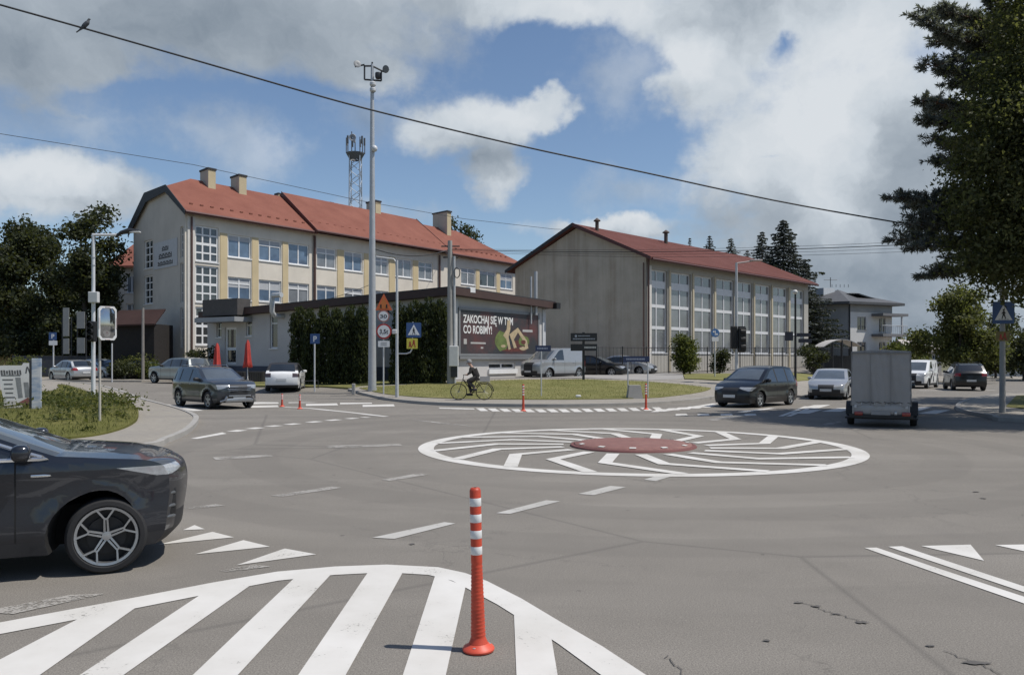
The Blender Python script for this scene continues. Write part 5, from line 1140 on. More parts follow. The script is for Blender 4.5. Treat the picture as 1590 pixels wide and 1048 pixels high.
def crossing_face(par, fr, w):
    mb = MB(); plate(mb, fr, rrect(w, w, w*.06), 0, .012); sp = mb.build('sign_plate', SIGNB, par, world=True)
    mb = MB(); plate(mb, fr, [(-w*.40, -w*.34), (w*.40, -w*.34), (0, w*.38)], .013, .004); mb.build('triangle', SIGNW, sp, world=True)
    mb = MB(); s = w
    for pl in [disc(s*.045, 12, 0, s*.12), [(-s*.045, -.08*s), (s*.05, -.08*s), (s*.04, s*.07), (-s*.03, s*.07)], [(-s*.02, -.07*s), (s*.05, -.07*s), (s*.11, -.27*s), (s*.07, -.28*s)], [(-s*.04, -.07*s), (s*.02, -.07*s), (-s*.06, -.28*s), (-s*.10, -.27*s)], [(-s*.03, s*.06), (-s*.10, -.04*s), (-s*.08, -.06*s), (-s*.01, s*.02)], [(s*.03, s*.06), (s*.10, -.03*s), (s*.08, -.05*s), (s*.01, s*.02)]]:
        plate(mb, fr, pl, .0175, .003)
    for k in range(4): plate(mb, fr, rect(s*.09, s*.018, -s*.19+k*s*.125, -s*.305), .0175, .003)
    mb.build('pictogram', BLACK, sp, world=True); return sp
def round_face(par, fr, r, txt, ring=SIGNR):
    mb = MB(); plate(mb, fr, disc(r), 0, .012); sp = mb.build('sign_plate', ring, par, world=True)
    mb = MB(); plate(mb, fr, disc(r*.80), .013, .004); mb.build('sign_field', SIGNW, sp, world=True)
    c, ux, uz, n = fr; text_mesh(txt, 'numerals', BLACK, sp, c+n*.018-uz*r*.30, ux, uz, r*.58, r*1.12, align='CENTER', bold=.015); return sp
def p_face(par, fr, w, hh=None):
    mb = MB(); plate(mb, fr, rrect(w, hh or w, w*.06), 0, .012); sp = mb.build('sign_plate', SIGNB, par, world=True); c, ux, uz, n = fr
    text_mesh('P', 'letter', SIGNW, sp, c+n*.013-uz*w*.28, ux, uz, w*.56, align='CENTER', bold=.03); return sp
# --- tall lamp mast
Ym = 42.5; v = GA(578, Ym); mast = thing('lighting_mast', 'very tall grey steel mast with floodlights rising before the hedge', 'mast', v)
top = P(578, 100, Ym).z; mb = MB().tube([(v.x, v.y, v.z-.1), (v.x, v.y, v.z+.5), (v.x, v.y, top-2.5), (v.x, v.y, top)], [.215, .205, .105, .07], 14); mb.build('mast_pole', STEEL, mast, True, world=True)
mb = MB().lathe([(.42, 0), (.42, .04), (.23, .05), (.23, .3)], (v.x, v.y, v.z), seg=16); mb.build('base_flange', STEEL, mast, True, world=True)
mb = MB(); u = lambda px, py: P(px, py, Ym)
for a, b in [((566, 103), (578, 103)), ((578, 103), (596, 112)), ((566, 103), (566, 124)), ((566, 124), (592, 126)), ((578, 97), (578, 128)), ((592, 112), (592, 126)), ((551, 104), (566, 101)), ((596, 112), (604, 108))]: mb.tube([u(*a), u(*b)], .045, 6)
mb.build('bracket', DARK, mast, True, world=True)
for px, py, dy in ((556, 103, -.25), (600, 109, -.1)):
    c = u(px, py)+Vector((0, dy, 0)); M = Matrix.Rotation(R(75 if px < 580 else 105), 3, 'X')@Matrix.Rotation(R(25 if px < 580 else -25), 3, 'Y')
    MB().lathe([(.02, -.14), (.11, -.11), (.18, 0), (.195, .04), (.17, .05), (.0, .02)], c, M, 18).build('floodlight', plain('floodlight_grey', (.17, .18, .19), .5, .2), mast, True, world=True)
c = u(587, 118); MB().rbox(c, (.28, .3, .34), .08).build('loudspeaker', DARK, mast, True, world=True)
for py in (132, 141): MB().lathe([(.10, -.12), (.16, -.06), (.16, .06), (.10, .12)], u(579.5, py)+Vector((0, -.1, 0)), seg=12).build('sensor', plain('sensor_white', (.55, .56, .57), .4), mast, True, world=True)
MB().sphere(u(582, 232)+Vector((0, -.12, 0)), (.16, .16, .17)).build('dome_camera', plain('sensor_white', (.55, .56, .57), .4), mast, True, world=True)
# --- lattice radio tower behind the school
Yt = 140; tower = thing('radio_tower', 'slim white lattice tower with antenna platform behind the school roof', 'tower', GA(553, Yt)); bx = P(552, 400, Yt).x; zt = P(552, 240, Yt).z; w_ = .85
mb = MB(); cs = [(-w_, -w_), (w_, -w_), (w_, w_), (-w_, w_)]
for cx_, cy_ in cs: mb.tube([(bx+cx_*1.25, Yt+cy_*1.25, 0), (bx+cx_, Yt+cy_, zt)], .10, 5)
nz = 26
for k in range(nz):
    z0, z1 = zt*k/nz, zt*(k+1)/nz; f0 = 1.25-.25*k/nz
    for i in range(4):
        a, b = cs[i], cs[(i+1) % 4]
        if k % 2: a, b = b, a
        mb.tube([(bx+a[0]*f0, Yt+a[1]*f0, z0), (bx+b[0]*f0, Yt+b[1]*f0, z1)], .055, 4)
mb.build('lattice', plain('lattice_grey', (.38, .42, .47), .6, .1), tower, world=True)
mb = MB(); mb.lathe([(.9, -1.0), (1.5, 0), (1.55, .2), (1.0, .22)], (bx, Yt, zt), seg=12)
for k in range(7): a = 2*math.pi*k/7; p_ = Vector((bx+1.55*math.cos(a), Yt+1.55*math.sin(a), zt)); mb.tube([p_, p_+Vector((0, 0, 3.4 if k % 2 else 2.6))], .09, 6)
mb.build('platform', plain('platform_grey', (.11, .12, .135), .6, .2), tower, world=True)
for k in range(7):
    a = 2*math.pi*k/7+.3; p_ = Vector((bx+1.5*math.cos(a), Yt+1.5*math.sin(a), zt+2.2)); MB().rbox(p_, (.3, .25, 1.3), .05).build('panel_antenna', plain('antenna_grey', (.28, .29, .31), .5) if k % 2 else plain('antenna_dark', (.10, .11, .12), .5), tower, world=True)
mb = MB(); mb.lathe([(.1, -.2), (.6, 0), (.55, .05), (.05, -.1)], (bx-.2, Yt-1.6, zt+2.4), Matrix.Rotation(R(90), 3, 'X'), 14).build('dish', plain('antenna_grey', (.28, .29, .31), .5), tower, True, world=True)
# --- utility pole with cabinet in front of shop corner
Yu = 45.5; v = GA(699.5, Yu); up_ = thing('utility_pole', 'concrete utility pole with white box at the shop corner', 'utility pole', v)
zt = P(700, 374, Yu).z; MB().tube([(v.x, v.y, v.z-.1), (v.x-.03, v.y, zt)], [.20, .125], 10).build('pole', CONC, up_, True, world=True)
mb = MB().tube([(v.x+.24, v.y-.05, v.z), (v.x+.2, v.y-.05, P(0, 398, Yu).z)], .07, 8); mb.build('conduit', plain('conduit_grey', (.42, .43, .44), .5), up_, True, world=True)
MB().rbox((v.x+.20, v.y-.28, P(0, 553, Yu).z), (.5, .3, 1.1), .03).build('cabinet', plain('cabinet_white', (.62, .62, .61), .5), up_, world=True)
MB().rbox((v.x+.22, v.y-.24, P(0, 575, Yu).z), (.34, .2, .75), .02).build('meter_box', DARK, up_, world=True)
mb = MB()
for zz_, w2 in ((zt-.3, .5), (zt-.9, .4)): MB().tube([(v.x-w2, v.y, zz_), (v.x+w2, v.y, zz_)], .04, 6).build('crossarm', DARK, up_, world=True)
mb.tube([(v.x+.36+.16*math.cos(k*.7), v.y-.15, zt-1.75+.28*math.sin(k*.7)) for k in range(10)], .03, 6)
mb.build('cable_loop', DARK, up_, world=True)
# --- sign stack beside mast
Yst = 41; v = GA(595.5, Yst); st = thing('sign_post', 'post stacked with orange triangle, two round limits and a white plate', 'road sign', v)
pole(MB(), v.x, v.y, P(0, 462, Yst).z, .035, .035).build('post', GREYP, st, True, world=True)
fr = face(596, 470, Yst-.06); a_ = 14/F*Yst; mb = MB(); plate(mb, fr, [(-a_*.95, -a_*.85), (a_*.95, -a_*.85), (0, a_*1.0)], 0, .012); sp = mb.build('sign_plate', plain('sign_orange', (.60, .13, .04), .5, 0, .1), st, world=True)
mb = MB(); plate(mb, fr, [(-a_*.62, -a_*.66), (a_*.62, -a_*.66), (0, a_*.62)], .013, .004); mb.build('sign_field', plain('sign_orange_field', (.55, .17, .04), .5, 0, .12), sp, world=True)
mb = MB(); plate(mb, fr, rect(a_*.16, a_*.42, -.14, -.18), .018, .003); plate(mb, fr, rect(a_*.16, a_*.42, .14, -.18), .018, .003); mb.build('pictogram', BLACK, sp, world=True)
round_face(st, face(595.5, 491, Yst-.06), 9.4/F*Yst, '30', plain('sign_worn_rim', (.36, .16, .14), .5)); round_face(st, face(596, 514.5, Yst-.06), 12/F*Yst, '3,5t')
fr = face(596, 534, Yst-.06); mb = MB(); plate(mb, fr, rrect(18/F*Yst, 9.5/F*Yst, .03), 0, .012); sp = mb.build('text_plate', SIGNW, st, world=True)
mb = MB(); [plate(mb, fr, rect(.3, .035, 0, z), .013, .003) for z in (.05, -.04)]; mb.build('lettering', plain('sign_grey_text', (.28, .28, .28)), sp, world=True)
# --- street lamp column with crossing sign
Yl = 39.2; v = GA(616.5, Yl); lp = thing('lamp_column', 'slim light-grey column with bracketed zebra sign near the mast', 'lamp post', v); zt = P(0, 404, Yl).z
pole(MB(), v.x, v.y, zt, .085, .05).build('column', plain('column_light_grey', (.50, .51, .52), .5, .2), lp, True, world=True)
mb = MB().tube([(v.x, v.y, zt-.15), (v.x-.15, v.y, zt+.05), (v.x-1.0, v.y+.2, zt+.18)], .035, 6); mb.build('arm', GREYP, lp, True, world=True)
mb = MB(); p1 = P(617, 549, Yl); mb.tube([p1, P(631, 549, Yl), P(637, 547, Yl), P(640, 541, Yl), P(641, 500, Yl)], .035, 6); mb.build('bracket', GREYP, lp, True, world=True)
crossing_face(lp, face(642.5, 512.5, Yl-.08), 23/F*Yl)
fr = face(640, 533.5, Yl-.08); mb = MB(); plate(mb, fr, rrect(17/F*Yl, 16/F*Yl, .03), 0, .012); sp = mb.build('warning_plate', SIGNY, lp, world=True)
mb = MB(); s = .5
for pl in [disc(.045, 10, .08, .13), [(.02, -.02), (.13, -.02), (.12, .09), (.04, .09)], [(.02, -.02), (.07, -.02), (-.02, -.18), (-.06, -.17)], [(.08, -.02), (.13, -.02), (.17, -.18), (.13, -.19)], disc(.04, 10, -.10, .06), [(-.14, -.05), (-.05, -.05), (-.06, .03), (-.13, .03)], [(-.13, -.05), (-.09, -.05), (-.13, -.17), (-.17, -.16)], [(-.1, -.05), (-.05, -.05), (-.03, -.17), (-.07, -.18)]]: plate(mb, fr, pl, .013, .004)
mb.build('pictogram', plain('pictogram_red', (.30, .03, .02)), sp, world=True)
for zz_ in (515,): MB().rbox(P(612.5, zz_, Yl-.1), (.22, .2, .22), .04).build('junction_box', plain('box_pale', (.5, .5, .5), .5), lp, world=True)
# --- parking sign
Yp = 44; v = GA(488.5, Yp); ps = thing('parking_sign', 'blue P sign on a grey post in front of the dark hedge', 'road sign', v); pole(MB(), v.x, v.y, P(0, 519, Yp).z, .04, .04).build('post', GREYP, ps, True, world=True); p_face(ps, face(489, 526, Yp-.06, R(-10)), 15.5/F*Yp)
Yp2 = 62; v = GA(83, Yp2); ps = thing('parking_sign', 'blue P sign over a white plate in front of the far left trees', 'road sign', v); pole(MB(), v.x, v.y, P(0, 518, Yp2).z, .05, .05).build('post', GREYP, ps, True, world=True); p_face(ps, face(82, 522, Yp2-.08), 12/F*Yp2)
fr = face(82.5, 532.5, Yp2-.08); mb = MB(); plate(mb, fr, rrect(13/F*Yp2, 7/F*Yp2, .03), 0, .012); mb.build('text_plate', SIGNW, ps, world=True)
# --- left signal / lamp pole with arm
Ya = 40.5; v = GA(145, Ya); la = thing('street_lamp', 'white lamp pole with right-angled arm and signal head on the left corner', 'street lamp', v); WP = plain('white_post_paint', (.62, .63, .64), .5, .1, .08); zt = P(0, 364.5, Ya).z
pole(MB(), v.x, v.y, zt, .10, .075).build('pole', WP, la, True, world=True)
mb = MB(); mb.tube([P(143.5, 365, Ya), P(160, 365, Ya), P(181, 365, Ya)], .07, 8); mb.build('arm', WP, la, True, world=True)
mb = MB(); pts = [P(181, 367, Ya), P(188, 361.5, Ya), P(200, 358.5, Ya), P(215, 358.5, Ya)]; mb.tube(pts, [.07, .10, .14, .05], 8); mb.build('lamp_head', DARK, la, True, world=True)
mb = MB(); mb.rbox(P(206, 360.6, Ya), (.75, .2, .07), .03); mb.build('lamp_lens', plain('lamp_lens', (.6, .6, .58), .2), la, True, world=True)
MB().rbox(P(148, 462, Ya)+Vector((0, -.14, 0)), (.46, .25, .52), .03).build('control_box', plain('box_white', (.55, .55, .54), .5), la, world=True)
mb = MB(); mb.rbox(P(147.5, 515, Ya)+Vector((0, -.25, 0)), (.34, .3, .98), .05)
for k in range(3):
    c = P(147.5, 515, Ya)+Vector((0, -.40, .3-.3*k)); mb.lathe([(.12, 0), (.125, -.18), (.13, -.18), (.13, 0)], c, Matrix.Rotation(R(90), 3, 'X')@Matrix.Rotation(math.pi, 3, 'X'), 12)
mb.build('signal_head', BLACK, la, world=True)
for dx in (-.9, -.55): mb = MB().tube([P(147, 512, Ya), P(147, 512, Ya)+Vector((dx, .15, 0))], .03, 5)
for py in (400, 412): MB().lathe([(.085, -.02), (.1, -.02), (.1, .02), (.085, .02)], P(145, py, Ya), seg=12).build('pole_band', STEEL, la, world=True)
# --- convex traffic mirror
Yv = 23.4; v = GA(155, Yv); v.z = .1; cm = thing('traffic_mirror', 'rectangular convex traffic mirror on a thin post in the corner grass', 'traffic mirror', v)
pole(MB(), v.x, v.y, P(0, 478, Yv).z, .034, .03).build('post', plain('post_beige', (.46, .43, .38), .6), cm, True, world=True)
yw = R(52); c, ux, uz, n = face(166, 502, Yv-.1, yw); mw, mh = .50, .94
def mirror_grid(mb, w, hh, bow, off):
    nx, nz = 8, 12; vs = []
    for j in range(nz+1):
        for i in range(nx+1):
            a, b = (i/nx-.5)*2, (j/nz-.5)*2; cut_ = 1-.10*max(0, abs(b)-.6)/.4*(abs(a) > .7); vs.append(c+ux*(a*w/2*cut_)+uz*(b*hh/2)+n*(off+bow*(1-.5*(a*a+b*b))))
    mb.add(vs, [(j*(nx+1)+i, j*(nx+1)+i+1, (j+1)*(nx+1)+i+1, (j+1)*(nx+1)+i) for j in range(nz) for i in range(nx)])
mb = MB(); mirror_grid(mb, mw*.82, mh*.86, .07, .02); mb.build('mirror_glass', plain('mirror_surface', (.42, .43, .44), .09, .95, .05), cm, True, world=True)
mb = MB()
oc = [(-mw/2+.07, -mh/2), (mw/2-.07, -mh/2), (mw/2, -mh/2+.09), (mw/2, mh/2-.09), (mw/2-.07, mh/2), (-mw/2+.07, mh/2), (-mw/2, mh/2-.09), (-mw/2, -mh/2+.09)]
ic = [(x*.82, z*.88) for x, z in oc]
for i in range(8):
    j = (i+1) % 8; mb.prism([c+ux*p[0]+uz*p[1] for p in (oc[i], oc[j], ic[j], ic[i])], n*.05)
plate(mb, (c, ux, uz, n), oc, -.02, .02)
mb.build('mirror_frame', plain('mirror_frame_white', (.66, .66, .65), .5), cm, world=True)
mb = MB()
for i in range(8):
    if i % 2 == 0: j = (i+1) % 8; a = c+ux*(oc[i][0]*.96)+uz*(oc[i][1]*.96); b = c+ux*(oc[j][0]*.96)+uz*(oc[j][1]*.96); mb.tube([a.lerp(b, .3)+n*.052, a.lerp(b, .7)+n*.052], .012, 5)
mb.build('frame_reflector', plain('reflector_pale', (.52, .44, .43), .45), cm, world=True)
mb = MB(); mb.tube([(v.x, v.y, c.z+.2), c+uz*.2-n*.02], .02, 6).tube([(v.x, v.y, c.z-.2), c-uz*.2-n*.02], .02, 6); mb.build('bracket', STEEL, cm, world=True)
# --- notice board + banner pillar on the left grass
Yb = 27.5; v = GA(25, Yb); v.z = LG_H(v.x, v.y)+.1; nb = thing('notice_board', 'tilted white printed notice board standing in the left weeds', 'notice board', v)
yw = R(24); c, ux, uz, n = face(25, 595.5, Yb, yw); uz = (uz+ux*-.10).normalized(); fr = (c, ux, uz, n); bw_, bh_ = 1.02, 1.20
mb = MB(); plate(mb, fr, [(-.50, .58), (-.30, .60), (.22, .60), (.28, .68), (.44, .68), (.50, .52), (.47, -.28), (.43, -.70), (-.05, -.62), (-.40, -.56)][::-1], 0, .03); brd = mb.build('board', plain('board_white', (.58, .58, .57), .55, 0, .12, 2), nb, world=True)
mb = MB()
for i in range(9):
    x0 = -.44+i*.075; plate(mb, fr, rect(.05, .15 if i % 3 else .11, x0, .37), .031, .004); 
for k, wl in enumerate((.30, .24, .27, .22, .30)): plate(mb, fr, rect(wl, .035, -.22, .13-k*.145), .031, .004)
plate(mb, fr, rect(.55, .03, -.12, .27), .031, .004); plate(mb, fr, [(.30, .34), (.34, .34), (.38, .52), (.36, .56), (.34, .52)], .031, .004); plate(mb, fr, [(.42, .34), (.46, .34), (.40, .56), (.37, .56)], .031, .004)
mb.build('lettering', plain('print_dark_grey', (.085, .085, .088), .6), brd, world=True)
mb = MB(); plate(mb, fr, [(.02, -.48), (.15, -.46), (.15, .20), (-.0, .20)], .031, .003); plate(mb, fr, [(.22, -.46), (.36, -.44), (.36, .04), (.22, .04)], .031, .003); mb.build('photo_panel', plain('print_mid_grey', (.20, .21, .215), .6, 0, .4, 4), brd, world=True)
mb = MB(); plate(mb, fr, [(.02, -.62), (.42, -.70), (.43, -.56), (.30, -.46)], .031, .003); mb.build('red_print', plain('print_red_brown', (.22, .09, .08), .6, 0, .4, 4), brd, world=True)
mb = MB()
for x in (-.30, .32): p_ = c+ux*x-n*.05; mb.tube([(p_.x, p_.y, v.z-.3), p_+uz*.5], .035, 6)
mb.build('post', DARK, nb, world=True)
mb = MB(); p0 = c-uz*.86-ux*.45+n*.1; mb.obox(p0, ux*.55+uz*.07, n*-.2, uz*.07); mb.obox(p0+uz*.14+ux*.05, ux*.34+uz*.03, n*-.02, uz*.14); mb.build('lower_plank', plain('pale_plank', (.5, .48, .45), .8), nb, world=True)
Yb2 = 27.0; v = GA(57, Yb2); v.z = LG_H(v.x, v.y)+.1; bp = thing('advertising_pillar', 'narrow blue-white advertising pillar beside the notice board', 'advertising pillar', v)
t = NT('pillar_print'); g = t.new('TexCoord'); n_a = t.noise(3, 4); n_b = t.noise(2.0, 5, stretch=(1, 1, 3)); t.set(Base_Color=t.mixc(t.ramp(n_b, [(.4, (0, 0, 0)), (.62, (1, 1, 1))]), (.50, .51, .52, 1), (.20, .27, .38, 1)), Roughness=.5)
c = P(57, 596.5, Yb2); hh = 80/F*Yb2; MB().rbox((c.x, c.y, c.z), (.27, .16, hh), .012, rz=R(20)).build('panel', t.m, bp, world=True)
mb = MB(); m_ = Matrix.Rotation(R(20), 3, 'Z'); mb.rbox(Vector((c.x, c.y, c.z-.02))+m_@Vector((-.165, .01, 0)), (.07, .18, hh*.96), .01, rz=R(20)); mb.rbox((c.x, c.y, v.z-.08), (.42, .3, .2), .02, rz=R(20)); mb.build('frame', DARK, bp, world=True)
# --- white panels by the far left trees
for i, (px, w_) in enumerate(((103, 9), (118, 12))):
    v = GA(px, 66); o = thing('info_panel', ['narrower pale panel on posts before the far left trees', 'wider pale panel on posts before the far left trees'][i], 'panel', v); fr = face(px+(8 if i else 0), 500 if i == 0 else 497, 66)
    mb = MB(); plate(mb, fr, rect(w_/F*66, 44/F*66 if i == 0 else 26/F*66), 0, .08); plate(mb, fr, rect(w_/F*66, 24/F*66, 0, -1.9 if i == 0 else -2.0), 0, .06); mb.build('panel', plain('panel_pale', (.22, .225, .22), .6), o, world=True)
    mb = MB(); c = fr[0]
    for sx in (-.35, .35): mb.tube([(c.x+sx, c.y+.1, 0), (c.x+sx, c.y+.1, c.z+.4)], .05, 6)
    mb.build('post', DARK, o, world=True)
# --- long grey fence, far left
def fence(name, label, pts, zh, step, matp, matr, bars=0.0, solid=None, z0=.15):
    o = thing(name, label, 'fence', (pts[0][0], pts[0][1], h(*pts[0]))); mbp = []; mbr = MB(); mbb = MB(); posts = []
    for i in range(len(pts)-1):
        a, b = Vector(pts[i]), Vector(pts[i+1]); L = (b-a).length; n = max(1, round(L/step))
        for k in range(n+1):
            if k == 0 and i: continue
            p = a.lerp(b, k/n); posts.append((p.x, p.y))
        za, zb_ = h(*a), h(*b); m = max(1, int(L/bars)) if bars else 0
        for zz_ in (z0, zh-.06): mbr.tube([(a.x, a.y, za+zz_), (b.x, b.y, zb_+zz_)], .025, 4)
        for k in range(m): p = a.lerp(b, (k+.5)/m); zz_ = h(p.x, p.y); mbb.box((p.x, p.y, zz_+(zh+z0)/2), (.016, .016, zh-z0))
        if solid: d = (b-a).normalized(); n_2 = Vector((-d.y, d.x))*.02; mbb.obox((a.x, a.y, za+.05), ((b-a).x, (b-a).y, zb_-za), (n_2.x, n_2.y, 0), (0, 0, zh-.1))
    for p in posts: MB().box((p[0], p[1], h(*p)+zh/2), (.07, .07, zh+.06)).build('post', matp, o, world=True)
    mbr.build('rail', matr, o, world=True)
    if mbb.v: mbb.build('fence_panel', solid or matr, o, world=True)
    return o
xy = lambda px, Y: ((px-CX)/F*Y, Y)
fence('panel_fence', 'blue-grey panel fence behind the far left cars', [xy(20, 67.5), xy(152, 67.5)], 1.75, 2.4, DARK, DARK, solid=plain('fence_blue_grey', (.060, .064, .074), .8, 0, .2))
fence('panel_fence', 'dark fence in front of the shed and school gable', [xy(162, 66), xy(206, 64.2), xy(290, 60.5)], 1.25, 2.5, DARK, DARK, solid=plain('fence_dark', (.035, .036, .038), .8, 0, .2))
gf = [LG.pt(-12, 0, 4.0).xy, LG.pt(0, 0, 4.0).xy, LG.pt(11, 0, 4.0).xy, LG.pt(22, 0, 4.0).xy, LG.pt(33.5, 0, 4.0).xy]
fence('mesh_fence', 'tall black mesh fence with posts along the sports hall', [tuple(p) for p in gf], 2.05, 2.7, BLACK, BLACK, bars=.42)
# --- red parasols
PRED = plain('parasol_red', (.42, .045, .035), .8, 0, .3, 2); 
for px, l, hh in ((337, 'closed red parasol left of the shop door', 2.55), (384.5, 'closed red parasol on a white stand right of the shop door', 2.75)):
    v = GA(px, 53.0); o = thing('parasol', l, 'parasol', v, 0, 'closed red parasols at the shop'); MB().tube([(0, 0, 0), (0, 0, hh-.1)], .03, 8).build('pole', SIGNW, o, True)
    mb = MB(); seg = 24; prof = [(.04, hh), (.12, hh-.25), (.17, hh-.8), (.22, hh-1.35), (.29, hh-1.68), (.25, hh-1.72), (.05, hh-1.6)]; vs = []
    for r_, z in prof:
        for k in range(seg): a = 2*math.pi*k/seg; q_ = 1+.22*math.cos(a*6+z*1.1); vs.append((r_*q_*math.cos(a), r_*q_*math.sin(a), z+.03*math.sin(3*a)))
    mb.add(vs, [(i*seg+k, i*seg+(k+1) % seg, (i+1)*seg+(k+1) % seg, (i+1)*seg+k) for i in range(len(prof)-1) for k in range(seg)]); mb.build('canopy', PRED, o, True, ang=70)
    MB().lathe([(.42, 0), (.42, .06), (.3, .13), (.06, .16), (.06, .3)], seg=16).build('base', plain('parasol_base', (.42, .41, .39), .8), o, True)
for i, (px, w_) in enumerate(((362, 1.5), (398, 1.0), (322, 1.1))):
    v = GA(px, 53.6); o = thing('terrace_planter', ['dark terrace planter box between the two red parasols', 'dark terrace planter box right of the parasols', 'dark terrace planter box behind the left parasol'][i], 'planter', v)
    MB().rbox((0, 0, .38), (w_, .5, .76), .03).build('box', plain('planter_dark', (.02, .02, .022), .7), o); mb = MB()
    for k in range(7): mb.box((-w_/2+w_*(k+.5)/7, -.26, .38), (w_/9, .03, .66))
    mb.build('slat', plain('planter_slat', (.035, .033, .032), .7), o)
# --- small black hand-rail by the white hatchback
v = GA(473, 46.5); o = thing('barrier_rail', 'low black metal barrier right of the white hatchback', 'barrier', v); mb = MB().tube([(-.3, 0, .0), (-.3, 0, .42), (.75, 0, .45), (.75, 0, 0)], .03, 6); mb.build('rail', DARK, o, True)
v = GA(549, 42.0); o = thing('marker_post', 'short pale marker post at the end of the lawn kerb', 'post', v); mb = MB().rbox((0, 0, .28), (.16, .16, .56), .02).build('post', CONC, o)
# --- direction boards at the sports hall
Yd = 47.5; v = GA(906, Yd); o = thing('direction_sign', 'two stacked black direction boards on a post beside the van', 'direction sign', v)
MB().box((v.x, v.y, (P(0, 516, Yd).z+v.z)/2), (.14, .10, P(0, 516, Yd).z-v.z)).build('post', DARK, o, world=True)
for k, (py, hh) in enumerate(((523.5, 12.5), (539.5, 10.5))):
    fr = face(906.5, py, Yd-.12); w_ = 41/F*Yd; mb = MB(); plate(mb, fr, rrect(w_, hh/F*Yd, .03), 0, .05); sp = mb.build('board', plain('board_black', (.012, .013, .016), .45), o, world=True); mb = MB()
    rr = random.Random(k)
    for (x0, x1, z, s_) in ([(-.32, .30, .07, .05), (-.62, .62, -.10, .06)] if k == 0 else [(.02, .64, -.0, .11)]):
        x = x0
        while x < x1: ww = .04+.05*rr.random(); plate(mb, fr, rect(ww, s_, x+ww/2, z), .051, .004); x += ww+.018
    if k == 0: plate(mb, fr, disc(.07, 10, -.45, .06), .051, .004)
    mb.build('lettering', plain('board_text_grey', (.30, .33, .40), .5) if k == 0 else plain('board_text_pale', (.36, .37, .38), .5), sp, world=True)
# --- blue street name plates
for px, py, pw, Y, posts, lab in ((843.5, 541, 24, 39.5, (840.5,), 'small dark blue street plate on a thin post before the van'), (988, 557.5, 41, 38.8, (975, 1006), 'wide blue street name plate on two thin posts at the lawn edge')):
    v = GA(px, Y); o = thing('street_name_sign', lab, 'street sign', v, 0)
    for q_ in posts: a = GA(q_, Y); pole(MB(), a.x, a.y, P(0, py-4, Y).z, .03, .03).build('post', GREYP, o, True, world=True)
    fr = face(px, py, Y-.05, R(-6)); mb = MB(); plate(mb, fr, rrect(pw/F*Y, 9.0/F*Y, .03), 0, .03); sp = mb.build('name_plate', plain('plate_navy', (.028, .042, .10), .45), o, world=True); mb = MB(); rr = random.Random(px); x = -pw/F*Y*.38
    while x < pw/F*Y*.30: ww = .03+.04*rr.random(); plate(mb, fr, rect(ww, .08, x+ww/2, 0), .031, .004); x += ww+.02
    mb.build('lettering', plain('plate_text', (.34, .37, .45), .5), sp, world=True)
v = GA(985, 38.6); o = thing('concrete_block', 'short tapered concrete block under the wide street name plate', 'concrete block', v); mb = MB(); a, b, hh = .36, .26, .72
vs = [(-a, -a, 0), (a, -a, 0), (a, a, 0), (-a, a, 0), (-b, -b, hh), (b, -b, hh), (b, b, hh), (-b, b, hh)]; mb.add(vs, [(3, 2, 1, 0), (4, 5, 6, 7), (0, 1, 5, 4), (1, 2, 6, 5), (2, 3, 7, 6), (3, 0, 4, 7)]); mb.build('block', CONC, o)
v = GA(898, 38.6); o = thing('litter', 'small white scrap lying on the lawn edge', 'litter', (v.x, v.y, v.z+.16)); MB().rbox((0, 0, .05), (.25, .14, .12), .04).build('scrap', SIGNW, o, True)
# --- right traffic light with lamp
Ys = 46.5; v = GA(1143.5, Ys); o = thing('traffic_light', 'traffic light pole with black signal head before the sports hall', 'traffic light', v); zt = P(0, 408, Ys).z
pole(MB(), v.x, v.y, zt, .095, .06).build('pole', plain('column_light_grey', (.50, .51, .52), .5, .2), o, True, world=True); mb = MB().tube([P(1143.5, 409, Ys), P(1158, 407, Ys), P(1170, 405, Ys)], .05, 6).rbox(P(1174, 404.5, Ys), (.7, .2, .1), .04); mb.build('lamp_arm', plain('lamp_arm_pink', (.40, .33, .31), .5), o, True, world=True)
mb = MB(); c = P(1151, 527, Ys)+Vector((0, -.15, 0)); mb.rbox(c, (.40, .34, 1.30), .04); mb.rbox(P(1139.5, 524, Ys), (.34, .3, 1.25), .04)
for k in range(3): mb.lathe([(.15, 0), (.17, -.26), (.18, -.26), (.17, 0)], c+Vector((.16, -.05, .42-.42*k)), Matrix.Rotation(R(-90), 3, 'Y')@Matrix.Rotation(math.pi, 3, 'X'), 12)
plate(mb, face(1149, 527, Ys-.02), rrect(.62, 1.45, .06), 0, .02); mb.build('signal_head', BLACK, o, world=True)
v = GA(1110, 50.5); o = thing('cycle_path_sign', 'round blue path sign above a small plate before the hall windows', 'road sign', v); pole(MB(), v.x, v.y, P(0, 508, 50.5).z, .035, .035).build('post', GREYP, o, True, world=True)
fr = face(1110.5, 517, 50.4, R(8)); mb = MB(); plate(mb, fr, disc(6.6/F*50.4), 0, .015); sp = mb.build('sign_plate', plain('sign_mid_blue', (.06, .16, .36), .45), o, world=True); mb = MB(); plate(mb, fr, rect(.05, .3, 0, 0), .016, .004); plate(mb, fr, disc(.06, 10, -.1, .08), .016, .004); plate(mb, fr, disc(.06, 10, .1, -.08), .016, .004); mb.build('pictogram', SIGNW, sp, world=True)
fr = face(1110.5, 526.5, 50.4, R(8)); mb = MB(); plate(mb, fr, rrect(.42, .26, .03), 0, .015); mb.build('text_plate', SIGNW, o, world=True)
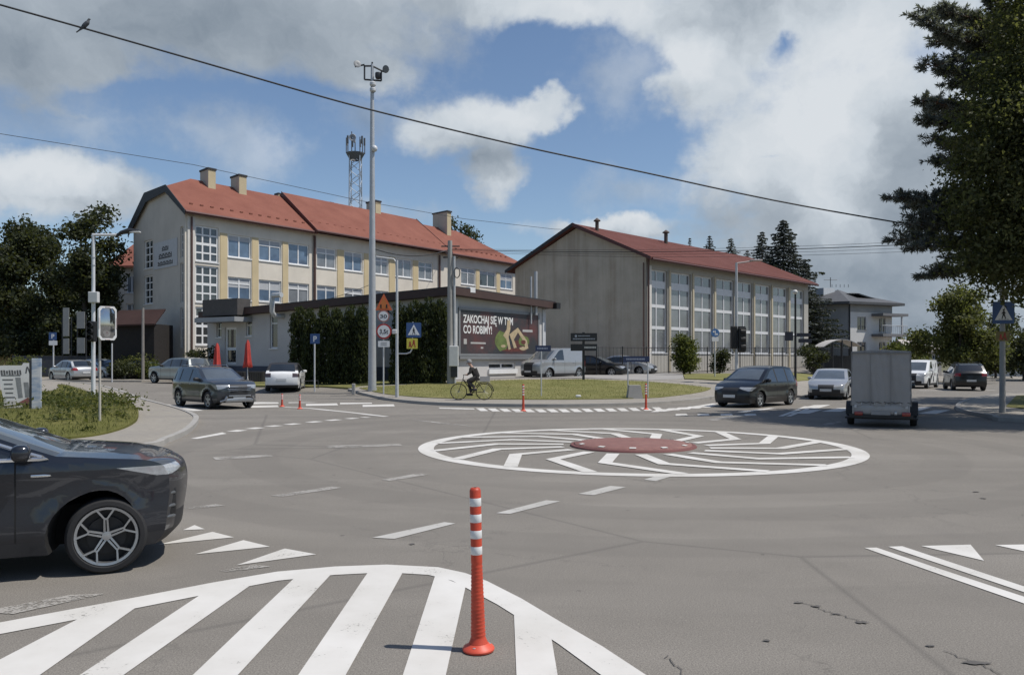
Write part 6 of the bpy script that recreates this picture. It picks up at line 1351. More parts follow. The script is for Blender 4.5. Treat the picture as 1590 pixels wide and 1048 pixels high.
# --- black lamp post right of the hall
Yk = 47; v = GA(1235, Yk); o = thing('street_lamp', 'thin black lamp post with small globe lamp at the hall corner', 'street lamp', v); pole(MB(), v.x, v.y, P(0, 456, Yk).z, .075, .05).build('pole', BLACK, o, True, world=True); MB().sphere(P(1234.5, 453.5, Yk), (.15, .15, .13)).build('lamp_globe', plain('globe_white', (.6, .6, .58), .3), o, True, world=True)
mb = MB(); plate(mb, face(1225, 522, Yk-.05), rrect(.46, .5, .03), 0, .02); plate(mb, face(1248, 520, Yk-.05), rrect(.8, .2, .02), 0, .02); plate(mb, face(1250, 529, Yk-.05), rrect(.75, .22, .02), 0, .02); mb.tube([P(1222, 522, Yk), P(1255, 521, Yk)], .02, 5); mb.build('sign_back', plain('sign_back_navy', (.022, .026, .04), .6), o, world=True)
# --- right zebra crossing sign
Yz = 28.8; v = GA(1556.5, Yz); o = thing('crossing_sign', 'concrete pole with blue zebra crossing sign and faded red plate', 'road sign', v); MB().tube([(v.x, v.y, 0), (v.x, v.y, P(0, 416, Yz).z)], [.105, .07], 10).build('pole', CONC, o, True, world=True)
crossing_face(o, face(1558, 485.5, Yz-.1), 34/F*Yz)
fr = face(1557, 522, Yz-.1); mb = MB(); plate(mb, fr, rrect(21/F*Yz, 15/F*Yz, .03), 0, .015); sp = mb.build('warning_plate', plain('plate_faded_olive', (.16, .13, .04), .6, 0, .2), o, world=True); mb = MB()
for pl in [disc(.035, 10, .06, .09), [(.02, -.02), (.10, -.02), (.09, .06), (.03, .06)], [(.02, -.02), (.05, -.02), (-.01, -.13), (-.04, -.12)], [(.06, -.02), (.10, -.02), (.13, -.13), (.10, -.14)], disc(.03, 10, -.08, .04), [(-.11, -.04), (-.04, -.04), (-.05, .02), (-.10, .02)], [(-.10, -.04), (-.07, -.04), (-.10, -.12), (-.13, -.12)], [(-.08, -.04), (-.04, -.04), (-.02, -.12), (-.05, -.13)]]: plate(mb, fr, pl, .016, .004)
mb.build('pictogram', plain('pictogram_red', (.30, .03, .02)), sp, world=True)
# --- wires
def wire(label, pts, r=.015, sag=0.0, n=24, group=None, cat='cable', name='overhead_cable'):
    a, b = Vector(pts[0]), Vector(pts[-1])
    if len(pts) == 2: p = [a.lerp(b, k/n)-Vector((0, 0, 4*sag*(k/n)*(1-k/n))) for k in range(n+1)]
    else: p = pts
    o = MB().tube(p, r, 6).build(name, CABLE, None, True); tag(o, label, cat, group); return p
# main twisted cable: through measured points, depth grows to the right
mp = [(-420, -115), (-160, -37), (0, 8), (132, 45), (300, 93), (480, 145), (600, 177), (800, 225), (1000, 268), (1200, 311), (1390, 345), (1600, 378), (1760, 398)]
mpts = smooth_line([tuple(P(x, y, 21+(x+420)/2180*12)) for x, y in mp], 4)
wire('thick black overhead cable sagging across the whole sky', [Vector(p) for p in mpts], .027)
wire('thin faint cable running from upper left to the hall gable', [P(-200, 176, 46), P(0, 208, 50), P(300, 256, 56), P(560, 312, 62), P(720, 340, 67), P(860, 356, 73), P(890, 357, 77)], .018)
pz = P(700, 384, Yu)
wr_end = [(1400, 364), (1400, 370), (1400, 377), (1400, 385)]
for k, (ex_, ey_) in enumerate(wr_end):
    a = P(700, 386+k*1.3, Yu); b = P(ex_+420, ey_-14-2*k, 34)
    wire(['topmost', 'second', 'third', 'lowest'][k]+' of four cables from the utility pole across the hall to the right', [a, b], .018 if k == 1 else .008, .42+.05*k, 30, 'cables from the utility pole')
wire('drooping cable between the tall mast and the utility pole', [P(580, 386, Ym), P(697, 388, Yu)], .028, .35); wire('drooping cable from the tall mast down to the shop roof', [P(580, 440, Ym), P(440, 478, 52)], .012, .2)
wire('thin cable from the utility pole toward the school roof', [P(700, 392, Yu), LU(tS3-1, -.8, ze)], .02, .2)
# --- pigeon on the cable
bpx = P(133, 45.3, 21+(133+420)/2180*12)
def skin(name, joints, edges, mat, parent=None, sub=2, loc=None, root=0):
    me = bpy.data.meshes.new(name); me.from_pydata([j[:3] for j in joints], edges, []); o = link(name, me, mat, parent)
    m = o.modifiers.new('skin', 'SKIN'); m.use_smooth_shade = True; m.branch_smoothing = .6
    for i, j in enumerate(joints):
        r = j[3]; d = me.skin_vertices[0].data[i]; d.radius = r if isinstance(r, tuple) else (r, r); d.use_root = (i == root)
    sm_ = o.modifiers.new('sub', 'SUBSURF'); sm_.levels = sub; sm_.render_levels = sub
    dg = bpy.context.evaluated_depsgraph_get(); me2 = bpy.data.meshes.new_from_object(o.evaluated_get(dg)); me2.name = name; o.modifiers.clear(); old = o.data; o.data = me2; bpy.data.meshes.remove(old)
    me2.polygons.foreach_set('use_smooth', [True]*len(me2.polygons)); return o
bird = skin('pigeon', [(-.15, 0, -.075, .018), (-.06, 0, .015, .045), (0, 0, .085, .062), (.05, 0, .14, .05), (.065, 0, .19, .03), (.078, 0, .225, .032), (.118, 0, .218, .008), (-.22, 0, -.135, (.028, .012))], [(0, 1), (1, 2), (2, 3), (3, 4), (4, 5), (5, 6), (0, 7)], plain('pigeon_grey', (.055, .06, .07), .7, 0, .3, 20), None, 2, root=2)
bird.location = bpx+Vector((0, 0, .028)); bird.rotation_euler = (0, 0, R(12)); bird.scale = (1.15, 1.15, 1.15); tag(bird, 'dark grey pigeon perched on the thick cable', 'bird')
for sg in (-1, 1): MB().tube([(-.01, sg*.02, .03), (.0, sg*.02, -.004), (.02, sg*.02, -.004)], .005, 5).build('leg', plain('bird_leg', (.05, .03, .03)), bird)
# ================================================================ cyclist
Yc_ = 37.2; v = GA(732, Yc_); bz = h(v.x, v.y)+.115; bk = thing('bicycle', 'dark city bicycle with white rear crate ridden along the kerb', 'bicycle', (v.x, v.y, bz), math.pi)   # front towards -X in world
BM = plain('bicycle_black', (.016, .017, .016), .45); bwr = .35; fw, rwx = .53, -.53
for x in (fw, rwx):
    mb = MB(); n = 28
    for k in range(n): a, b = 2*math.pi*k/n, 2*math.pi*(k+1)/n; mb.tube([(x+(bwr-.02)*math.cos(a), 0, bwr+(bwr-.02)*math.sin(a)), (x+(bwr-.02)*math.cos(b), 0, bwr+(bwr-.02)*math.sin(b))], .02, 6, False)
    w_ = mb.build('wheel', RUBBER, bk, True); mb = MB()
    for k in range(14): a = math.pi*2*k/14; mb.tube([(x, 0, bwr), (x+(bwr-.03)*math.cos(a), 0, bwr+(bwr-.03)*math.sin(a))], .003, 4)
    mb.tube([(x, -.05, bwr), (x, .05, bwr)], .025, 8); mb.build('spokes', STEEL, w_)
mb = MB(); hd = (.36, 0, .86); bbk = (-.06, 0, .30); st_ = (-.22, 0, .82)
for a, b, r in [(hd, bbk, .02), (bbk, st_, .018), (hd, (.33, 0, .93), .02), (bbk, (rwx, .05, bwr), .012), (bbk, (rwx, -.05, bwr), .012), (st_, (rwx, .05, bwr), .01), (st_, (rwx, -.05, bwr), .01), ((.37, 0, .82), (fw, .05, bwr), .013), ((.37, 0, .82), (fw, -.05, bwr), .013), (hd, (-.12, 0, .48), .018)]: mb.tube([a, b], r, 6)
mb.build('frame', BM, bk, True)
mb = MB(); mb.tube([(.33, 0, .92), (.32, 0, 1.04)], .014, 6).tube([(.14, -.28, 1.03), (.26, -.24, 1.06), (.33, -.08, 1.05), (.33, .08, 1.05), (.26, .24, 1.06), (.14, .28, 1.03)], .013, 6); mb.build('handlebar', BM, bk, True)
MB().rbox((-.25, 0, .86), (.26, .16, .07), .03).build('saddle', BLACK, bk, True)
mb = MB(); mb.tube([(-.22, -.06, .74), (-.78, -.06, .74)], .008, 5).tube([(-.22, .06, .74), (-.78, .06, .74)], .008, 5).tube([(-.7, .06, .74), (rwx, .06, bwr)], .007, 5); mb.build('carrier', STEEL, bk)
mb = MB(); mb.box((-.56, 0, .785), (.40, .30, .03)); mb.box((-.56, -.15, .88), (.40, .02, .2)); mb.box((-.56, .15, .88), (.40, .02, .2)); mb.box((-.36, 0, .88), (.02, .3, .2)); mb.box((-.76, 0, .88), (.02, .3, .2)); mb.build('rear_crate', plain('crate_pale', (.42, .40, .37), .7, 0, .2, 6), bk)
mb = MB(); mb.tube([(-.06, -.06, .30), (.06, -.06, .20)], .012, 6).tube([(-.06, .06, .30), (-.18, .06, .40)], .012, 6).lathe([(.09, -.01), (.095, 0), (.09, .01)], (-.06, -.05, .30), Matrix.Rotation(R(90), 3, 'X'), 16); mb.box((.07, -.11, .19), (.09, .09, .02)); mb.box((-.19, .11, .41), (.09, .09, .02)); mb.build('pedals', BM, bk)
mb = MB(); n = 10
for k in range(n): a, b = R(30+150*k/n), R(30+150*(k+1)/n); mb.tube([(rwx+.39*math.cos(a), 0, bwr+.39*math.sin(a)), (rwx+.39*math.cos(b), 0, bwr+.39*math.sin(b))], .022, 6, False)
mb.build('mudguard', BM, bk, True)
SKIN = plain('skin', (.42, .26, .19), .6, 0, .08); man = thing('person', 'cyclist in dark jacket and cap leaning to the handlebar', 'person', (v.x, v.y, bz), math.pi)
bk.scale = man.scale = (1.07, 1.07, 1.07)
# joints in bicycle frame (x forward, z up)
J = [(-.24, 0, .95, .075), (-.16, 0, 1.12, .08), (-.05, 0, 1.32, .08), (.0, 0, 1.41, .06), (.05, 0, 1.45, .06), (.085, 0, 1.52, .085), (.10, 0, 1.60, .075)]
E = [(0, 1), (1, 2), (2, 3), (3, 4), (4, 5), (5, 6)]
for sg in (-1, 1):
    b = len(J); knee = (.11, sg*.11, .70) if sg < 0 else (.17, sg*.11, .80); ank = (.02, sg*.11, .28) if sg < 0 else (-.17, sg*.11, .49)
    J += [(-.02, sg*.18, 1.33, .045), (.06, sg*.25, 1.13, .035), (.16, sg*.27, 1.07, .027), (-.20, sg*.10, .93, .06), (*knee, .045), (*ank, .033), (ank[0]+.13, ank[1], ank[2]-.05, .035)]
    E += [(2, b), (b, b+1), (b+1, b+2), (0, b+3), (b+3, b+4), (b+4, b+5), (b+5, b+6)]
    # hand: palm and five fingers wrapped on the grip
    p = len(J); J += [(.205, sg*.27, 1.062, .024)]; E += [(b+2, p)]
    for f in range(4):
        y = sg*(.245+.016*f); l = (.9, 1, .95, .8)[f]; q0 = len(J); J += [(.225, y, 1.072, .0095), (.225+.03*l, y, 1.060, .0085), (.225+.026*l, y, 1.030, .008)]; E += [(p, q0), (q0, q0+1), (q0+1, q0+2)]
    q0 = len(J); J += [(.21, sg*.235, 1.05, .010), (.235, sg*.228, 1.035, .009)]; E += [(p, q0), (q0, q0+1)]
body = skin('body', J, E, SKIN, man, 2)
JK = plain('jacket_dark', (.020, .018, .017), .85, 0, .3, 8); TR = plain('trousers_dark', (.05, .045, .042), .85, 0, .3, 8)
jj = [(-.25, 0, .93, .15), (-.17, 0, 1.12, .175), (-.06, 0, 1.31, .175), (.02, 0, 1.405, .10)]; je = [(0, 1), (1, 2), (2, 3)]
for sg in (-1, 1): b = len(jj); jj += [(-.02, sg*.19, 1.34, .078), (.06, sg*.25, 1.13, .06), (.15, sg*.27, 1.075, .042)]; je += [(2, b), (b, b+1), (b+1, b+2)]
skin('jacket', jj, je, JK, man, 2, root=1)
jj = [(-.24, 0, .96, .12)]; je = []
for sg in (-1, 1):
    b = len(jj); knee = (.11, sg*.11, .70) if sg < 0 else (.17, sg*.11, .80); ank = (.02, sg*.11, .30) if sg < 0 else (-.16, sg*.11, .51); jj += [(-.20, sg*.10, .93, .11), (*knee, .078), (*ank, .055)]; je += [(0, b), (b, b+1), (b+1, b+2)]
skin('trousers', jj, je, TR, man, 2)
for sg in (-1, 1):
    ank = (.02, sg*.11, .27) if sg < 0 else (-.17, sg*.11, .48); MB().rbox((ank[0]+.06, ank[1], ank[2]-.045), (.27, .10, .10), .04, seg=3).build('shoe', BLACK, man, True)
mb = MB(); mb.lathe([(.105, -.03), (.108, .02), (.09, .07), (.05, .098), (.0, .105)], (.09, 0, 1.59), seg=18); mb.rbox((.195, 0, 1.575), (.12, .16, .018), .008); mb.build('cap', plain('cap_grey', (.26, .255, .25), .8, 0, .1, 10), man, True)
mb = MB(); mb.sphere((.18, -.032, 1.538), .013, 8, 6).sphere((.18, .032, 1.538), .013, 8, 6); mb.build('eye', plain('eye_dark', (.03, .025, .02), .2), man, True)
mb = MB(); mb.sphere((.19, 0, 1.515), (.02, .013, .024), 8, 6).sphere((.177, 0, 1.48), (.012, .026, .008), 8, 6).sphere((.09, -.088, 1.515), (.022, .012, .032), 8, 6).sphere((.09, .088, 1.515), (.022, .012, .032), 8, 6); mb.build('face_features', SKIN, man, True)
# ================================================================ vegetation
def leaf_mesh(name, C_, S_, mat, parent=None, shape='leaf', nrm=None, seed=1, aspect=.55, fold=.15):
    """C_: (n,3) leaf centres, S_: (n,) lengths; random orientation, optional preferred axis nrm (n,3)"""
    r = np.random.default_rng(seed); n = len(C_); C_ = np.asarray(C_, float); S_ = np.asarray(S_, float)[:, None]
    a = r.normal(size=(n, 3)) if nrm is None else nrm+r.normal(size=(n, 3))*.35
    a /= np.linalg.norm(a, axis=1)[:, None]; b = np.cross(a, r.normal(size=(n, 3))); b /= np.linalg.norm(b, axis=1)[:, None]; c = np.cross(a, b)
    p0 = C_-a*S_*.5; p2 = C_+a*S_*.5; w = S_*aspect*.5; p1 = C_+b*w+c*S_*fold; p3 = C_-b*w+c*S_*fold
    V = np.stack([p0, p1, p2, p3], 1).reshape(-1, 3); me = bpy.data.meshes.new(name)
    me.vertices.add(4*n); me.vertices.foreach_set('co', V.ravel()); me.loops.add(4*n); me.loops.foreach_set('vertex_index', np.arange(4*n, dtype=np.int32))
    me.polygons.add(n); me.polygons.foreach_set('loop_start', np.arange(0, 4*n, 4, dtype=np.int32)); me.polygons.foreach_set('loop_total', np.full(n, 4, np.int32)); me.update(calc_edges=True)
    o = link(name, me, mat, parent); return o
def in_blobs(r, blobs, n, shell=.45, clump=28, spread=.5):
    """clustered points near the surface of ellipsoids (cx,cy,cz,rx,ry,rz)"""
    B = np.array(blobs, float); vol = B[:, 3]*B[:, 4]+B[:, 4]*B[:, 5]+B[:, 3]*B[:, 5]; vol /= vol.sum(); m = max(1, n//clump)
    k = r.choice(len(B), size=m, p=vol); d = r.normal(size=(m, 3)); d /= np.linalg.norm(d, axis=1)[:, None]; rad = (1-shell*r.random(m)**1.6)[:, None]
    cc = B[k, :3]+d*rad*B[k, 3:]; pts = np.repeat(cc, clump, 0)+r.normal(size=(m*clump, 3))*spread*np.array([1, 1, .7]); return pts
LF_GREEN = m_leaf('leaf_green', [(.035, .052, .012), (.08, .10, .024), (.16, .165, .05)], .45); LF_DARK = m_leaf('leaf_dark', [(.014, .019, .010), (.029, .037, .017), (.062, .070, .030)], .25); LF_LIGHT = m_leaf('leaf_light', [(.038, .047, .016), (.088, .098, .033), (.18, .18, .07)], .45)  # LF_LIGHT tones lowered to suit a street tree under cloud
LF_PINE = m_leaf('pine_needle', [(.08, .09, .09), (.14, .152, .15), (.21, .22, .21)], .3); LF_SPRUCE = m_leaf('spruce_needle', [(.016, .022, .022), (.032, .041, .039), (.058, .068, .062)], .12); LF_HEDGE = m_leaf('hedge_leaf', [(.010, .016, .006), (.028, .040, .012), (.068, .082, .024)], .25)
LF_WEED = m_leaf('weed_leaf', [(.036, .05, .014), (.08, .095, .028), (.17, .16, .06)], .45); BLADE = m_leaf('grass_blade', [(.16, .16, .055), (.25, .235, .09), (.34, .30, .15)], .5)
BARK = m_bark('bark_grey', (.075, .062, .05)); BARKP = m_bark('pine_bark', (.13, .075, .05))
def limbs(mb, base, top, r0, blobs, seed, n=7):
    r = random.Random(seed); base, top = Vector(base), Vector(top); pts = [base.lerp(top, k/5)+Vector((r.uniform(-.1, .1), r.uniform(-.1, .1), 0))*min(k, 1) for k in range(6)]
    mb.tube(pts, [r0*(1-.13*k) for k in range(6)], 9); mb.tube([base, base+Vector((0, 0, .25))], [r0*1.45, r0*1.02], 9)
    for bl in blobs[:n]:
        c = Vector(bl[:3]); s = base.lerp(top, min(.95, max(.3, (c.z-base.z)/(top.z-base.z)*.75))); m = s.lerp(c, .5)+Vector((r.uniform(-.3, .3), r.uniform(-.3, .3), .3)); mb.tube([s, m, c], [r0*.42, r0*.25, r0*.08], 6)
def tree(name, label, cat, base, ht, blobs, n, leaf, mat, r0=.2, seed=1, group=None, clump=26, spread=.45, shell=.5, bark=None, asp=.55):
    """blobs relative to base"""
    o = thing(name, label, cat, base, 0, group); mb = MB(); limbs(mb, (0, 0, -.2), (blobs[0][0]*.5, blobs[0][1]*.5, ht*.82), r0, blobs, seed, 9); mb.build('trunk', bark or BARK, o, True)
    r = np.random.default_rng(seed); pts = in_blobs(r, blobs, n, shell, clump, spread); leaf_mesh('crown', pts, leaf*(.6+.8*r.random(len(pts))), mat, o, seed=seed, aspect=asp); return o
def rblobs(r, cx, cy, z0, z1, rx, n, br=.45, prof=lambda f: 1):
    out = []
    for k in range(n):
        f = r.random(); z = z0+(z1-z0)*f; w = prof(f)*rx; a = r.random()*2*math.pi; d = w*math.sqrt(r.random())*.75; q = br*(.7+.6*r.random())*max(w, rx*.4); out.append((cx+d*math.cos(a), cy+d*math.sin(a), z, q, q, q*.75))
    return out
# --- big deciduous tree on the right (trunk outside the frame)
r = random.Random(11); base = Vector((19.6, 25.2, 0)); pr = lambda f: math.sin(math.pi*min(1, .18+.82*f))**.6 if f < .8 else 1.0-.9*(f-.8)/.2
bl = rblobs(r, 0, 0, 4.6, 15.5, 5.3, 26, .34, lambda f: .75+.5*f if f < .35 else 1.0-.35*max(0, f-.5))
bl += [(-4.2, .2, 5.3, 1.6, 1.6, 1.0), (-3.6, -.4, 7.2, 1.8, 1.8, 1.3), (-4.3, 0, 9.3, 1.6, 1.7, 1.3), (-3.4, 0, 11.4, 1.6, 1.6, 1.4), (-2.5, -1, 5.0, 1.7, 1.6, 1.0), (-1.0, -2.2, 5.2, 1.8, 1.8, 1.1), (.5, -2.0, 7.5, 2.2, 2.0, 1.6), (-2.0, -1.4, 8.4, 2, 1.8, 1.6)]
bl += [tuple(P(px, py, 25.2+dy)-base)+(rx, rx, rz) for px, py, dy, rx, rz in [(1560, 135, .5, 1.2, 1.2), (1546, 210, 0, 1.35, 1.3), (1536, 285, -.3, 1.4, 1.3), (1542, 355, .2, 1.5, 1.2), (1552, 405, 0, 1.4, .8), (1600, 425, -.5, 1.6, .8), (1590, 330, -1, 1.8, 1.5), (1590, 200, -1, 1.8, 1.5), (1600, 90, -.6, 1.5, 1.5), (1640, 0, 0, 2, 1.6), (1575, 270, 1.5, 2, 2)]]
tree('leafy_tree', 'large dark leafy tree overhanging the right pavement', 'tree', base, 13, bl, 125000, .135, m_leaf('leaf_broad', [(.028, .033, .016), (.07, .076, .033), (.17, .168, .075)], .5), .34, 5, None, 26, .24, .6)
bl2 = rblobs(random.Random(21), 0, 0, 4.2, 13.5, 5.4, 26, .36, lambda f: 1.0-.3*abs(f-.4))
tree('leafy_tree', 'second dark leafy tree added behind the big one to shade the right pavement', 'tree', Vector((27.0, 36.5, 0)), 12, bl2, 26000, .26, LF_DARK, .3, 51, None, 24, .35, .5)  # mostly out of frame, added so its shade covers the right pavement
# --- pine with reaching branches, behind it
def pine(label, base, specs, seed, n_per=900, top=16):
    o = thing('pine_tree', label, 'tree', base, 0); r = np.random.default_rng(seed); mb = MB(); mb.tube([(0, 0, -.2), (.1, 0, top*.4), (-.1, .1, top*.8), (0, 0, top)], [.34, .26, .15, .05], 10); C_ = []; N_ = []
    for (dx, dy, z, l, up) in specs:
        d = Vector((dx, dy, 0)).normalized(); pts = [Vector((0, 0, z))+d*(l*t)+Vector((0, 0, up*l*t*t)) for t in (0, .25, .5, .75, 1)]; mb.tube(pts, [.09, .07, .055, .035, .012], 6)
        tw = []
        for k in range(int(16*l)):
            t = .22+.78*r.random()**.8; p = Vector((0, 0, z))+d*(l*t)+Vector((0, 0, up*l*t*t)); s = (1.15-.65*t)*(.35+.65*r.random()); q = Vector(r.normal(size=3)).normalized(); q.z = q.z*.45+.12; e = p+q*s+d*.25*r.random(); mb.tube([p, e], [.018, .006], 4, False)
            for m_ in range(5):
                f = .35+.65*(m_+r.random())/5; tw.append((p.lerp(e, f), (e-p).normalized()))
        for c, ax in tw:
            m_ = 9; dd = r.normal(size=(m_, 3))*.75+np.array(ax)[None, :]*.8; dd /= np.linalg.norm(dd, axis=1)[:, None]; C_.append(np.array(c)[None, :]+dd*.085); N_.append(dd)
    C_ = np.concatenate(C_); N_ = np.concatenate(N_); mb.build('trunk', BARKP, o, True); leaf_mesh('crown', C_, .19*(.8+.5*r.random(len(C_))), LF_PINE, o, nrm=N_*3, seed=seed, aspect=.16, fold=.0); return o
def toward(px, py, Y, base):
    p = P(px, py, Y)-Vector(base); return p
pb = Vector((20.8, 30.5, 0)); sp_ = []
for (px, py, Y, up) in [(1386, 306, 27.5, .02), (1392, 372, 28.5, -.02), (1418, 385, 27.0, -.05), (1432, 430, 29, -.08), (1425, 155, 28, .10), (1434, 190, 29.5, .05), (1428, 25, 27.5, .14), (1450, 60, 30, .12), (1440, 100, 28, .08), (1450, 250, 29, .03), (1462, 300, 28, .0), (1440, 345, 30, -.02), (1535, 5, 27, .1), (1520, 50, 29, .12), (1448, 215, 27, .06), (1470, 130, 30.5, .1), (1470, 400, 31, -.05), (1405, 318, 29, .0), (1412, 350, 27.5, -.03), (1455, 160, 27, .05), (1490, 330, 27, 0)]:
    e = toward(px, py, Y, pb); l = math.hypot(e.x, e.y); sp_.append((e.x, e.y, e.z-up*l, l, up))
rr = random.Random(8)
for k in range(16): a = rr.uniform(-.9, 2.2); sp_.append((math.cos(a), math.sin(a), rr.uniform(4, 15), rr.uniform(2.5, 4), rr.uniform(-.05, .15)))
for k in range(13):
    py = rr.uniform(10, 430); px = rr.uniform(1432, 1500)+(18 if 210 < py < 300 else 0)+(-28 if 320 < py < 420 else 0); e = toward(px, py, rr.uniform(26.5, 32), pb); l = math.hypot(e.x, e.y); u_ = rr.uniform(-.05, .13); sp_.append((e.x, e.y, e.z-u_*l, l, u_))
pine('tall bluish pine reaching bare-tipped branches into the sky on the right', pb, sp_, 3)
# --- mid tree at the right street
r = random.Random(5); b0 = GA(1486, 66); bl = rblobs(r, 0, 0, 2.2, 7.0, 3.1, 20, .36, lambda f: (1-.45*f)*(.8+.4*f)); bl += [(-2.6, 0, 3.2, 1.1, 1.1, .9), (2.9, 0, 2.8, 1.2, 1.1, .9), (.2, 0, 6.7, 1.1, 1.1, .8)]
tree('leafy_tree', 'bright green bushy street tree above the dark SUV', 'tree', b0, 5.5, bl, 15000, .27, LF_LIGHT, .18, 6, None, 22, .33)
for i, (px, Y, ht, wd, lab, mt) in enumerate([(1590, 74, 5.2, 2.6, 'dark bush tree behind the zebra sign pole', LF_DARK), (1545, 80, 4.6, 2.2, 'pale low tree by the far garages', LF_LIGHT), (1412, 88, 3.0, 2.0, 'low tree between trailer and bungalow', LF_GREEN)]):
    b0 = GA(px, Y); tree('leafy_tree', lab, 'tree', b0, ht*.7, rblobs(random.Random(30+i), 0, 0, 1.2, ht, wd, 12, .4), 4500, .3, mt, .13, 20+i, 'trees along the right street', 20, .35)
# --- far-left dark trees
for i, (px, Y, yt, wpx, lab, sd) in enumerate([(28, 73, 322, 62, 'wide dark tree at the far left edge', 41), (76, 80, 345, 44, 'dark tree squeezed between the two big left ones', 42), (136, 71, 306, 62, 'tall dark tree behind the white lamp pole', 43), (-25, 78, 350, 60, 'dark tree cut by the left picture edge', 44), (166, 84, 432, 18, 'narrow dark tree against the red-roofed wing', 45)]):
    b0 = GA(px, Y); ht = (HZ-yt)/F*Y+H-b0.z; wd = wpx/F*Y; r = random.Random(sd); bl = rblobs(r, 0, 0, ht*.14, ht*.92, wd, 34, .36, lambda f: (1.0-.62*max(0, f-.35)))
    tree('dense_tree', lab, 'tree', b0, ht*.85, bl, 17000, .34, LF_DARK, .3, sd, 'dark trees at the far left', 24, .42, .5)
# --- spruces
def spruce(label, base, ht, rad, seed, dens=1.0, mat=None):
    o = thing('spruce_tree', label, 'tree', base, 0, 'spruces beside and behind the sports hall'); r = np.random.default_rng(seed); mb = MB().tube([(0, 0, -.2), (0, 0, ht*.98)], [ht*.016, .02], 8); C_ = []; N_ = []; z = ht*.06
    while z < ht*.985:
        f = z/ht; R_ = rad*2.5*(1-f)**.85*(.75+.5*r.random())+.06; nb = int(5+5*(1-f)); a0 = r.random()*6.3
        for k in range(nb):
            a = a0+2*math.pi*k/nb+r.normal()*.18; L = R_*(.72+.5*r.random()); d = np.array([math.cos(a), math.sin(a), 0]); mb.tube([(0, 0, z), tuple(d*L*.6+np.array([0, 0, z-L*.16])), tuple(d*L+np.array([0, 0, z-L*.17]))], [.035, .02, .006], 4, False)
            m = max(6, int(26*L*dens)); t = r.random(m)**.75; base_ = np.array([0, 0, z])+d[None, :]*(L*t)[:, None]; base_[:, 2] -= L*(.30*t-.13*t*t); sw = (.30*L*(1.15-t)+.05); sd = np.stack([-d[1]*np.ones(m), d[0]*np.ones(m), np.zeros(m)], 1)
            off = r.normal(size=m)*sw*.75; p = base_+sd*off[:, None]; p[:, 2] -= np.abs(r.normal(size=m))*.11+np.abs(off)*.15; C_.append(p); q = d[None, :]*.7+sd*np.sign(off)[:, None]*.7; q[:, 2] -= .35; N_.append(q)
        z += .30+.38*(1-f)*rad/3.5
    C_ = np.concatenate(C_); N_ = np.concatenate(N_); mb.build('trunk', BARK, o, True); leaf_mesh('crown', C_, (.26+.2*r.random(len(C_)))*(rad/3.2)**.5, mat or LF_SPRUCE, o, nrm=N_*1.6, seed=seed, aspect=.36, fold=.05)
def spr(px, Y, yt, wpx, label, seed, dens=1.0, mat=None): b0 = GA(px, Y); spruce(label, b0, (HZ-yt)/F*Y+H-b0.z, wpx/F*Y, seed, dens, mat)
spr(1216, 99, 336, 43, 'tallest dark spruce rising behind the hall corner', 1, 1.5); spr(1183, 104, 357, 30, 'second tallest spruce, left of the tallest', 2, 1.2); spr(1135, 112, 365, 26, 'brownish thin spruce above the hall roof', 3, .7, m_leaf('spruce_brownish', [(.02, .026, .016), (.045, .05, .03), (.08, .08, .05)], .1)); spr(1102, 110, 362, 22, 'small pointed spruce left of the brownish one', 4); spr(1071, 112, 366, 13, 'thin spruce tip nearest the rusty roof vent', 5, .8); spr(1160, 108, 384, 16, 'lowest spruce tip over the hall roof', 6); spr(1252, 97, 405, 26, 'lower spruce filling the gap between hall and grey house', 7, 1.2)
b0 = GA(712, 128); tree('dense_tree', 'dark treetop peeping over the school roof by the big chimney', 'tree', b0, 18, rblobs(random.Random(3), 0, 0, 8, (HZ-344)/F*128+1, 3.0, 14, .42), 5000, .45, LF_DARK, .3, 77, None, 22, .5)
# --- thuja hedge in front of the shop: each shrub its own thing
hp = [(464, 50.6, 484, 15), (483, 50.0, 487, 13), (503, 49.4, 482, 15), (524, 48.8, 486, 14), (545, 48.2, 484, 14), (563, 47.7, 482, 12), (622, 46.4, 478, 15), (642, 46.2, 474, 15), (664, 46.0, 470, 18), (684, 46.2, 472, 16)]
hl_b = ['at the left end of the hedge', 'second from the left end of the hedge', 'directly right of the P sign', 'fourth from the left in the hedge', 'fifth from the left in the hedge', 'just left of the tall mast', 'right behind the sign stack and column', 'behind the blue zebra sign', 'tallest of the row, right of the zebra sign', 'at the right end beside the utility pole']
for i, (px, Y, yt, w) in enumerate(hp):
    b0 = GA(px, Y); ht = (HZ-yt)/F*Y+H-b0.z; wd = w*1.0/F*Y; r = random.Random(60+i); o = thing('thuja_shrub', 'dark columnar thuja '+hl_b[i], 'shrub', b0, 0, 'thujas in front of the shop'); MB().tube([(0, 0, -.1), (0, 0, ht*.8)], [.07, .02], 6).build('trunk', BARK, o)
    bl = [(r.uniform(-.1, .1), r.uniform(-.1, .1), ht*f, wd*(1.0-.55*max(0, f-.72)/.28)*r.uniform(.88, 1.1), wd*.9*(1-.5*max(0, f-.72)/.28), ht*.13) for f in (.07, .18, .28, .38, .48, .58, .68, .78, .87, .94)]
    rn = np.random.default_rng(60+i); pts = in_blobs(rn, bl, 7600, .22, 12, .075); nr = np.tile(np.array([0, 0, 1.5]), (len(pts), 1)); pts = pts[pts[:, 2] > .02]; leaf_mesh('crown', pts, .15*(.6+.8*rn.random(len(pts))), LF_HEDGE, o, nrm=nr[:len(pts)], seed=i, aspect=.42)
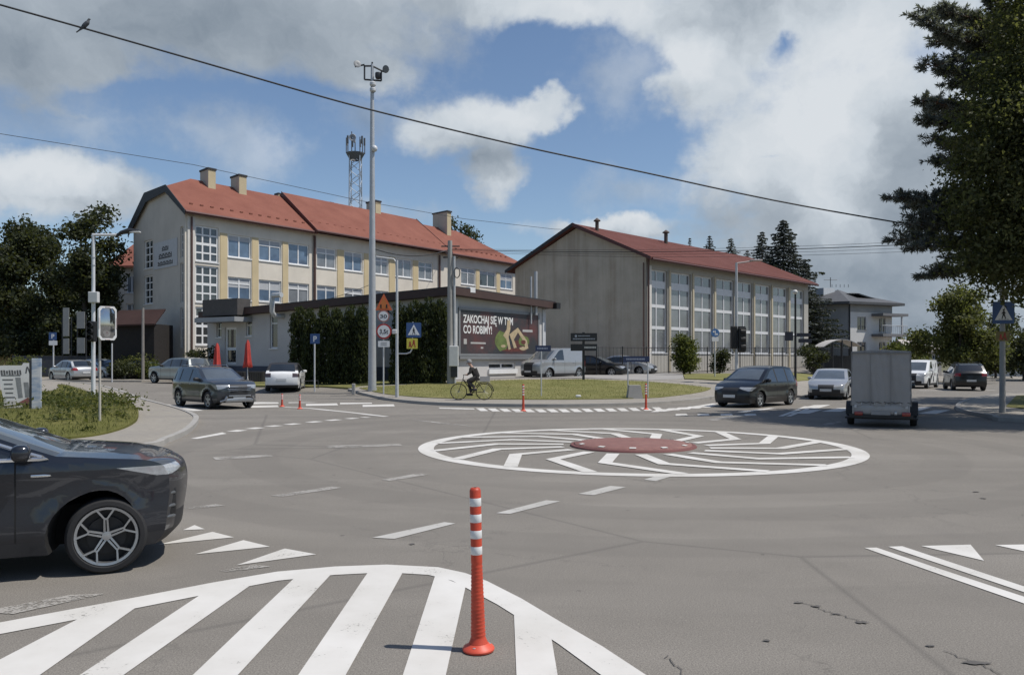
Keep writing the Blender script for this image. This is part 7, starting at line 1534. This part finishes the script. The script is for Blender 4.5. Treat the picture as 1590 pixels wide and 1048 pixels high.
# --- round shrubs
def shrub(label, base, bl, n, leaf, mat, seed, spread=.16, cat='shrub', name='round_shrub'):
    o = thing(name, label, cat, base); mb = MB(); r = random.Random(seed)
    for k in range(5): e = Vector(bl[k % len(bl)][:3]); mb.tube([(0, 0, -.05), (e.x*.4, e.y*.4, e.z*.5), e], [.05, .03, .01], 5)
    mb.build('stem', BARK, o); rn = np.random.default_rng(seed); pts = in_blobs(rn, bl, n, .6, 14, spread); pts[:, 2] = np.abs(pts[:, 2]); leaf_mesh('foliage', pts, leaf*(.6+.8*rn.random(len(pts))), mat, o, seed=seed)
shrub('round leafy bush standing in front of the first hall windows', GA(1062, 57.5), [(0, 0, 1.5, .85, .8, 1.0), (-.2, 0, 2.3, .6, .6, .6), (.25, 0, .9, .75, .7, .6), (.3, 0, 2.0, .55, .5, .6)], 5200, .16, LF_GREEN, 81)
shrub('small dark shrub inside the black mesh fence', GA(1117, 62), [(0, 0, .9, .6, .5, .8), (.3, 0, 1.4, .4, .4, .5)], 1500, .18, LF_DARK, 82)
for i, (px, Y, wd, ht, lab, m_) in enumerate([(203, 61, 1.3, 1.5, 'light green shrub before the dark shed', LF_LIGHT), (232, 60.5, 1.1, 1.0, 'low green shrub behind the bright-roofed dark car', LF_GREEN), (190, 60, .8, 1.0, 'small shrub at the fence corner left of the shed post', LF_DARK), (318, 58, 1.1, 2.0, 'dark shrub beside the left parasol', LF_DARK), (20, 64, 2.0, 1.3, 'olive shrub at the far left below the kiosk', LF_GREEN)]):
    shrub(lab, GA(px, Y), rblobs(random.Random(90+i), 0, 0, ht*.3, ht, wd, 7, .5), 1800, .17, m_, 90+i)
shrub('hedge clump behind the hall fence near the canopy', GA(1263, 68), rblobs(random.Random(99), 0, 0, .5, 2.2, 1.2, 8, .5), 2000, .2, LF_DARK, 99)
# --- timber pole in front of the shed
v = GA(222, 58.5); o = thing('utility_pole', 'plain weathered timber pole before the school gable', 'utility pole', v); MB().tube([(0, 0, 0), (0, 0, P(0, 478, 58.5).z-v.z)], [.11, .09], 8).build('pole', plain('weathered_timber', (.24, .22, .2), .9, 0, .2, 4), o, True)
v = GA(174, 56); o = thing('sign_post', 'bare thin grey post right of the mirror', 'post', v); MB().tube([(0, 0, 0), (0, 0, 2.6)], .045, 8).build('post', GREYP, o, True)
# --- grass blades and weeds (uncountable ground cover)
def inside(poly, X, Y):
    c = np.zeros(len(X), bool); n = len(poly)
    for i in range(n):
        x1, y1 = poly[i]; x2, y2 = poly[(i+1) % n]; k = ((y1 > Y) != (y2 > Y)) & (X < (x2-x1)*(Y-y1)/(y2-y1+1e-9)+x1); c ^= k
    return c
def blades(poly, n, ln, mat, zf, off, seed, name='grass', up=1.5, asp=.12):
    r = np.random.default_rng(seed); p = np.array(poly); X = r.uniform(p[:, 0].min(), p[:, 0].max(), n*3); Y = r.uniform(p[:, 1].min(), p[:, 1].max(), n*3); k = inside(poly, X, Y); X, Y = X[k][:n], Y[k][:n]
    Z = np.array([zf(a, b) for a, b in zip(X, Y)])+off; S_ = ln*(.5+r.random(len(X))); nr = np.tile(np.array([0, 0, up]), (len(X), 1))+r.normal(size=(len(X), 3))*.4; o = leaf_mesh(name, np.stack([X, Y, Z+S_*.4], 1), S_, mat, None, nrm=nr, seed=seed, aspect=asp, fold=.03); o['kind'] = 'stuff'; return o
lawn1 = lf+[G(*p) for p in [(1060, 601), (1000, 596), (940, 594), (905, 592.5), (800, 593.5), (700, 597.5), (620, 602), (575, 604.5)]]
blades(lawn1, 14000, .055, BLADE, h, .15, 1, asp=.22)
lgp = [p for p in lg if p[0] > -34]
blades(lgp, 42000, .085, m_leaf('verge_blade', [(.09, .095, .03), (.145, .145, .048), (.225, .21, .09)], .45), LG_H, .13, 2, asp=.16)
blades(rk[:0]+[(19.5, 29), (30, 24), (34, 30), (30, 40), (22, 36)], 5000, .12, BLADE, h, .13, 6, asp=.2)
r = np.random.default_rng(9); W_ = []
wr = random.Random(12)
for k in range(330):
    x = wr.gauss(-15.3, 2.6); y = wr.gauss(28.5, 5.5)
    if not inside(lgp, np.array([x]), np.array([y]))[0]: continue
    if CX+F*x/y < 78 and y < 27.2 and wr.random() < .8: continue
    edge_ = x > -12.4 or y < 20.5
    s = wr.uniform(.08, .22)*(.6 if edge_ else 1.25); z = LG_H(x, y)+.13; m = int(34*s/.2); W_.append(np.array([x, y, z+s*.8])+r.normal(size=(m, 3))*np.array([s, s, s*.65]))
W_ = np.concatenate(W_); W_[:, 2] = np.maximum(W_[:, 2], .15); o = leaf_mesh('weeds', W_, .11*(.6+.9*r.random(len(W_))), LF_WEED, None, seed=4); o['kind'] = 'stuff'
# distant wooded skyline behind everything
r = np.random.default_rng(77); pts = []
for k in range(900):
    a = r.uniform(-.75, .75); d = r.uniform(190, 230); c = np.array([d*math.sin(a), d*math.cos(a), 2.2+4.0*r.random()*(.5+.5*math.sin(a*23)**2)]); pts.append(c+r.normal(size=(10, 3))*np.array([1.6, 1.6, 1.0]))
o = leaf_mesh('treeline', np.concatenate(pts), 1.7*(.6+.8*r.random(9000)), LF_GREEN, None, seed=5); o['kind'] = 'stuff'
# ================================================================ sky, sun, camera
sun_v = Vector((.585, -.09, 1.07)).normalized(); el_s = math.asin(sun_v.z); az_s = math.atan2(sun_v.x, sun_v.y)
w = bpy.data.worlds.new('World'); S.world = w; w.use_nodes = True; nt = w.node_tree; nt.nodes.clear(); L_ = nt.links
def N_(t, **k):
    n = nt.nodes.new('ShaderNode'+t)
    for a, b in k.items(): setattr(n, a, b)
    return n
def wm(op, a, b=0.0, c=None, clamp=False):
    n = N_('Math', operation=op, use_clamp=clamp)
    for i, x in enumerate((a, b, c)):
        if x is None: continue
        if isinstance(x, (int, float)): n.inputs[i].default_value = x
        else: L_.new(x, n.inputs[i])
    return n.outputs[0]
def wvv(op, a, b=None):
    n = N_('VectorMath', operation=op)
    for i, x in enumerate((a, b)):
        if x is None: continue
        if isinstance(x, tuple): n.inputs[i].default_value = x
        else: L_.new(x, n.inputs[i])
    return n.outputs['Value'] if op in ('LENGTH', 'DOT_PRODUCT') else n.outputs[0]
def wnoise(vec, sc, det=6, ro=.6):
    n = N_('TexNoise'); n.inputs['Scale'].default_value = sc; n.inputs['Detail'].default_value = det; n.inputs['Roughness'].default_value = ro; L_.new(vec, n.inputs['Vector']); return n
def wmix(f, a, b):
    n = N_('Mix', data_type='RGBA')
    for i, x in ((0, f), (6, a), (7, b)):
        if isinstance(x, (int, float)): n.inputs[i].default_value = x
        elif isinstance(x, tuple): n.inputs[i].default_value = x
        else: L_.new(x, n.inputs[i])
    return n.outputs[2]
sky = N_('TexSky', sky_type='NISHITA'); sky.sun_disc = False; sky.sun_elevation = el_s; sky.sun_rotation = az_s; sky.air_density = 1.0; sky.dust_density = .6; sky.ozone_density = 1.6; sky.altitude = 300
SK = .10
tc = N_('TexCoord'); d = tc.outputs['Generated']; sp = N_('SeparateXYZ'); L_.new(d, sp.inputs[0]); x, y, z = sp.outputs
az = wm('ARCTAN2', x, y); el = wm('ARCSINE', z); cb = N_('CombineXYZ'); L_.new(az, cb.inputs[0]); L_.new(el, cb.inputs[1]); V = cb.outputs[0]
zc = wm('ADD', wm('MAXIMUM', z, 0.0), .22); cp = N_('CombineXYZ'); L_.new(wm('DIVIDE', x, zc), cp.inputs[0]); L_.new(wm('DIVIDE', y, zc), cp.inputs[1]); PL = cp.outputs[0]
warp = wnoise(V, 5.0, 5, .6).outputs['Color']; warp2 = wnoise(V, 17.0, 5, .6).outputs['Color']
wv1 = wvv('MULTIPLY', wvv('SUBTRACT', warp, (.5, .5, .5)), (.13, .075, 0)); wv2 = wvv('MULTIPLY', wvv('SUBTRACT', warp2, (.5, .5, .5)), (.05, .04, 0))
VW = wvv('ADD', wvv('ADD', V, wv1), wv2)
def pe(px, py): return math.atan2(px-CX, F), math.atan2(HZ-py, math.hypot(F, px-CX))
def blob(cx, cy, rx, ry, vec=None):
    a, e = pe(cx, cy); v = wvv('MULTIPLY', wvv('SUBTRACT', vec or VW, (a, e, 0)), (F/rx, F/ry, 0)); return wm('SUBTRACT', 1.0, wvv('LENGTH', v))
def chain(bs):
    o = bs[0]
    for b in bs[1:]: o = wm('SMOOTH_MAX', o, b, .25)
    return o
cover = [(330, 20, 470, 105), (60, 60, 200, 130), (820, -6, 330, 58), (1250, 10, 430, 120), (1330, 260, 310, 230), (1190, 250, 150, 120), (1080, 110, 110, 90), (745, 200, 160, 60), (765, 268, 80, 50), (850, 175, 60, 45), (60, 285, 190, 52), (960, 357, 140, 28), (1320, 420, 430, 80), (540, 110, 130, 50), (1430, 510, 300, 90)]
thin = [(400, 245, 85, 50), (560, 190, 90, 45), (600, 340, 110, 28), (820, 352, 60, 16), (1030, 158, 60, 24), (110, 200, 140, 40), (330, 210, 120, 50), (20, 150, 160, 80), (960, 100, 90, 90), (1000, 300, 120, 40)]
holes = [(1218, 58, 46, 38), (1190, 252, 60, 22), (930, 250, 150, 100), (900, 90, 150, 55), (250, 170, 160, 34), (480, 290, 150, 34)]
cov = chain([blob(*c) for c in cover]); hol = chain([blob(*c) for c in holes]); thn = chain([blob(*c) for c in thin])
fb = wnoise(PL, 2.6, 9, .62).outputs['Fac']; fb2 = wnoise(V, 14, 10, .64).outputs['Fac']
gen = wm('MULTIPLY', wm('SUBTRACT', wnoise(PL, .9, 4, .5).outputs['Fac'], .54), 3.2)     # scattered cloud for the rest of the sky
inview = wm('GREATER_THAN', wm('SUBTRACT', wm('COSINE', az), 0.70), 0.0)
dens = wm('ADD', wm('MAXIMUM', wm('MULTIPLY', cov, 1.5), wm('SUBTRACT', gen, wm('MULTIPLY', inview, 3.0))), wm('MULTIPLY', wm('SUBTRACT', wm('ADD', wm('MULTIPLY', fb, .5), wm('MULTIPLY', fb2, .5)), .5), 1.9))
dens = wm('SUBTRACT', dens, wm('MULTIPLY', wm('MAXIMUM', hol, 0.0), 1.0))
mr = N_('MapRange', interpolation_type='SMOOTHSTEP'); mr.inputs['From Min'].default_value = -.02; mr.inputs['From Max'].default_value = .70; L_.new(dens, mr.inputs[0])
th_ = N_('MapRange', interpolation_type='SMOOTHSTEP'); th_.inputs['From Min'].default_value = -.1; th_.inputs['From Max'].default_value = 1.1; th_.inputs['To Max'].default_value = .5; L_.new(wm('ADD', thn, wm('MULTIPLY', wm('SUBTRACT', fb2, .5), 2.2)), th_.inputs[0]); mask = wm('MAXIMUM', mr.outputs[0], th_.outputs[0])
# cloud tone: thick parts grey, rims and sunward billows white
gray = chain([blob(*c) for c in [(1430, 520, 260, 110), (745, 258, 110, 34), (1420, 250, 130, 120), (300, 30, 520, 150), (1330, 440, 380, 105), (1480, 330, 170, 130), (1130, 345, 120, 60), (30, 90, 200, 120), (560, 196, 70, 34), (250, 60, 300, 80)]])
bright = chain([blob(*c) for c in [(1240, 200, 200, 170), (790, 180, 140, 45), (1330, 120, 260, 130), (80, 272, 130, 30), (980, 345, 130, 26), (420, 230, 50, 26), (900, 10, 160, 40), (1060, 100, 70, 50)]])
bil = wnoise(VW, 9, 8, .62).outputs['Fac']
tone = wm('ADD', wm('ADD', .60, wm('MULTIPLY', wm('MAXIMUM', bright, 0.0), .50)), wm('MULTIPLY', wm('MAXIMUM', gray, 0.0), -.54)); tone = wm('ADD', tone, wm('MULTIPLY', wm('SUBTRACT', bil, .5), 1.1), clamp=True)
cr = N_('ValToRGB'); e = cr.color_ramp.elements; e[0].position = 0; e[0].color = (.225, .275, .335, 1); e[1].position = 1; e[1].color = (.69, .73, .77, 1); m_ = e.new(.42); m_.color = (.38, .435, .495, 1); m_ = e.new(.72); m_.color = (.58, .635, .69, 1); L_.new(tone, cr.inputs[0])
lp = wm('DIVIDE', 1.0, SK); sc_ = N_('Mix', data_type='RGBA', blend_type='MULTIPLY'); sc_.inputs[0].default_value = 1; L_.new(cr.outputs[0], sc_.inputs[6]); sc_.inputs[7].default_value = (1/SK, 1/SK, 1/SK, 1)
skc = N_('Mix', data_type='RGBA', blend_type='MULTIPLY'); skc.inputs[0].default_value = 1; L_.new(sky.outputs[0], skc.inputs[6]); skc.inputs[7].default_value = (1.02, 1.05, 1.09, 1)
colr = wmix(mask, skc.outputs[2], sc_.outputs[2])
bg = N_('Background'); bg.inputs[1].default_value = SK; L_.new(colr, bg.inputs[0]); out = N_('OutputWorld'); L_.new(bg.outputs[0], out.inputs[0])
w.cycles.sampling_method = 'MANUAL'; w.cycles.sample_map_resolution = 512
sl = bpy.data.lights.new('sun', 'SUN'); sl.energy = 4.2; sl.angle = R(.53); sl.color = (1.0, .955, .89); so = bpy.data.objects.new('sun', sl); C.objects.link(so); so.rotation_euler = (-sun_v).to_track_quat('-Z', 'Y').to_euler()
cam = bpy.data.cameras.new('camera'); co = bpy.data.objects.new('camera', cam); C.objects.link(co); co.location = (0, 0, H); co.rotation_euler = (R(90), 0, 0)
cam.sensor_width = 36; cam.sensor_fit = 'HORIZONTAL'; cam.lens = 36*F/1590; cam.shift_y = (HZ-524)/1590; cam.clip_end = 4000; cam.clip_start = .1; S.camera = co
S.view_settings.view_transform = 'Standard'; S.view_settings.look = 'None'; S.view_settings.gamma = 1; S.view_settings.exposure = 0
S.render.engine = 'CYCLES'; S.cycles.max_bounces = 5; S.cycles.transparent_max_bounces = 4; S.cycles.use_denoising = True; S.cycles.caustics_reflective = False; S.cycles.caustics_refractive = False
